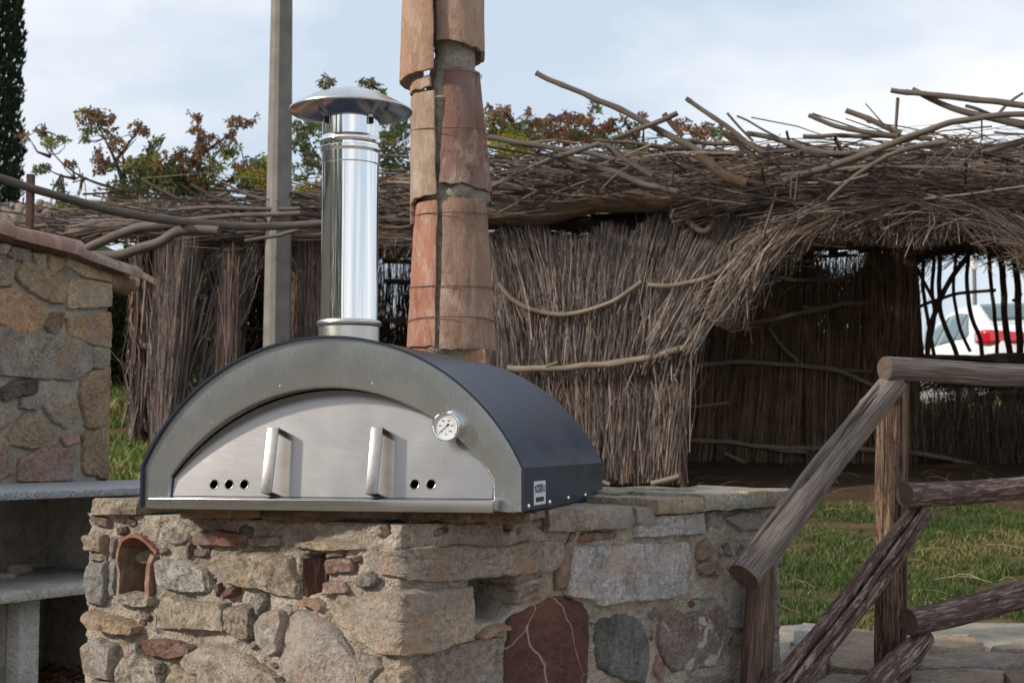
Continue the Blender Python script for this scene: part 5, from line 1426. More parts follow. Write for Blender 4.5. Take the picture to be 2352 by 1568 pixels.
def sheet(base, top, n, Yf, r=(0.0015, 0.0037), a=(0, 0.35), b=(0.6, 1.06), jb=0.02, jt=0.03, dj=0.06, cols=(GREY_R, TAN_R), lean=0.0, bow=6, yoff=0.0, rnd_=0.0):
    n = int(n * 2.3)
    t = nr.uniform(0, 1, n)
    cl = nr.uniform(0, 1, max(8, n // 26)); ww = nr.uniform(0, 1, n) < 0.62
    t = np.where(ww, np.clip(cl[nr.integers(0, len(cl), n)] + nr.normal(0, 0.006, n), 0, 1), t)      # stems bunch together
    B = polyi(base, t + nr.normal(0, jb, n)); Tt = polyi(top, t + nr.normal(0, jt, n) + lean)
    a_, b_ = nr.uniform(*a, n), nr.uniform(*b, n)
    K = 3
    k = np.linspace(0, 1, K)
    fr = a_[:, None] + (b_ - a_)[:, None] * k
    P2 = B[:, None, :] + (Tt - B)[:, None, :] * fr[:, :, None]
    sag = nr.normal(0, bow, (n, 1)) * np.sin(k * math.pi)[None] + nr.normal(0, 1.2, (n, K))
    P2[:, :, 0] += sag
    st_ = nr.uniform(0, 1, n) < 0.07            # stray stems
    P2[st_, -1, 0] += nr.normal(0, 34, st_.sum()); P2[st_, 0, 0] += nr.normal(0, 16, st_.sum())
    Y = Yf(P2[:, :, 0].mean(1))[:, None] + yoff + nr.normal(0, dj, (n, 1)) + nr.normal(0, dj * 0.3, (n, K)) - rnd_ * np.sqrt(np.clip(1 - (2 * t - 1) ** 2, 0, 1))[:, None]
    P = atv(P2[:, :, 0], P2[:, :, 1], Y)
    R = nr.uniform(*r, (n, 1)) * np.where(nr.uniform(0, 1, (n, 1)) < 0.05, 1.6, 1.0) * np.linspace(1.0, 0.55, K)[None]
    return P, R, cols
def bundle(name, parts, label=None, mat=REED, parent=hut, sides=3):
    Vs, Fs, Cs, off = [], [], [], 0
    for P, R, cols in parts:
        V_, F_ = strands(P, R, sides)
        per = P.shape[1] * sides
        N = len(P)
        ch = nr.integers(0, len(cols), N)
        cc = np.array([c[:3] for c in cols])[ch] * (1 + nr.uniform(-0.45, 0.38, (N, 1))) * (1 + nr.uniform(-0.05, 0.05, (N, 3)))
        Vs.append(V_); Fs.append(F_ + off); Cs.append(np.repeat(cc, per, axis=0)); off += len(V_)
    return mk(name, np.vstack(Vs), np.vstack(Fs), mat, parent, col=np.vstack(Cs), label=label, kind='stuff')
def sweep(line, hw, n, Yf, length=(0.2, 0.45), r=(0.0018, 0.004), dj=0.06, cols=(GREY_R, TAN_R), yoff=0.0, drift=14):
    L = 6; n = int(n * 1.9)
    t0 = nr.uniform(-0.1, 0.9, n); ln = nr.uniform(*length, n)
    k = np.linspace(0, 1, L)
    t = t0[:, None] + ln[:, None] * k
    C = polyi(line, t.ravel()).reshape(n, L, 2)
    T_ = polyi(line, (t + 0.01).ravel()).reshape(n, L, 2) - polyi(line, (t - 0.01).ravel()).reshape(n, L, 2)
    T_ /= np.linalg.norm(T_, axis=2, keepdims=True) + 1e-9
    Nn = np.stack([-T_[:, :, 1], T_[:, :, 0]], -1)
    o = nr.normal(0, hw * 0.5, (n, 1)) + nr.normal(0, drift, (n, 1)) * (k - 0.5)[None]
    P2 = C + Nn * o[:, :, None]
    Y = Yf(P2[:, :, 0].mean(1))[:, None] + yoff + nr.normal(0, dj, (n, 1)) + np.zeros((1, L))
    return atv(P2[:, :, 0], P2[:, :, 1], Y), nr.uniform(*r, (n, 1)) * np.linspace(1, 0.6, L)[None], cols

# left columns
bundle('reed_column', [sheet([(346, 1060), (404, 1080)], [(350, 565), (472, 552)], 1500, FY_, dj=0.07, jb=0.04, cols=(GREY_R, GREY_R, WARM_R), rnd_=0.28),
    sheet([(346, 1080), (404, 1090)], [(336, 760), (446, 800)], 600, FY_, dj=0.06, cols=(WARM_R, TAN_R, GREY_R), rnd_=0.26),
    sheet([(352, 830), (372, 700)], [(296, 700), (322, 600)], 40, FY_, r=(0.0015, 0.003), jt=0.2, cols=(TAN_R, GREY_R), yoff=-0.05),
    sheet([(420, 900), (500, 860)], [(520, 560), (600, 560)], 90, FY_, dj=0.08, cols=(GREY_R, TAN_R), bow=14, yoff=-0.1)], 'leftmost thick column of dry reeds')
bundle('reed_column', [sheet([(478, 1080), (536, 1080)], [(500, 585), (560, 575)], 900, FY_, dj=0.07, cols=(GREY_R, WARM_R, WARM_R), yoff=0.05, rnd_=0.25),
    sweep([(480, 900), (520, 760), (560, 640), (590, 560)], 24, 160, FY_, dj=0.06, yoff=-0.12)])
bundle('reed_column', [sheet([(664, 1000), (745, 1000)], [(672, 545), (742, 545)], 700, FY_, dj=0.06, cols=(GREY_R, WARM_R, WARM_R), yoff=0.05, rnd_=0.18),
    sheet([(690, 620), (740, 640)], [(670, 540), (742, 540)], 120, FY_, r=(0.003, 0.005), jb=0.2, jt=0.2, cols=(TAN_R, WARM_R), yoff=-0.05)])
bundle('reed_lintel', [sweep([(480, 620), (520, 575), (590, 548), (640, 580), (690, 660)], 26, 420, FY_, dj=0.10, cols=(GREY_R, TAN_R)),
    sheet([(560, 640), (700, 640)], [(470, 545), (640, 540)], 160, FY_, r=(0.003, 0.005), jb=0.1, jt=0.12, cols=(GREY_R, TAN_R), bow=14),
    sweep([(350, 560), (480, 545), (620, 540), (760, 540), (960, 550)], 16, 500, FY_, dj=0.14, cols=(DARK_R, GREY_R, WARM_R))])
bundle('reed_column', [sheet([(1125, 1000), (1180, 1000)], [(1130, 560), (1190, 560)], 420, FY_, dj=0.10, cols=(DARK_R, WARM_R, GREY_R), yoff=0.25)])
# big front panel
UP = [(1120, 556), (1165, 520), (1210, 505), (1262, 548), (1330, 560), (1400, 530), (1450, 550), (1500, 512), (1570, 480), (1660, 470), (1790, 470)]
bundle('reed_panel', [
    sheet([(1190, 1118), (1562, 1114)], [(1160, 820), (1590, 800)], 2300, FY_, dj=0.05, jb=0.03, jt=0.03, cols=(GREY_R, TAN_R, WARM_R), yoff=0.03),
    sheet([(1150, 900), (1572, 860)], [(1140, 610), (1660, 590)], 2400, FY_, dj=0.05, jt=0.03, cols=(GREY_R, GREY_R, GREY_R, TAN_R), lean=-0.02),
    sheet([(1170, 760), (1620, 720)], UP, 2300, FY_, r=(0.0018, 0.0042), b=(0.5, 1.14), dj=0.05, jt=0.035, cols=(GREY_R, GREY_R, TAN_R), lean=-0.03, yoff=-0.02),
    sheet([(1470, 850), (1596, 810)], [(1600, 540), (1790, 490)], 900, FY_, dj=0.07, jb=0.08, jt=0.08, b=(0.4, 1.05), cols=(GREY_R, TAN_R), bow=12, yoff=-0.05),
    sheet([(1160, 1090), (1580, 1060)], [(1150, 560), (1640, 540)], 45, FY_, r=(0.002, 0.0042), a=(0, 0.7), b=(0.2, 1.0), jb=0.12, jt=0.12, dj=0.04, cols=(TAN_R, GREY_R, WARM_R), bow=16, yoff=-0.12),
    sheet([(1150, 780), (1230, 800)], [(1130, 600), (1180, 560)], 160, FY_, dj=0.05, cols=(TAN_R, GREY_R), yoff=-0.05)], 'broad front panel of grey reeds with ragged top')
bundle('reed_arch', [
    sweep([(1636, 740), (1680, 660), (1740, 575), (1820, 512), (1940, 474), (2100, 466), (2250, 492), (2360, 545), (2450, 620)], 34, 1900, FY_, dj=0.10, cols=(GREY_R, TAN_R, WARM_R), yoff=-0.06, drift=52, length=(0.08, 0.3)),
    sweep([(1540, 500), (1680, 462), (1820, 442), (2000, 436), (2200, 440), (2420, 470)], 26, 1000, FY_, dj=0.09, cols=(DARK_R, GREY_R, WARM_R), yoff=-0.05, length=(0.15, 0.4)),
    sheet([(1880, 545), (2120, 560), (2260, 540)], [(1900, 480), (2100, 470), (2270, 490)], 420, FY_, r=(0.0012, 0.0026), a=(-0.2, 0.4), b=(0.8, 1.1), jb=0.06, dj=0.08, cols=(WARM_R, TAN_R, DARK_R), yoff=-0.08, bow=10),
    sweep([(2230, 480), (2330, 540), (2440, 640)], 30, 420, FY_, dj=0.06, cols=(GREY_R, TAN_R), yoff=-0.12)], 'arched entrance bundle of tan reeds')
# back walls
bundle('back_reed_panel', [sheet([(1560, 1130), (2110, 1112)], [(1620, 640), (2100, 600)], 3400, BY_, dj=0.07, a=(0, 0.3), b=(0.5, 1.0), jb=0.03, jt=0.03, cols=(BACK_A, BACK_B), bow=5),
    sheet([(1660, 760), (2100, 760)], [(1690, 590), (2100, 560)], 1100, BY_, dj=0.07, b=(0.55, 1.1), cols=(BACK_A, BACK_B)),
    sheet([(1985, 860), (2100, 840)], [(1985, 540), (2100, 540)], 900, BY_, dj=0.10, cols=(BACK_A, BACK_B))], 'dark reed wall at the back of the hut')
bundle('back_reed_panel', [sheet([(2090, 1118), (2440, 1118)], [(2080, 880), (2440, 872)], 760, BY_, dj=0.06, jb=0.06, jt=0.07, cols=(WARM_R, DARK_R, TAN_R), bow=10),
    sheet([(2080, 905), (2440, 900)], [(2080, 850), (2440, 845)], 300, BY_, dj=0.06, jb=0.3, jt=0.3, cols=(WARM_R, DARK_R))])
bundle('back_reed_panel', [sheet([(480, 1120), (1580, 1120)], [(480, 565), (1600, 540)], 4200, BY_, dj=0.07, a=(0, 0.2), b=(0.5, 1.05), jb=0.02, jt=0.02, cols=(DARK_R, DARK_R, WARM_R))])
# end wall at the right, outside the picture, keeps the inside dark
P0 = atv([2440], [1000], [9.2])[0]
NN = 1400
yy = nr.uniform(9.25, 11.55, NN); z0 = np.array([gz(P0[0], y) for y in yy]); hh = nr.uniform(1.2, 1.95, NN); st0 = nr.uniform(0, 0.3, NN)
Pp = np.stack([np.stack([P0[0] + 0.3 + (yy - 9.2) * 0.42 + nr.normal(0, 0.05, NN), yy + nr.normal(0, 0.02, NN), z0 + st0 + hh * q * 1.0], -1) for q in (0, 0.33, 0.66, 1.0)], 1)
Pp[:, 1:3, 1] += nr.normal(0, 0.03, (NN, 2))
bundle('shade_reed_panel', [(Pp, nr.uniform(0.004, 0.008, (NN, 1)) * np.ones((1, 4)), (DARK_R, WARM_R, GREY_R))])

# left end wall behind the first column, added to keep the sun out
NN = 1500
yy = nr.uniform(10.0, 12.2, NN); xx = -2.62 - (yy - 10.0) * 0.16; z0 = np.array([gz(x, y) for x, y in zip(xx, yy)]); hh = nr.uniform(1.0, 1.62, NN); st0 = nr.uniform(0, 0.2, NN)
Pp = np.stack([np.stack([xx + nr.normal(0, 0.05, NN), yy + nr.normal(0, 0.03, NN), z0 + st0 + hh * q], -1) for q in (0, 0.33, 0.66, 1.0)], 1)
bundle('shade_reed_panel', [(Pp, nr.uniform(0.004, 0.008, (NN, 1)) * np.ones((1, 4)), (DARK_R, WARM_R, GREY_R))])

# uneven sheet added within the brushwood to shade the hut, front to back
v, f = [], []
nxr, nyr = 90, 24
for sh in (0, 1):
    for j in range(nyr + 1):
        for i in range(nxr + 1):
            px = 420 + (2480 - 420) * i / nxr
            yf, yb = float(FY_(px)) + 0.10, float(BY_(px)) + 0.15
            Y = yf + (yb - yf) * j / nyr
            x = (px - 1176) / FPX * Y
            z = 2.66 + 0.05 * noise.noise(Vector((x * 1.3, Y * 1.3, 0))) + 0.02 * noise.noise(Vector((x * 6, Y * 6, 2))) + (0.06 if sh else 0)
            v.append((x, Y, z))
m_ = nxr + 1; o2 = m_ * (nyr + 1)
for j in range(nyr):
    for i in range(nxr):
        a, b, c_, d = j * m_ + i, j * m_ + i + 1, (j + 1) * m_ + i + 1, (j + 1) * m_ + i
        if noise.noise(Vector((i * 0.31, j * 0.9, 7))) > 0.16: continue  # holes left to leak some light into the hut
        f += [(a, d, c_, b), (o2 + a, o2 + b, o2 + c_, o2 + d)]
mk('roof_shade_mat', v, f, REED, hut, smooth=True, col=np.tile(np.array(DARK_R[:3]) * 0.8, (len(v), 1)), kind='stuff')
# loose twigs piled on the roof
N = 4200
px = nr.uniform(140, 2440, N)
topy = np.interp(px, [140, 300, 450, 600, 870, 950, 1120, 1250, 1400, 1600, 1750, 1950, 2100, 2250, 2440], [505, 486, 472, 462, 440, 420, 372, 352, 342, 345, 352, 330, 322, 310, 300])
boty = np.interp(px, [140, 300, 450, 600, 870, 1120, 1400, 1600, 1750, 2000, 2440], [540, 536, 535, 535, 530, 478, 446, 436, 436, 436, 450])
u = nr.beta(1.7, 1.1, N)
py = topy + (boty - topy) * u
Y = nr.uniform(0, 1, N) * (2.1 - np.interp(px, [500, 1000], [-0.12, -0.45])) + np.interp(px, [500, 1000], [-0.12, -0.45]) + FY_(px)
py = np.where(Y > FY_(px) + 0.8, np.minimum(py, 1019 - (2.72 - CZ) / Y * FPX), py)
C_ = atv(px, py, Y)
ln = nr.gamma(2.2, 0.33, N).clip(0.2, 2.2)
yaw = nr.normal(0, 0.55, N) + (nr.uniform(0, 1, N) < 0.15) * nr.normal(0, 1.0, N); pit = nr.normal(0.0, 0.10, N) - 0.05
D_ = np.stack([np.cos(yaw) * np.cos(pit), np.sin(yaw) * np.cos(pit), np.sin(pit)], -1)
k = np.linspace(-0.5, 0.5, 5)
P = C_[:, None, :] + D_[:, None, :] * (ln[:, None] * k[None])[:, :, None]
bend = nr.normal(0, 0.05, (N, 1, 3)) * ln[:, None, None]
P = P + bend * (1 - (2 * k) ** 2)[None, :, None] + nr.normal(0, 0.006, P.shape)
R = nr.gamma(1.8, 0.0028, N).clip(0.0018, 0.014)[:, None] * np.linspace(1, 0.5, 5)[None]
bundle('roof_brushwood', [(P, R, (srgb(92, 82, 77), srgb(108, 98, 91), srgb(78, 67, 61), srgb(122, 108, 95)))], 'brushwood piled on the roof', sides=4)
# hanging thatch on the underside of the eaves
bundle('eave_thatch', [sweep([(860, 545), (960, 560), (1120, 530)], 20, 420, FY_, dj=0.12, cols=(DARK_R, WARM_R, GREY_R), yoff=0.1, drift=40),
    sheet([(880, 600), (945, 590)], [(880, 540), (960, 530)], 300, FY_, jb=0.2, jt=0.2, dj=0.2, cols=(DARK_R, GREY_R), yoff=0.2),
    sweep([(150, 530), (260, 520), (420, 528), (640, 522)], 14, 420, FY_, dj=0.2, cols=(GREY_R, WARM_R), r=(0.004, 0.009))])

def branch(name, pts, r, mat=BRANCH, parent=hut, sides=10, rough=0.10, label=None, yoff=None, knots=2):
    """pts (px, py) or (px, py, Y)"""
    P = []
    for p in pts:
        Y = p[2] if len(p) > 2 else float(FY_(p[0])) + (yoff or 0)
        P.append(at(p[0], p[1], Y))
    sd = rnd.uniform(0, 50)
    Q = resample(P, 0.05)
    amp = 0.010 if len(Q) > 6 else 0.0
    P = [q + amp * np.array([noise.noise(Vector((i * 0.35, sd, k))) for k in (0, 5, 9)]) for i, q in enumerate(Q)]
    n_ = max(3, int(len(Q) * 0.05 / 0.025))
    rr_ = np.interp(np.linspace(0, 1, n_), np.linspace(0, 1, len(r)), r) if hasattr(r, '__len__') else np.full(n_, r)
    if mat in (CANE, CANE_G):           # nodes of the cane
        pos = np.cumsum(np.full(n_, 0.025)) + sd
        rr_ = rr_ * (1 + 0.16 * np.exp(-(((pos % 0.21) - 0.1) / 0.016) ** 2))
    v, f, uv = tube(P, list(rr_), sides, 0.025, rough, sd, True, knots=knots)
    o = autosmooth(mk(name, v, f, mat, parent, uv=uv, label=label), 50)
    o.data.materials.append(BRANCH_BR)
    o.data.polygons[len(f) - 1].material_index = 1; o.data.polygons[len(f) - 2].material_index = 1
    return o
def bz(V, pts): return [V(*p) for p in pts]
# named roof branches, front row
RB = [
 (V9, [(475, 105), (640, 175), (840, 260), (1000, 330), (1250, 450), (1450, 560), (1700, 690)], (0.026, 0.034), CANE, -0.45),
 (V9, [(120, 940), (330, 835), (620, 715), (940, 620)], (0.022, 0.026), CANE, -0.55),
 (V9, [(1030, 580), (1200, 520), (1400, 445), (1500, 395)], (0.024, 0.028), BRANCH, -0.50),
 (V9, [(1405, 400), (1460, 480), (1540, 560)], (0.030, 0.028), BRANCH_BR, -0.30),
 (V9, [(120, 570), (380, 615), (640, 655), (900, 690), (1150, 760)], (0.030, 0.024), BRANCH, -0.35),
 (V9, [(640, 700), (860, 770), (1060, 830), (1300, 930), (1500, 960)], (0.028, 0.034), BRANCH, -0.45),
 (V9, [(980, 630), (1080, 690), (1180, 770), (1320, 850)], (0.030, 0.030), BRANCH, -0.50),
 (V9, [(890, 590), (1150, 610), (1450, 640), (1700, 670), (1990, 700)], (0.016, 0.020), BRANCH, -0.30),
 (V9, [(1350, 545), (1550, 590), (1750, 620), (2000, 610)], (0.020, 0.024), BRANCH, -0.2),
 (V9, [(1560, 285), (1700, 380), (1850, 490), (2000, 600), (2200, 720)], (0.022, 0.026), CANE, -0.40),
 (V9, [(1640, 690), (1750, 760), (1850, 860), (2000, 910)], (0.048, 0.052), BRANCH_BR, -0.45),
 (V9, [(1840, 540), (1950, 620), (2080, 730)], (0.034, 0.036), BRANCH_BR, -0.3),
 (V9, [(600, 980), (720, 930), (860, 880)], (0.008, 0.010), CANE, -0.6),
 (V9, [(940, 960), (1040, 850), (1150, 780)], (0.008, 0.008), CANE, -0.6),
 (V9, [(200, 1120), (350, 1040), (490, 960)], (0.010, 0.012), BRANCH, -0.5),
 (V9, [(1300, 970), (1500, 1000), (1750, 1030), (2000, 1060)], (0.010, 0.012), CANE, -0.35),
 (V9, [(130, 1000), (300, 960), (470, 920), (600, 900)], (0.030, 0.036), BRANCH_BR, -0.3),
 (V10, [(1200, 228), (1500, 265), (1640, 280), (1900, 305), (2160, 340), (2400, 380)], (0.026, 0.032), CANE, -0.5),
 (V10, [(1355, 222), (1470, 290), (1640, 360), (1800, 405), (2000, 445), (2300, 520)], (0.026, 0.036), BRANCH, -0.45),
 (V10, [(605, 412), (760, 480), (900, 515), (1050, 540), (1250, 560)], (0.022, 0.026), CANE, -0.5),
 (V10, [(870, 375), (1030, 430), (1150, 490), (1270, 545)], (0.026, 0.028), CANE, -0.45),
 (V10, [(560, 560), (720, 562), (900, 560), (1200, 560), (1500, 580)], (0.020, 0.024), CANE, -0.4),
 (V10, [(150, 540), (320, 570), (480, 620), (700, 680), (900, 700)], (0.026, 0.028), BRANCH, -0.4),
 (V10, [(420, 890), (600, 830), (800, 770), (1000, 700), (1250, 600), (1500, 500), (1750, 440), (1960, 410), (2160, 400), (2400, 400)], (0.036, 0.026), CANE, -0.55),
 (V10, [(550, 655), (750, 690), (950, 690), (1200, 620), (1400, 560)], (0.030, 0.024), BRANCH, -0.5),
 (V10, [(740, 1030), (850, 920), (1000, 800), (1200, 690), (1400, 630), (1600, 600)], (0.018, 0.026), CANE, -0.62),
 (V10, [(1740, 340), (1880, 390), (2040, 440), (2200, 470)], (0.016, 0.018), BRANCH, -0.4),
 (V10, [(1860, 690), (2000, 640), (2160, 600), (2350, 560)], (0.030, 0.034), CANE, -0.4),
 (V10, [(1990, 390), (2060, 310), (2160, 250)], (0.014, 0.012), BRANCH, -0.5),
 (V10, [(10, 395), (100, 500), (200, 600)], (0.012, 0.012), BRANCH_BR, -0.5),
 (V10, [(80, 415), (230, 490), (380, 570)], (0.010, 0.012), BRANCH_BR, -0.5),
 (V10, [(1015, 325), (1080, 400), (1150, 480)], (0.006, 0.008), BRANCH_BR, -0.5),
 (V10, [(870, 435), (1000, 480), (1140, 530)], (0.006, 0.008), BRANCH_BR, -0.5),
 (V10, [(1400, 835), (1520, 700), (1600, 580)], (0.006, 0.008), CANE, -0.6),
 (V10, [(1660, 810), (1760, 720), (1860, 610)], (0.006, 0.008), CANE, -0.6),
 (V10, [(1570, 745), (1680, 650), (1780, 540)], (0.006, 0.008), CANE, -0.6),
 (V10, [(270, 1310), (310, 1180), (340, 1050), (370, 950)], (0.014, 0.010), CANE, -0.35),
 (V10, [(500, 1030), (515, 900), (530, 800)], (0.006, 0.006), CANE, -0.6),
 (V10, [(470, 1010), (475, 900), (485, 790)], (0.006, 0.006), CANE, -0.6),
 (V13, [(480, 1250), (700, 1215), (950, 1170), (1200, 1140), (1500, 1150)], (0.016, 0.022), BRANCH, -0.4),
 (V13, [(650, 1290), (800, 1240), (950, 1200), (1150, 1180)], (0.012, 0.014), BRANCH, -0.3),
 (V13, [(1350, 1060), (1600, 1030), (1900, 1035), (2200, 1050), (2400, 1040)], (0.022, 0.022), BRANCH, -0.45),
 (V13, [(1450, 1135), (1700, 1110), (1950, 1090), (2400, 1080)], (0.022, 0.026), BRANCH, -0.5),
 (V13, [(1100, 1010), (1300, 1050), (1500, 1040)], (0.010, 0.012), BRANCH, -0.3),
 (V13, [(1150, 820), (1300, 900), (1500, 1000), (1650, 1050)], (0.016, 0.020), BRANCH_BR, 0.2),
 (V13, [(1780, 830), (1950, 920), (2150, 980), (2400, 1000)], (0.014, 0.016), BRANCH, -0.2),
 (V13, [(1960, 1300), (2100, 1280), (2250, 1240), (2400, 1210)], (0.020, 0.020), BRANCH, -0.6),
 (V13, [(660, 1380), (800, 1310), (950, 1240), (1150, 1180), (1400, 1165), (1700, 1190)], (0.030, 0.032), BRANCH, -1.3),
 (V13, [(740, 1420), (900, 1425), (1100, 1370), (1280, 1330), (1340, 1290), (1380, 1215), (1480, 1205), (1750, 1215)], (0.032, 0.030), BRANCH, -1.5),
 (V13, [(1500, 1030), (1700, 1060), (2000, 1130), (2300, 1160)], (0.016, 0.018), BRANCH, -0.4),
 (V8, [(610, 480), (770, 490)], (0.014, 0.016), BRANCH, 0.3), (V8, [(610, 570), (780, 578)], (0.014, 0.016), BRANCH, 0.2),
 (V8, [(600, 640), (700, 620), (790, 600)], (0.014, 0.016), BRANCH, 0.1), (V8, [(600, 668), (780, 660)], (0.014, 0.016), BRANCH, -0.1),
 (V8, [(600, 745), (780, 720)], (0.018, 0.02), BRANCH, -0.2), (V8, [(600, 800), (700, 790), (790, 760)], (0.02, 0.02), CANE, -0.3),
]
for V, q, r, mt, yo in RB:
    branch('roof_branch', bz(V, q), [x * 0.66 for x in r] if yo > -1 else r, CANE_G if mt is CANE else mt, yoff=yo)
# the beam carrying the front of the roof, crooked
branch('beam', bz(V9, [(-40, 1150), (200, 1130), (480, 1135), (680, 1090), (860, 1030), (1050, 1030), (1300, 1040), (1500, 1030), (1800, 960), (1950, 930)]), (0.075, 0.085, 0.08, 0.075), BRANCH_BR, yoff=-0.10, sides=14)
branch('beam', bz(V14, [(250, 270), (500, 210), (800, 200), (1060, 205), (1400, 190)]), (0.03, 0.04), BRANCH_BR, yoff=0.0, sides=10)
branch('beam', bz(V9, [(350, 1180), (700, 1200), (1000, 1230), (1250, 1180), (1500, 1100)]), (0.05, 0.06), BRANCH_BR, yoff=0.4, sides=10)
branch('beam', [(1620, 560, 11.2), (1900, 560, 11.2), (2100, 556, 11.1), (2440, 560, 11.0)], (0.05, 0.05), BRANCH_BR)
branch('hooked_branch', bz(V9, [(1560, 1150), (1610, 1210), (1660, 1260), (1740, 1290), (1765, 1200), (1750, 1080), (1730, 980)]), (0.020, 0.026), BRANCH_BR, yoff=-0.2)
# binding canes across the reed panels
BC = [(V11, [(150, 460), (200, 530), (290, 595), (400, 625), (520, 630), (640, 608), (760, 560), (860, 495), (910, 455)], 0.016, -0.16),
 (V11, [(945, 475), (1050, 480), (1160, 465), (1300, 420), (1420, 350), (1480, 300)], 0.016, -0.20),
 (V11, [(190, 918), (400, 918), (600, 905), (850, 880), (1050, 835), (1200, 790)], 0.022, -0.18),
 (V11, [(400, 905), (460, 885)], 0.008, -0.2),
 (V11, [(700, 1520), (740, 1535)], 0.012, -0.2), (V11, [(960, 1530), (1050, 1510), (1110, 1490)], 0.018, -0.2),
 (V14, [(240, 455), (330, 520), (450, 580), (570, 640)], 0.024, -0.25), (V14, [(540, 610), (600, 618), (660, 610)], 0.012, -0.2),
 (V14, [(270, 915), (330, 928), (440, 945)], 0.022, -0.25), (V14, [(270, 1150), (330, 1165), (410, 1220)], 0.012, -0.2),
 (V14, [(580, 870), (640, 868), (700, 885)], 0.012, -0.2), (V14, [(500, 1000), (560, 940), (620, 860), (640, 700), (670, 610)], 0.012, -0.25),
 (V14, [(520, 1090), (590, 1200)], 0.010, -0.25)]
for V, q, r, yo in BC: branch('binding_cane', bz(V, q), r, CANE, yoff=yo, sides=8)
BB = [(V12, [(300, 310), (480, 345), (620, 365), (780, 370), (900, 360)], 0.018), (V12, [(160, 628), (380, 610), (560, 580), (720, 540), (900, 500)], 0.02),
 (V12, [(250, 660), (330, 648), (410, 632)], 0.012), (V12, [(60, 860), (260, 830), (500, 845), (700, 860), (880, 885), (1060, 970)], 0.02),
 (V12, [(20, 1280), (200, 1285), (400, 1310), (600, 1325), (900, 1325), (1240, 1345), (1500, 1385), (1700, 1440), (1900, 1480)], 0.02),
 (V12, [(400, 1310), (550, 1340), (690, 1350)], 0.014), (V12, [(660, 520), (760, 530), (900, 505), (1060, 490)], 0.016),
 (V12, [(220, 1355), (330, 1410), (440, 1455)], 0.014), (V12, [(20, 1090), (130, 1080), (240, 1068)], 0.012),
 (V12, [(470, 640), (540, 740), (640, 830)], 0.014), (V12, [(880, 880), (960, 885), (1060, 888)], 0.012),
 (V8, [(640, 1010), (780, 1015)], 0.02), (V8, [(640, 1110), (780, 1118)], 0.02), (V8, [(640, 1305), (790, 1310)], 0.02), (V14, [(820, 600), (1030, 605)], 0.02), (V14, [(860, 810), (1030, 820)], 0.016)]
for V, q, r in BB:
    branch('binding_cane', [(*V(*p), float(BY_(V(*p)[0])) - 0.18) for p in q], r, CANE, sides=8)
# window bars and arched head
WB = [([(1355, 220), (1345, 400), (1370, 560), (1420, 830)], 0.016), ([(1415, 215), (1400, 440), (1420, 560), (1368, 830)], 0.016), ([(1450, 200), (1440, 420), (1450, 560), (1500, 690), (1550, 810)], 0.02),
 ([(1540, 210), (1520, 400), (1545, 600), (1575, 690), (1622, 775)], 0.014), ([(1605, 200), (1600, 430), (1625, 600), (1680, 680), (1690, 820)], 0.018), ([(1725, 220), (1745, 450), (1772, 690), (1775, 830)], 0.016),
 ([(1770, 100), (1800, 250), (1815, 560), (1850, 840)], 0.026), ([(1870, 150), (1885, 300), (1890, 480), (1905, 840)], 0.028), ([(1610, 215), (1480, 410), (1420, 540), (1385, 650), (1370, 820)], 0.022),
 ([(1300, 270), (1380, 420), (1430, 530)], 0.014), ([(1275, 545), (1400, 485), (1560, 440), (1765, 422)], 0.014), ([(1300, 300), (1310, 450), (1335, 840)], 0.032), ([(1310, 540), (1310, 700)], 0.012),
 ([(1280, 660), (1305, 662)], 0.014), ([(1860, 480), (1890, 500), (1910, 440)], 0.014), ([(1990, 200), (2000, 840)], 0.03), ([(1720, 100), (1725, 230)], 0.016), ([(1560, 140), (1700, 160), (1900, 180)], 0.02)]
for q, r in WB:
    branch('window_bar', [(*V12(*p), float(BY_(V12(*p)[0])) - 0.03) for p in q], r, BRANCH_BR, sides=7)
branch('window_head', [(*V12(*p), float(BY_(V12(*p)[0])) - 0.06) for p in [(1270, 260), (1330, 205), (1480, 175), (1620, 165), (1760, 180), (1880, 215), (1960, 280)]], (0.07, 0.06, 0.06), BRANCH_BR, sides=10, rough=0.2)
branch('window_head', [(*V12(*p), float(BY_(V12(*p)[0])) + 0.1) for p in [(1480, 150), (1700, 150), (1850, 155), (1960, 165)]], 0.03, BRANCH_BR)
branch('window_sill', [(*V12(*p), float(BY_(V12(*p)[0])) - 0.06) for p in [(1270, 820), (1400, 830), (1520, 825), (1700, 820), (1860, 815), (2060, 835)]], (0.06, 0.045, 0.055), BRANCH_BR, sides=10, rough=0.25)
bundle('window_thatch', [sweep([V12(1270, 250), V12(1400, 185), V12(1600, 165), V12(1800, 185), V12(1980, 290)], 22, 300, BY_, dj=0.08, cols=(DARK_R, WARM_R), drift=40, r=(0.002, 0.005)),
    sheet([V12(1280, 830), V12(2020, 845)], [V12(1290, 800), V12(2020, 815)], 200, BY_, jb=0.3, jt=0.35, dj=0.1, cols=(DARK_R, WARM_R), r=(0.003, 0.006))])
# steel prop under the panel edge
v, f, uv = tube([at(1568, 850, 9.62), at(1572, 1000, 9.62), at(1570, 1122, 9.62)], 0.025, 14, 0.1)
autosmooth(mk('post', v, f, RUST, hut, uv=uv, label='rusty steel prop at the entrance'))
for (px, y0, y1) in [(1860, 560, 1120), (560, 560, 1060), (1140, 540, 1100), (2090, 560, 1115), (1655, 690, 1118)]:
    branch('post', [(px, y0, float(BY_(px)) - 0.12), (px - 4, (y0 + y1) / 2, float(BY_(px)) - 0.12), (px - 2, y1, float(BY_(px)) - 0.12)], 0.04, BRANCH_BR)

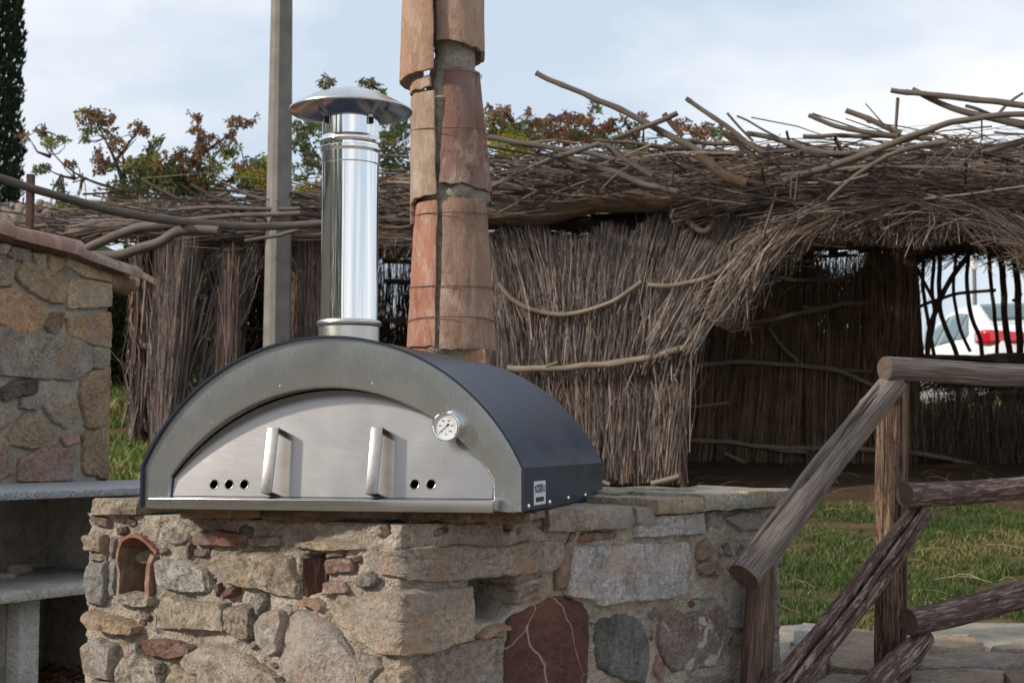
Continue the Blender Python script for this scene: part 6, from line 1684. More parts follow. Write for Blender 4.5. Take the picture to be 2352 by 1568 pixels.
# ================================================================== POLE, RUSTY POST, BENT POLE
def at2(px, py, Y): return at(px, py, Y)
PYY = 9.72
def polev():
    v = []
    for (px, py, w) in [(650, -220, 0.058), (636, 830, 0.082), (632, 1130, 0.088)]:
        c_ = at(px, py, PYY)
        ch = w * 0.35
        prof = [(-w, -w + ch), (-w + ch, -w), (w - ch, -w), (w, -w + ch), (w, w - ch), (w - ch, w), (-w + ch, w), (-w, w - ch)]
        al = rad(33)
        for x, y in prof: v.append((c_.x + x * math.cos(al) - y * math.sin(al), PYY + x * math.sin(al) + y * math.cos(al), c_.z))
    f = [(j * 8 + i, j * 8 + (i + 1) % 8, (j + 1) * 8 + (i + 1) % 8, (j + 1) * 8 + i) for j in range(2) for i in range(8)]
    return v, f + [tuple(range(7, -1, -1)), tuple(range(16, 24))]
v, f = polev()
o = mk('utility_pole', v, f, GALV, base=True); fixn(o)
tag(o, 'tall grey eight-sided concrete pole rising through the hut roof', 'pole')
p0, p1 = at(58, 540, 7.3), at(77, 400, 7.3)
v, f = boxv(p0.x, p1.x, 7.29, 7.33, gz(p0.x, 7.3) - 0.2, p1.z)
o = mk('rusty_post', v, f, RUST, base=True); bevel(o, 0.003)
tag(o, 'square rusty steel post behind the tiled stone wall at far left', 'post')
pts = [(-120, 372, 6.9), (0, 408, 7.15), (55, 428, 7.24), (120, 446, 7.4), (240, 480, 7.9), (330, 498, 8.3), (420, 510, 8.7), (540, 520, 9.0), (640, 520, 9.15), (760, 512, 9.2)]
v, f, uv = tube([at(*p) for p in pts], [0.020, 0.022, 0.024, 0.026, 0.027, 0.026, 0.025], 14, 0.05, 0.06, 3.0, knots=3)
o = mk('bent_pole', v, f, BRANCH, uv=uv); autosmooth(o, 50)
tag(o, 'long bent grey wooden pole running from the rusty post onto the hut roof', 'wooden pole')

# old tiled shed roof behind the wall
shed = root('tiled_shed', 'low shed roofed with mossy grey-brown clay tiles behind the rusty post', 'shed', (at(60, 520, 12.8).x, 12.8, gz(-4, 12.8)))
a0, a1 = at(-140, 525, 12.4), at(200, 532, 12.6)
v, f = boxv(a0.x, a1.x - 0.05, 12.6, 13.8, gz(-4, 12.8) - 0.2, a0.z - 0.02)
mk('wall', v, f, MORTAR_GREY, shed)
for r in range(6):
    for i in range(22):
        px = -130 + i * 18 + (r % 2) * 8 + rnd.uniform(-6, 6)
        if px > 260 - r * 8: continue
        yy0 = 12.3 + r * 0.26 + i * 0.02
        c0 = at(px + rnd.uniform(-16, 16), 512 - r * 8 + rnd.uniform(-6, 6), yy0 + 0.30); c1 = at(px + rnd.uniform(-14, 14), 526 - r * 8 + rnd.uniform(-6, 6), yy0)
        barrel('roof_tile', c0, c1, 0.045, 0.06 + rnd.uniform(-0.01, 0.01), shed, rnd.choice([(124, 110, 100), (112, 100, 92), (134, 118, 106), (104, 98, 92), (138, 112, 94)]), upv=(rnd.uniform(-0.5, 0.5), 0, 1), span=rnd.uniform(130, 190), thick=0.022, seed=r * 20 + i)
v, f = [], []
for j in range(10):
    for i in range(41):
        px = -140 + i * 9.6; Y = 12.36 + j * 0.16
        c0 = at(px, 529 - j * 5.6, Y); v.append((c0.x, Y, c0.z - 0.03 + 0.035 * noise.noise(Vector((i * 0.5, j * 0.8, 1)))))
f = [(j * 41 + i, j * 41 + i + 1, (j + 1) * 41 + i + 1, (j + 1) * 41 + i) for j in range(9) for i in range(40)]
mk('roof_bedding', v, f, MORTAR_GREY, shed, smooth=True)

# ================================================================== FOLIAGE
def leaves(C, L, Wd, droop=0.5, axis=None):
    """C (N,3) leaf bases -> folded leaf blades, 6 verts / 2 quads each"""
    N = len(C)
    d = axis if axis is not None else nr.normal(size=(N, 3))
    d = d + np.array((0, 0, -droop)) * nr.uniform(0, 1, (N, 1)); d /= np.linalg.norm(d, axis=1, keepdims=True) + 1e-9
    s = np.cross(d, nr.normal(size=(N, 3))); s /= np.linalg.norm(s, axis=1, keepdims=True) + 1e-9
    u = np.cross(s, d)
    L = np.asarray(L).reshape(-1, 1) * nr.uniform(0.7, 1.25, (N, 1)); Wd = np.asarray(Wd).reshape(-1, 1) * nr.uniform(0.7, 1.2, (N, 1))
    mid = C + d * L * 0.5
    tip = C + d * L - u * L * 0.15
    V_ = np.stack([C, mid + s * Wd + u * Wd * 0.4, tip, mid - s * Wd + u * Wd * 0.4], 1).reshape(-1, 3)
    F_ = []
    b = np.arange(N)[:, None] * 4
    F_ = np.concatenate([b + np.array([[0, 1, 2]]), b + np.array([[0, 2, 3]])], 0)
    return V_, F_
KIND = {'seed': ((srgb(116, 86, 66), srgb(132, 96, 70), srgb(98, 74, 60)), 0.055, 0.016, 0.9), 'leaf': ((srgb(104, 112, 66), srgb(122, 124, 70), srgb(90, 98, 58)), 0.080, 0.017, 0.7),
        'yel': ((srgb(146, 140, 52), srgb(122, 126, 54), srgb(160, 142, 56)), 0.085, 0.021, 0.7), 'dark': ((srgb(82, 92, 58), srgb(96, 104, 64), srgb(70, 80, 52)), 0.075, 0.017, 0.6),
        'mix': ((srgb(112, 76, 52), srgb(96, 104, 50), srgb(128, 88, 56), srgb(84, 96, 46)), 0.07, 0.019, 0.8), 'orange': ((srgb(146, 102, 74), srgb(132, 92, 68), srgb(118, 90, 68)), 0.06, 0.017, 0.8)}
def crown(name, V, blobs, Y, parent, dens=1.0, dz=0.5, size=1.0):
    Vs, Fs, Cs, off = [], [], [], 0
    for (x, y, rx, ry, kd) in blobs:
        cx, cy = V(x, y); ex, ey = V(x + rx, y + ry); rx_, ry_ = (ex - cx), (ey - cy)
        cols, L, Wd, dr_ = KIND[kd]
        L *= size; Wd *= size
        area = rx_ * ry_ * math.pi
        L *= 0.74; Wd *= 0.78
        n = int(max(12, area * (0.135 if kd in ('seed', 'orange') else 0.105) * dens / (size ** 1.5)))
        # gather in little sprays so that gaps stay
        ns_ = max(2, n // 9)
        g = nr.normal(0, 0.5, (ns_, 2)); gY = nr.normal(0, dz, ns_)
        w = nr.integers(0, ns_, n)
        px = cx + (g[w, 0] + nr.normal(0, 0.16, n)) * rx_; py = cy + (g[w, 1] + nr.normal(0, 0.16, n)) * ry_
        C_ = atv(px, py, Y + gY[w] + nr.normal(0, 0.06, n))
        V_, F_ = leaves(C_, np.full(n, L), np.full(n, Wd), dr_)
        ch = nr.integers(0, len(cols), ns_)[w]
        cc = np.array([c[:3] for c in cols])[ch] * (1 + nr.uniform(-0.3, 0.3, (n, 1)))
        Vs.append(V_); Fs.append(F_ + off); Cs.append(np.repeat(cc, 4, axis=0)); off += len(V_)
    return mk(name, np.vstack(Vs), np.vstack(Fs), LEAF, parent, col=np.vstack(Cs), kind='stuff')
def tree(name, label, V, blobs, limbs, Y, foot, dens=1.0, group=None, r0=0.07, size=1.0):
    fx_ = (foot - 1176) / FPX * Y
    g = gz(fx_, Y)
    t = root(name, label, 'tree', (fx_, Y, g), group=group)
    first = V(*limbs[0][0])
    top = at(*first, Y)
    v, f, uv = tube([(fx_, Y, g - 0.1), (fx_ + 0.05, Y + 0.03, g + (top.z - g) * 0.5), tuple(top)], [r0, r0 * 0.8, r0 * 0.55], 10, 0.15, 0.15, foot)
    mk('trunk', v, f, BRANCH_BR, t, uv=uv, smooth=True)
    for lb in limbs:
        P = [at(*V(*p), Y + 0.15 * i * (1 if (lb[0][0] % 2) else -1)) for i, p in enumerate(lb)]
        v, f, uv = tube(P, [0.020, 0.012, 0.007, 0.004] if lb is not limbs[0] else [r0 * 0.55, 0.02, 0.010, 0.005], 6, 0.12, 0.08, foot)
        mk('limb', v, f, BRANCH_BR, t, uv=uv, smooth=True)
    crown('crown', V, blobs, Y, t, dens, size=size)
    lp_ = [(p, Y + 0.15 * i * (1 if (lb[0][0] % 2) else -1)) for lb in limbs for i, p in enumerate(lb)]
    Ps = []
    for (bx, by, rx, ry, kd) in blobs:
        q, qY = min(lp_, key=lambda e: (e[0][0] - bx) ** 2 + (e[0][1] - by) ** 2 + (800 if e[0][1] < by else 0))
        a0_ = np.array(at(*V(*q), qY))
        for _ in range(4):
            e0 = np.array(at(*V(bx + nr.normal(0, 0.45) * rx, by + nr.normal(0, 0.45) * ry), Y + nr.normal(0, 0.25)))
            mid_ = (a0_ + e0) / 2 + nr.normal(0, 0.05, 3)
            Ps.append([a0_, a0_ * 0.4 + mid_ * 0.6, mid_ * 0.5 + e0 * 0.5, e0])
    Ps = np.array(Ps)
    V_, F_ = strands(Ps, np.tile(np.array([0.0075, 0.006, 0.0045, 0.0025]), (len(Ps), 1)), 4)
    mk('twigs', V_, F_, REED, t, col=percol(srgb(84, 72, 64), len(Ps), 16, 0.25), kind='stuff')
    return t
tree('sumac_tree', 'thin tree with brown seed clusters left of the pole, its tips nearest the cypress', V13,
 [(190, 455, 50, 32, 'seed'), (290, 410, 25, 20, 'seed'), (350, 430, 28, 50, 'seed'), (450, 500, 95, 42, 'leaf'), (400, 470, 40, 30, 'leaf'), (320, 735, 62, 35, 'dark'), (372, 720, 26, 50, 'dark'), (570, 700, 52, 40, 'seed'), (650, 790, 30, 14, 'dark'),
  (640, 265, 50, 24, 'yel'), (740, 290, 80, 50, 'mix'), (760, 335, 100, 70, 'seed'), (865, 330, 62, 50, 'seed'), (720, 420, 70, 32, 'leaf'), (660, 480, 50, 26, 'leaf'), (880, 430, 46, 40, 'seed'), (960, 490, 80, 50, 'seed'), (1110, 400, 72, 55, 'seed'), (1160, 420, 50, 40, 'seed'),
  (1250, 480, 62, 20, 'leaf'), (1290, 505, 40, 14, 'leaf'), (800, 620, 60, 60, 'seed'), (860, 690, 90, 50, 'mix'), (780, 735, 66, 36, 'seed'), (900, 560, 40, 40, 'seed'), (1080, 690, 130, 70, 'leaf'), (1220, 640, 90, 60, 'leaf'), (1180, 570, 40, 40, 'dark'), (1250, 760, 200, 110, 'dark'), (1200, 720, 160, 90, 'mix'), (1130, 850, 200, 100, 'dark'),
  (1030, 900, 130, 80, 'leaf'), (600, 1000, 150, 50, 'leaf'), (480, 1040, 120, 40, 'leaf'), (900, 960, 120, 60, 'mix'), (780, 1040, 100, 40, 'mix'), (500, 870, 60, 30, 'dark'), (420, 1250, 60, 30, 'yel'), (840, 1010, 80, 40, 'leaf')],
 [[(1020, 960), (930, 650), (830, 480), (760, 330)], [(930, 650), (1060, 480), (1110, 400)], [(1000, 900), (660, 810), (400, 610), (350, 430)], [(400, 625), (300, 590), (240, 490)], [(600, 800), (480, 780), (370, 720)], [(1000, 800), (980, 600), (1090, 480)], [(1020, 960), (1180, 780), (1200, 600)], [(930, 700), (860, 690), (780, 640)]], 14.0, 350, 1.0)
tree('sumac_tree', 'tree with brown tips directly left of the concrete pole behind the hut', V13,
 [(1400, 820, 180, 120, 'dark'), (1430, 900, 230, 100, 'dark'), (1380, 720, 130, 70, 'mix'), (1500, 640, 120, 60, 'seed'), (1440, 600, 80, 40, 'seed'), (1620, 560, 80, 100, 'seed'), (1600, 520, 50, 60, 'seed'), (1570, 300, 60, 40, 'seed'), (1575, 400, 75, 45, 'seed'), (1690, 480, 60, 46, 'seed'),
  (1850, 450, 42, 70, 'seed'), (1860, 350, 46, 40, 'seed'), (1920, 345, 60, 45, 'seed'), (2015, 345, 46, 46, 'seed'), (1800, 560, 80, 60, 'leaf'), (1850, 620, 60, 40, 'leaf'), (1920, 690, 62, 36, 'seed'), (2040, 640, 40, 13, 'dark'), (2000, 760, 120, 70, 'yel'), (2060, 850, 120, 80, 'leaf'), (1930, 830, 90, 60, 'leaf'), (2110, 740, 70, 80, 'yel'),
  (1700, 750, 120, 90, 'leaf'), (1560, 780, 130, 90, 'mix'), (1600, 880, 140, 80, 'dark'), (1750, 880, 90, 70, 'leaf'), (1660, 960, 160, 60, 'dark'), (2100, 930, 100, 50, 'leaf')],
 [[(1550, 1000), (1600, 700), (1590, 450), (1570, 300)], [(1620, 600), (1760, 500), (1900, 400), (1970, 340)], [(1700, 900), (2000, 700), (1890, 500)], [(1560, 900), (1700, 650), (1840, 440)], [(1600, 950), (1850, 800), (2080, 780)], [(1560, 950), (1450, 750), (1420, 600)]], 14.4, 470, 1.0)
tree('sumac_tree', 'green leafy tree seen between the polished flue and the tile chimney', V8,
 [(370, 108, 28, 28, 'dark'), (345, 130, 40, 14, 'dark'), (560, 122, 60, 20, 'dark'), (590, 110, 20, 14, 'dark'), (640, 160, 30, 10, 'dark'), (250, 350, 75, 50, 'dark'), (220, 400, 50, 40, 'dark'), (240, 450, 50, 50, 'dark'), (280, 500, 40, 60, 'dark'), (230, 560, 40, 40, 'leaf'), (260, 650, 85, 36, 'yel'), (220, 680, 60, 30, 'leaf'), (40, 600, 55, 80, 'yel'), (20, 520, 40, 40, 'dark'), (30, 670, 60, 40, 'leaf'),
  (700, 350, 85, 50, 'dark'), (660, 390, 60, 40, 'leaf'), (690, 450, 75, 60, 'dark'), (700, 540, 75, 60, 'dark'), (660, 620, 60, 50, 'leaf'), (740, 600, 40, 60, 'dark'), (320, 310, 60, 36, 'dark'), (400, 400, 90, 90, 'dark'), (500, 400, 110, 100, 'dark'), (450, 560, 120, 100, 'leaf')],
 [[(440, 760), (430, 560), (370, 300), (370, 110)], [(450, 600), (560, 300), (580, 130)], [(430, 600), (300, 480), (240, 340)], [(450, 650), (620, 520), (720, 350)], [(430, 680), (250, 640), (60, 580)], [(450, 680), (600, 620), (740, 560)]], 14.2, 830, 0.9)
tree('sumac_tree', 'tree with rust red seed heads and yellow leaves right of the chimney', V9,
 [(130, 340, 30, 26, 'dark'), (150, 390, 40, 36, 'seed'), (250, 400, 62, 50, 'seed'), (250, 370, 36, 30, 'seed'), (425, 395, 46, 28, 'seed'), (180, 460, 85, 60, 'mix'), (300, 520, 150, 80, 'leaf'), (250, 600, 140, 80, 'yel'), (330, 660, 130, 80, 'yel'), (200, 720, 90, 60, 'leaf'), (380, 580, 80, 60, 'yel'), (450, 470, 70, 45, 'mix'), (560, 470, 80, 50, 'seed'), (600, 430, 40, 26, 'seed'),
  (700, 430, 70, 45, 'seed'), (690, 405, 40, 24, 'seed'), (820, 450, 90, 55, 'seed'), (800, 420, 60, 30, 'orange'), (480, 560, 140, 70, 'mix'), (600, 540, 110, 60, 'orange'), (700, 570, 150, 70, 'mix'), (850, 560, 120, 60, 'mix'), (950, 500, 100, 50, 'seed'), (900, 345, 30, 24, 'dark'), (930, 375, 16, 36, 'dark')],
 [[(420, 900), (400, 600), (300, 480), (250, 390)], [(420, 700), (560, 560), (600, 440)], [(430, 700), (700, 580), (720, 430)], [(420, 760), (250, 640), (160, 460)], [(480, 760), (820, 560), (900, 350)]], 14.3, 1400, 1.1)
tree('sumac_tree', 'smaller rusty tree just beyond the crossed branches of the hut roof', V9,
 [(1035, 440, 36, 34, 'seed'), (1040, 500, 60, 50, 'mix'), (1120, 450, 40, 26, 'seed'), (1250, 420, 50, 32, 'seed'), (1180, 500, 60, 40, 'dark'), (1000, 600, 150, 50, 'leaf'), (1150, 640, 120, 50, 'leaf'), (1120, 570, 100, 40, 'mix'), (1530, 460, 50, 36, 'seed'), (1560, 500, 50, 36, 'orange'), (1640, 530, 80, 46, 'orange'), (1700, 560, 80, 40, 'orange'), (1710, 490, 40, 20, 'seed'), (1780, 520, 56, 46, 'dark'), (1820, 560, 50, 40, 'leaf'), (1400, 700, 100, 50, 'mix'), (1450, 640, 80, 40, 'seed'), (1600, 620, 100, 40, 'mix')],
 [[(1300, 900), (1250, 650), (1150, 520), (1120, 450)], [(1300, 700), (1500, 600), (1540, 460)], [(1300, 760), (1640, 620), (1760, 520)], [(1260, 700), (1100, 600), (1035, 450)], [(1250, 640), (1260, 430)]], 14.6, 1560, 1.0)

def bush(name, label, px, py, rx, ry, Y, n, kd, L, Wd, cat='shrub', ground_=True):
    c0 = at(px, py, Y); Rx = rx / FPX * Y; Rz = ry / FPX * Y
    t = root(name, label, cat, (c0.x, Y, gz(c0.x, Y)))
    cols = KIND[kd][0]
    d = nr.normal(size=(n, 3)); d /= np.linalg.norm(d, axis=1, keepdims=True)
    rr = nr.uniform(0.3, 1, n) ** 0.4
    lump = np.array([1 + 0.3 * noise.noise(Vector(tuple(q * 2.6)) + Vector((px, 0, 0))) for q in d])
    C_ = np.array(c0) + d * (rr * lump)[:, None] * np.array((Rx, min(Rx, 0.8), Rz))
    V_, F_ = leaves(C_, np.full(n, L), np.full(n, Wd), 0.4)
    ch = nr.integers(0, len(cols), n)
    mk('foliage', V_, F_, LEAF, t, col=np.repeat(np.array([c[:3] for c in cols])[ch] * (1 + nr.uniform(-0.35, 0.3, (n, 1))), 4, axis=0), kind='stuff')
    for k in range(5):
        e = c0 + Vector((nr.uniform(-0.5, 0.5) * Rx, nr.uniform(-0.2, 0.2), nr.uniform(0.0, 0.6) * Rz))
        v, f, uv = tube([(c0.x + nr.uniform(-0.1, 0.1), Y, gz(c0.x, Y) - 0.05), (c0.x * 0.5 + e.x * 0.5, Y, (gz(c0.x, Y) + e.z) / 2), tuple(e)], [0.02, 0.014, 0.006], 6, 0.15, 0.1, px)
        mk('stem', v, f, BRANCH_BR, t, uv=uv)
    return t
bush('ivy_shrub', 'dark green leafy shrub in the gap between the stone wall and the hut', 300, 735, 75, 150, 13.2, 9000, 'dark', 0.075, 0.026)
bush('green_shrub', 'dark green shrub glimpsed beside the right edge of the tile chimney', 1150, 790, 60, 260, 13.0, 5000, 'dark', 0.08, 0.028)
bush('green_shrub', 'yellow green shrub showing over the ragged top of the reed panel', 1480, 600, 200, 130, 13.4, 6000, 'yel', 0.08, 0.026)
bush('green_shrub', 'green bush seen through gaps in the dark back wall of the hut', 1760, 660, 130, 170, 13.6, 4500, 'leaf', 0.08, 0.026)
bush('green_shrub', 'low green bush seen through the thin reeds under the hut window', 2230, 1010, 230, 80, 13.6, 5000, 'leaf', 0.08, 0.022)
bush('green_shrub', 'leafy shrub behind the reed columns left of the concrete pole', 590, 760, 190, 230, 13.2, 7000, 'dark', 0.08, 0.026)

# cypress at the left edge
CYY = 20.0
ct = root('cypress_tree', 'tall dark columnar cypress at the left edge', 'tree', (at(-62, 460, CYY).x, CYY, gz(-7, CYY)))
cbx, cgz = at(-62, 460, CYY).x, gz(-7, CYY)
n = 26000
hgt_ = nr.uniform(0, 1, n); z_ = cgz + 0.7 + hgt_ * 8.2
prof_ = np.interp(hgt_, [0, 0.08, 0.3, 0.6, 0.85, 1], [0.35, 0.52, 0.62, 0.56, 0.34, 0.05])
a_ = nr.uniform(0, 2 * math.pi, n)
lump = np.array([1 + 0.22 * noise.noise(Vector((math.cos(t) * 2.2, math.sin(t) * 2.2, q * 1.6))) + 0.12 * noise.noise(Vector((math.cos(t) * 6, math.sin(t) * 6, q * 5))) for t, q in zip(a_, z_)])
rr = prof_ * lump * (1 - 0.35 * nr.uniform(0, 1, n) ** 2)
C_ = np.stack([cbx + rr * np.cos(a_), CYY + rr * np.sin(a_), z_], -1)
ax = np.stack([np.cos(a_) * 0.35, np.sin(a_) * 0.35, np.full(n, 1.2)], -1) + nr.normal(0, 0.3, (n, 3))
V_, F_ = leaves(C_, np.full(n, 0.11), np.full(n, 0.022), 0.0, ax)
cc = np.array([srgb(44, 62, 40)[:3], srgb(56, 72, 44)[:3], srgb(36, 50, 36)[:3]])[nr.integers(0, 3, n)] * (1 + nr.uniform(-0.3, 0.3, (n, 1)))
mk('crown', V_, F_, LEAF, ct, col=np.repeat(cc, 4, axis=0), kind='stuff')
v, f, uv = tube([(cbx, CYY, cgz - 0.1), (cbx, CYY, cgz + 4), (cbx, CYY, cgz + 8.2)], [0.16, 0.10, 0.02], 10, 0.4, 0.1, 1)
mk('trunk', v, f, BRANCH_BR, ct, uv=uv)

# belt of trees round the yard, behind the viewpoint; it shows in the polished steel
BELT = []
nb_ = 6500
an = nr.uniform(rad(30), rad(150), nb_)           # measured from straight behind, positive to the left
dist = nr.uniform(24, 30, nb_)
topz = np.array([8.2 + 2.2 * noise.noise(Vector((a * 5, 0, 0))) + 1.2 * noise.noise(Vector((a * 17, 3, 0))) for a in an])
zz = nr.uniform(0, 1, nb_) ** 0.8 * topz
C_ = np.stack([-np.sin(an) * dist, -np.cos(an) * dist, zz], -1)
V_, F_ = leaves(C_, np.full(nb_, 0.9), np.full(nb_, 0.34), 0.4)
cc = np.array([srgb(78, 90, 66)[:3], srgb(100, 110, 80)[:3], srgb(62, 72, 54)[:3]])[nr.integers(0, 3, nb_)] * (1 + nr.uniform(-0.3, 0.3, (nb_, 1)))
o = mk('tree_belt', V_, F_, LEAF, None, col=np.repeat(cc, 4, axis=0), base=True)
tag(o, 'far dark belt of trees mirrored in the polished flue', 'trees', kind='stuff')

# ================================================================== GRASS
def grass(name, label, N, xr, yr, hmin, hmax, ok, cols, w=0.0035):
    X = nr.uniform(*xr, N); Yv = nr.uniform(*yr, N)
    keep = np.array([ok(x, y) for x, y in zip(X, Yv)]); X, Yv = X[keep], Yv[keep]; n = len(X)
    Z = np.array([max(gzn(x, y), 0.312 if (0.8 < x and y < 6.1) else -1) for x, y in zip(X, Yv)]) - 0.005
    tuf = np.array([0.65 + 0.9 * max(0, noise.noise(Vector((x * 3.1, y * 3.1, 4))) + 0.25) for x, y in zip(X, Yv)])
    h = nr.uniform(hmin, hmax, n) * tuf
    a = nr.uniform(0, 2 * math.pi, n); s = np.stack([np.cos(a), np.sin(a), np.zeros(n)], -1)
    ln = nr.normal(0, 0.5, (n, 2)) * h[:, None]
    B = np.stack([X, Yv, Z], -1)
    Mid = B + np.stack([ln[:, 0] * 0.35, ln[:, 1] * 0.35, h * 0.6], -1); Tp = B + np.stack([ln[:, 0], ln[:, 1], h], -1)
    ww = (w * nr.uniform(0.6, 1.3, n))[:, None]
    V_ = np.stack([B - s * ww, B + s * ww, Mid + s * ww * 0.8, Mid - s * ww * 0.8, Tp], 1).reshape(-1, 3)
    b = np.arange(n)[:, None] * 5
    F_ = (b + np.array([[0, 1, 2, 3]])).tolist() + (b + np.array([[3, 2, 4]])).tolist()
    dry = np.array([noise.noise(Vector((x * 1.1, y * 1.1, 8))) for x, y in zip(X, Yv)]) + nr.normal(0, 0.25, n)
    ci = np.where(dry > 0.29, 2, np.where(dry > 0.08, 1, 0))
    cc = np.array([c[:3] for c in cols])[ci] * (1 + nr.uniform(-0.3, 0.3, (n, 1)))
    o = mk(name, V_, F_, GRASSM, None, col=np.repeat(cc, 5, axis=0))
    return tag(o, label, 'grass', kind='stuff')
GC = (srgb(74, 92, 46), srgb(94, 104, 54), srgb(136, 124, 84))
onp = lambda x, y: y > 5.82 + 0.22 * noise.noise(Vector((x * 3, 0, 0))) + 0.12 * noise.noise(Vector((x * 9, y * 6, 0))) and (y < 9.0 + 0.9 * noise.noise(Vector((x * 1.3, y * 1.3, 2)))) and noise.noise(Vector((x * 1.7, y * 1.7, 11))) + 0.5 * noise.noise(Vector((x * 6, y * 6, 14))) > -0.24
grass('grass', 'green and straw coloured grass between the railing and the hut', 108000, (0.75, 4.2), (5.55, 10.2), 0.016, 0.055, onp, GC)
grass('grass', 'short green grass on the bank left of the hut', 26000, (-4.6, -1.5), (6.6, 13.5), 0.03, 0.09, lambda x, y: noise.noise(Vector((x * 1.5, y * 1.5, 21))) > -0.2, (srgb(92, 116, 52), srgb(108, 122, 58), srgb(140, 132, 90)), 0.006)
grass('grass', 'grass growing beyond the hut around the car', 26000, (-1, 12), (13, 21), 0.06, 0.2, lambda x, y: True, GC, 0.008)
# long pale straws lying in the grass and on the bare soil
N = 130
X = nr.uniform(0.5, 4.0, N); Yv = nr.uniform(6.2, 10.6, N); Z = np.array([gzn(x, y) for x, y in zip(X, Yv)]) + nr.uniform(0.01, 0.06, N)
a = nr.uniform(0, math.pi, N); ln = nr.uniform(0.06, 0.3, N)
D_ = np.stack([np.cos(a), np.sin(a), nr.normal(0.03, 0.12, N)], -1)
P = np.stack([X, Yv, Z], -1)[:, None, :] + D_[:, None, :] * (ln[:, None] * np.linspace(-0.5, 0.5, 4)[None])[:, :, None]
P[:, 1:3, 2] += 0.02
V_, F_ = strands(P, nr.uniform(0.001, 0.0025, (N, 1)) * np.ones((1, 4)))
o = mk('straw_litter', V_, F_, REED, None, col=percol(srgb(140, 124, 100), N, 12, 0.3))
tag(o, 'pale straws scattered on the grass and soil before the hut', 'straw', kind='stuff')

# ================================================================== CAR SEEN THROUGH THE HUT WINDOW
CXL, CYR = 5.62, 16.9          # left side and rear
CG = at(2295, 773, CYR).z - 0.93
car = root('parked_car', 'white car parked on the rise, seen from behind through the hut window', 'car', (CXL + 0.88, CYR + 2.1, CG))
m = M('white_car_paint'); m.set(Base_Color=(0.78, 0.79, 0.80, 1), Roughness=0.25); m.b.inputs['Coat Weight'].default_value = 0.6; m.b.inputs['Coat Roughness'].default_value = 0.05
CARP = m.m
m = M('tinted_car_glass'); m.set(Base_Color=(0.05, 0.10, 0.10, 1), Roughness=0.04); m.b.inputs['Specular IOR Level'].default_value = 0.9
CARG = m.m
m = M('red_tail_light'); m.set(Base_Color=(0.55, 0.01, 0.02, 1), Roughness=0.15); m.b.inputs['Coat Weight'].default_value = 0.8
TAILM = m.m
TYRE = plain('tyre_rubber', (0.02, 0.02, 0.02, 1), 0.8)
RIMM = plain('wheel_rim', (0.5, 0.5, 0.5, 1), 0.35, 1.0)
# stations along the length from the rear (y) : (y, half width, sill z, belt z, top z, half width top)
stn = [(0.00, 0.74, 0.45, 0.80, 0.88, 0.66), (0.06, 0.82, 0.32, 0.88, 1.02, 0.70), (0.22, 0.87, 0.26, 0.92, 1.09, 0.72), (0.50, 0.885, 0.24, 0.94, 1.13, 0.70), (0.85, 0.89, 0.22, 0.95, 1.28, 0.64), (1.15, 0.89, 0.20, 0.95, 1.41, 0.60), (1.6, 0.89, 0.20, 0.94, 1.47, 0.58),
       (2.1, 0.89, 0.20, 0.93, 1.47, 0.58), (2.6, 0.89, 0.20, 0.92, 1.42, 0.58), (3.0, 0.89, 0.20, 0.92, 1.22, 0.64), (3.3, 0.885, 0.20, 0.90, 1.00, 0.72), (3.8, 0.87, 0.22, 0.80, 0.92, 0.66), (4.2, 0.82, 0.26, 0.68, 0.80, 0.60), (4.4, 0.70, 0.40, 0.56, 0.62, 0.52)]
def csec(s):
    y, hw_, sl, bt, tp, ht = s
    half = [(0.0, sl), (hw_ * 0.92, sl), (hw_ * 0.99, sl + 0.12), (hw_, (sl + bt) / 2), (hw_ * 0.985, bt - 0.05), (hw_ * 0.96, bt), (ht + (hw_ * 0.96 - ht) * 0.15, bt + (tp - bt) * 0.85), (ht * 0.93, tp - 0.015), (ht * 0.5, tp + 0.012), (0.0, tp + 0.018)]
    return [(x, y, z) for x, z in half] + [(-x, y, z) for x, z in half[-2:0:-1]]
ys_ = np.linspace(0, 4.4, 45)
SA = np.array(stn)
sec = [csec((y, *[np.interp(y, SA[:, 0], SA[:, k]) for k in range(1, 6)])) for y in ys_]
cw = lambda p: (CXL + 0.89 + p[0], CYR + p[1], CG + p[2])
v = [cw(p) for s_ in sec for p in s_]; k = len(sec[0])
f = [(j * k + i, j * k + (i + 1) % k, (j + 1) * k + (i + 1) % k, (j + 1) * k + i) for j in range(len(sec) - 1) for i in range(k)]
f += [tuple(range(k - 1, -1, -1)), tuple(range((len(sec) - 1) * k, len(sec) * k))]
body = mk('body', v, f, CARP, car); fixn(body); autosmooth(body, 50)
def side_pt(y, t, off=0.006):
    """point on the left glasshouse, t 0 belt .. 1 roof rail"""
    hw_, sl, bt, tp, ht = [np.interp(y, SA[:, 0], SA[:, q]) for q in range(1, 6)]
    a, b = np.array((hw_ * 0.96, bt)), np.array((ht + (hw_ * 0.96 - ht) * 0.15, bt + (tp - bt) * 0.85))
    p = a + (b - a) * t
    return cw((-(p[0] + off), y, p[1]))
def patch(name, grid, mat, parent):
    rows, cols_ = len(grid), len(grid[0])
    v = [p for r in grid for p in r]
    f = [(j * cols_ + i, j * cols_ + i + 1, (j + 1) * cols_ + i + 1, (j + 1) * cols_ + i) for j in range(rows - 1) for i in range(cols_ - 1)]
    o = mk(name, v, f, mat, parent, smooth=True); fixn(o)
    md = o.modifiers.new('solid', 'SOLIDIFY'); md.thickness = 0.006; md.offset = 0
    return o
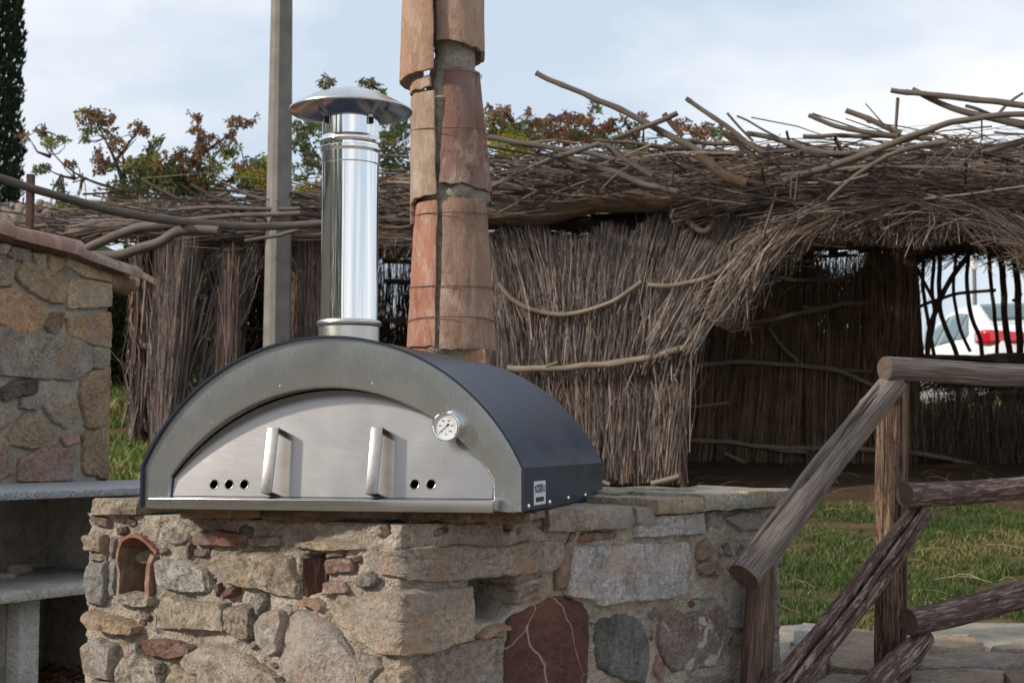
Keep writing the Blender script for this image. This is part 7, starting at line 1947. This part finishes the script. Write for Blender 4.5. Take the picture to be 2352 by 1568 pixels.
for sgn in (1, -1):
    mir = (lambda p: p) if sgn == 1 else (lambda p: (2 * (CXL + 0.89) - p[0], p[1], p[2]))
    for (y0, y1, t1a, t1b) in ((0.80, 1.22, 0.30, 0.86), (1.26, 2.0, 0.90, 0.93), (2.06, 2.85, 0.93, 0.72)):
        g = [[mir(side_pt(y, 0.06 + (np.interp(y, [y0, y1], [t1a, t1b]) - 0.06) * q)) for y in np.linspace(y0, y1, 8)] for q in np.linspace(0, 1, 6)]
        patch('side_window', g, CARG, car)
    v, f = boxv(-0.10, 0.10, -0.06, 0.08, -0.06, 0.07)
    o = mk('wing_mirror', [mir(cw((-0.97 + x, 2.72 + y, 1.00 + z))) for x, y, z in v], f, CARP, car); fixn(o); bevel(o, 0.03, 3)
    # tail light wraps round the corner
    g = []
    for q in np.linspace(0, 1, 5):
        row = []
        for a in np.linspace(0, 1, 12):
            if a < 0.35: x, y = -0.882 + 0.01 * (1 - a / 0.35) ** 2, 0.30 * (1 - a / 0.35) + 0.07
            else: x, y = -0.86 + (a - 0.35) / 0.65 * 0.50, 0.055 - 0.075 * (a - 0.35) / 0.65
            z = 0.93 + (q - 0.5) * 0.17 * (1 - 0.55 * abs(a - 0.45)) + 0.03 * (0.5 - a)
            row.append(mir(cw((x - 0.012, y - 0.012, z))))
        g.append(row)
    patch('tail_light', g, TAILM, car)
    for wy in (0.78, 3.5):
        wx = -0.80
        cx_, cy_, cz_ = cw((wx, wy, 0.31))
        if sgn == -1: cx_ = 2 * (CXL + 0.89) - cx_
        def wheel(prof, name, mat, parent, x0):
            v, f = [], []
            q = len(prof)
            for i in range(28):
                a = 2 * math.pi * i / 28
                for r, x in prof: v.append((x0 - sgn * x, cy_ + r * math.cos(a), cz_ + r * math.sin(a)))
            for i in range(28):
                j = (i + 1) % 28
                for b in range(q - 1): f.append((i * q + b, j * q + b, j * q + b + 1, i * q + b + 1))
            o = mk(name, v, f, mat, parent, smooth=True); return fixn(o)
        w_ = wheel([(0.19, -0.10), (0.29, -0.10), (0.315, -0.06), (0.315, 0.06), (0.29, 0.105), (0.20, 0.105)], 'wheel', TYRE, car, cx_)
        wheel([(0.205, 0.085), (0.19, 0.09), (0.10, 0.06), (0.03, 0.08), (0.001, 0.08)], 'rim', RIMM, w_, cx_)
g = [[cw((x * (0.60 + 0.06 * (1 - q)), 0.56 + q * 0.62 , 1.155 + q * 0.275 + 0.012 + 0.02 * (1 - (x) ** 2))) for x in np.linspace(-0.92, 0.92, 9)] for q in np.linspace(0.04, 0.92, 7)]
patch('rear_window', g, CARG, car)
v, f = boxv(-0.78, 0.78, -0.06, 0.10, 0.36, 0.58)
o = mk('bumper', [cw((x, y, z)) for x, y, z in v], f, CARP, car); bevel(o, 0.05, 3)
v, f = boxv(-0.26, 0.26, -0.022, -0.006, 0.66, 0.77)
mk('number_plate', [cw((x, y, z)) for x, y, z in v], f, DIAL, car)

# street lamp beyond the car
LY = 26.0
lp = at(2238, 640, LY)
lamp = root('street_lamp', 'lantern street lamp standing far behind the white car', 'street lamp', (lp.x, LY, gz(lp.x, LY)))
zt = at(2238, 588, LY).z
v, f = lathe([(0.075, gz(lp.x, LY) - 0.1), (0.06, gz(lp.x, LY) + 0.6), (0.045, gz(lp.x, LY) + 0.7), (0.035, zt - 0.28), (0.05, zt - 0.25), (0.001, zt - 0.25)], (lp.x, LY), 16)
mk('lamp_post', v, f, plain('grey_painted_iron', srgb(120, 122, 126), 0.5), lamp, smooth=True)
v, f = lathe([(0.06, zt - 0.25), (0.12, zt + 0.10), (0.001, zt + 0.10)], (lp.x, LY), 6)
mk('lantern', v, f, plain('frosted_lantern_glass', srgb(214, 216, 214), 0.3), lamp)
v, f = lathe([(0.14, zt + 0.10), (0.13, zt + 0.13), (0.03, zt + 0.20), (0.001, zt + 0.24)], (lp.x, LY), 6)
mk('lantern_cap', v, f, plain('dark_iron', srgb(90, 92, 96), 0.5), lamp)
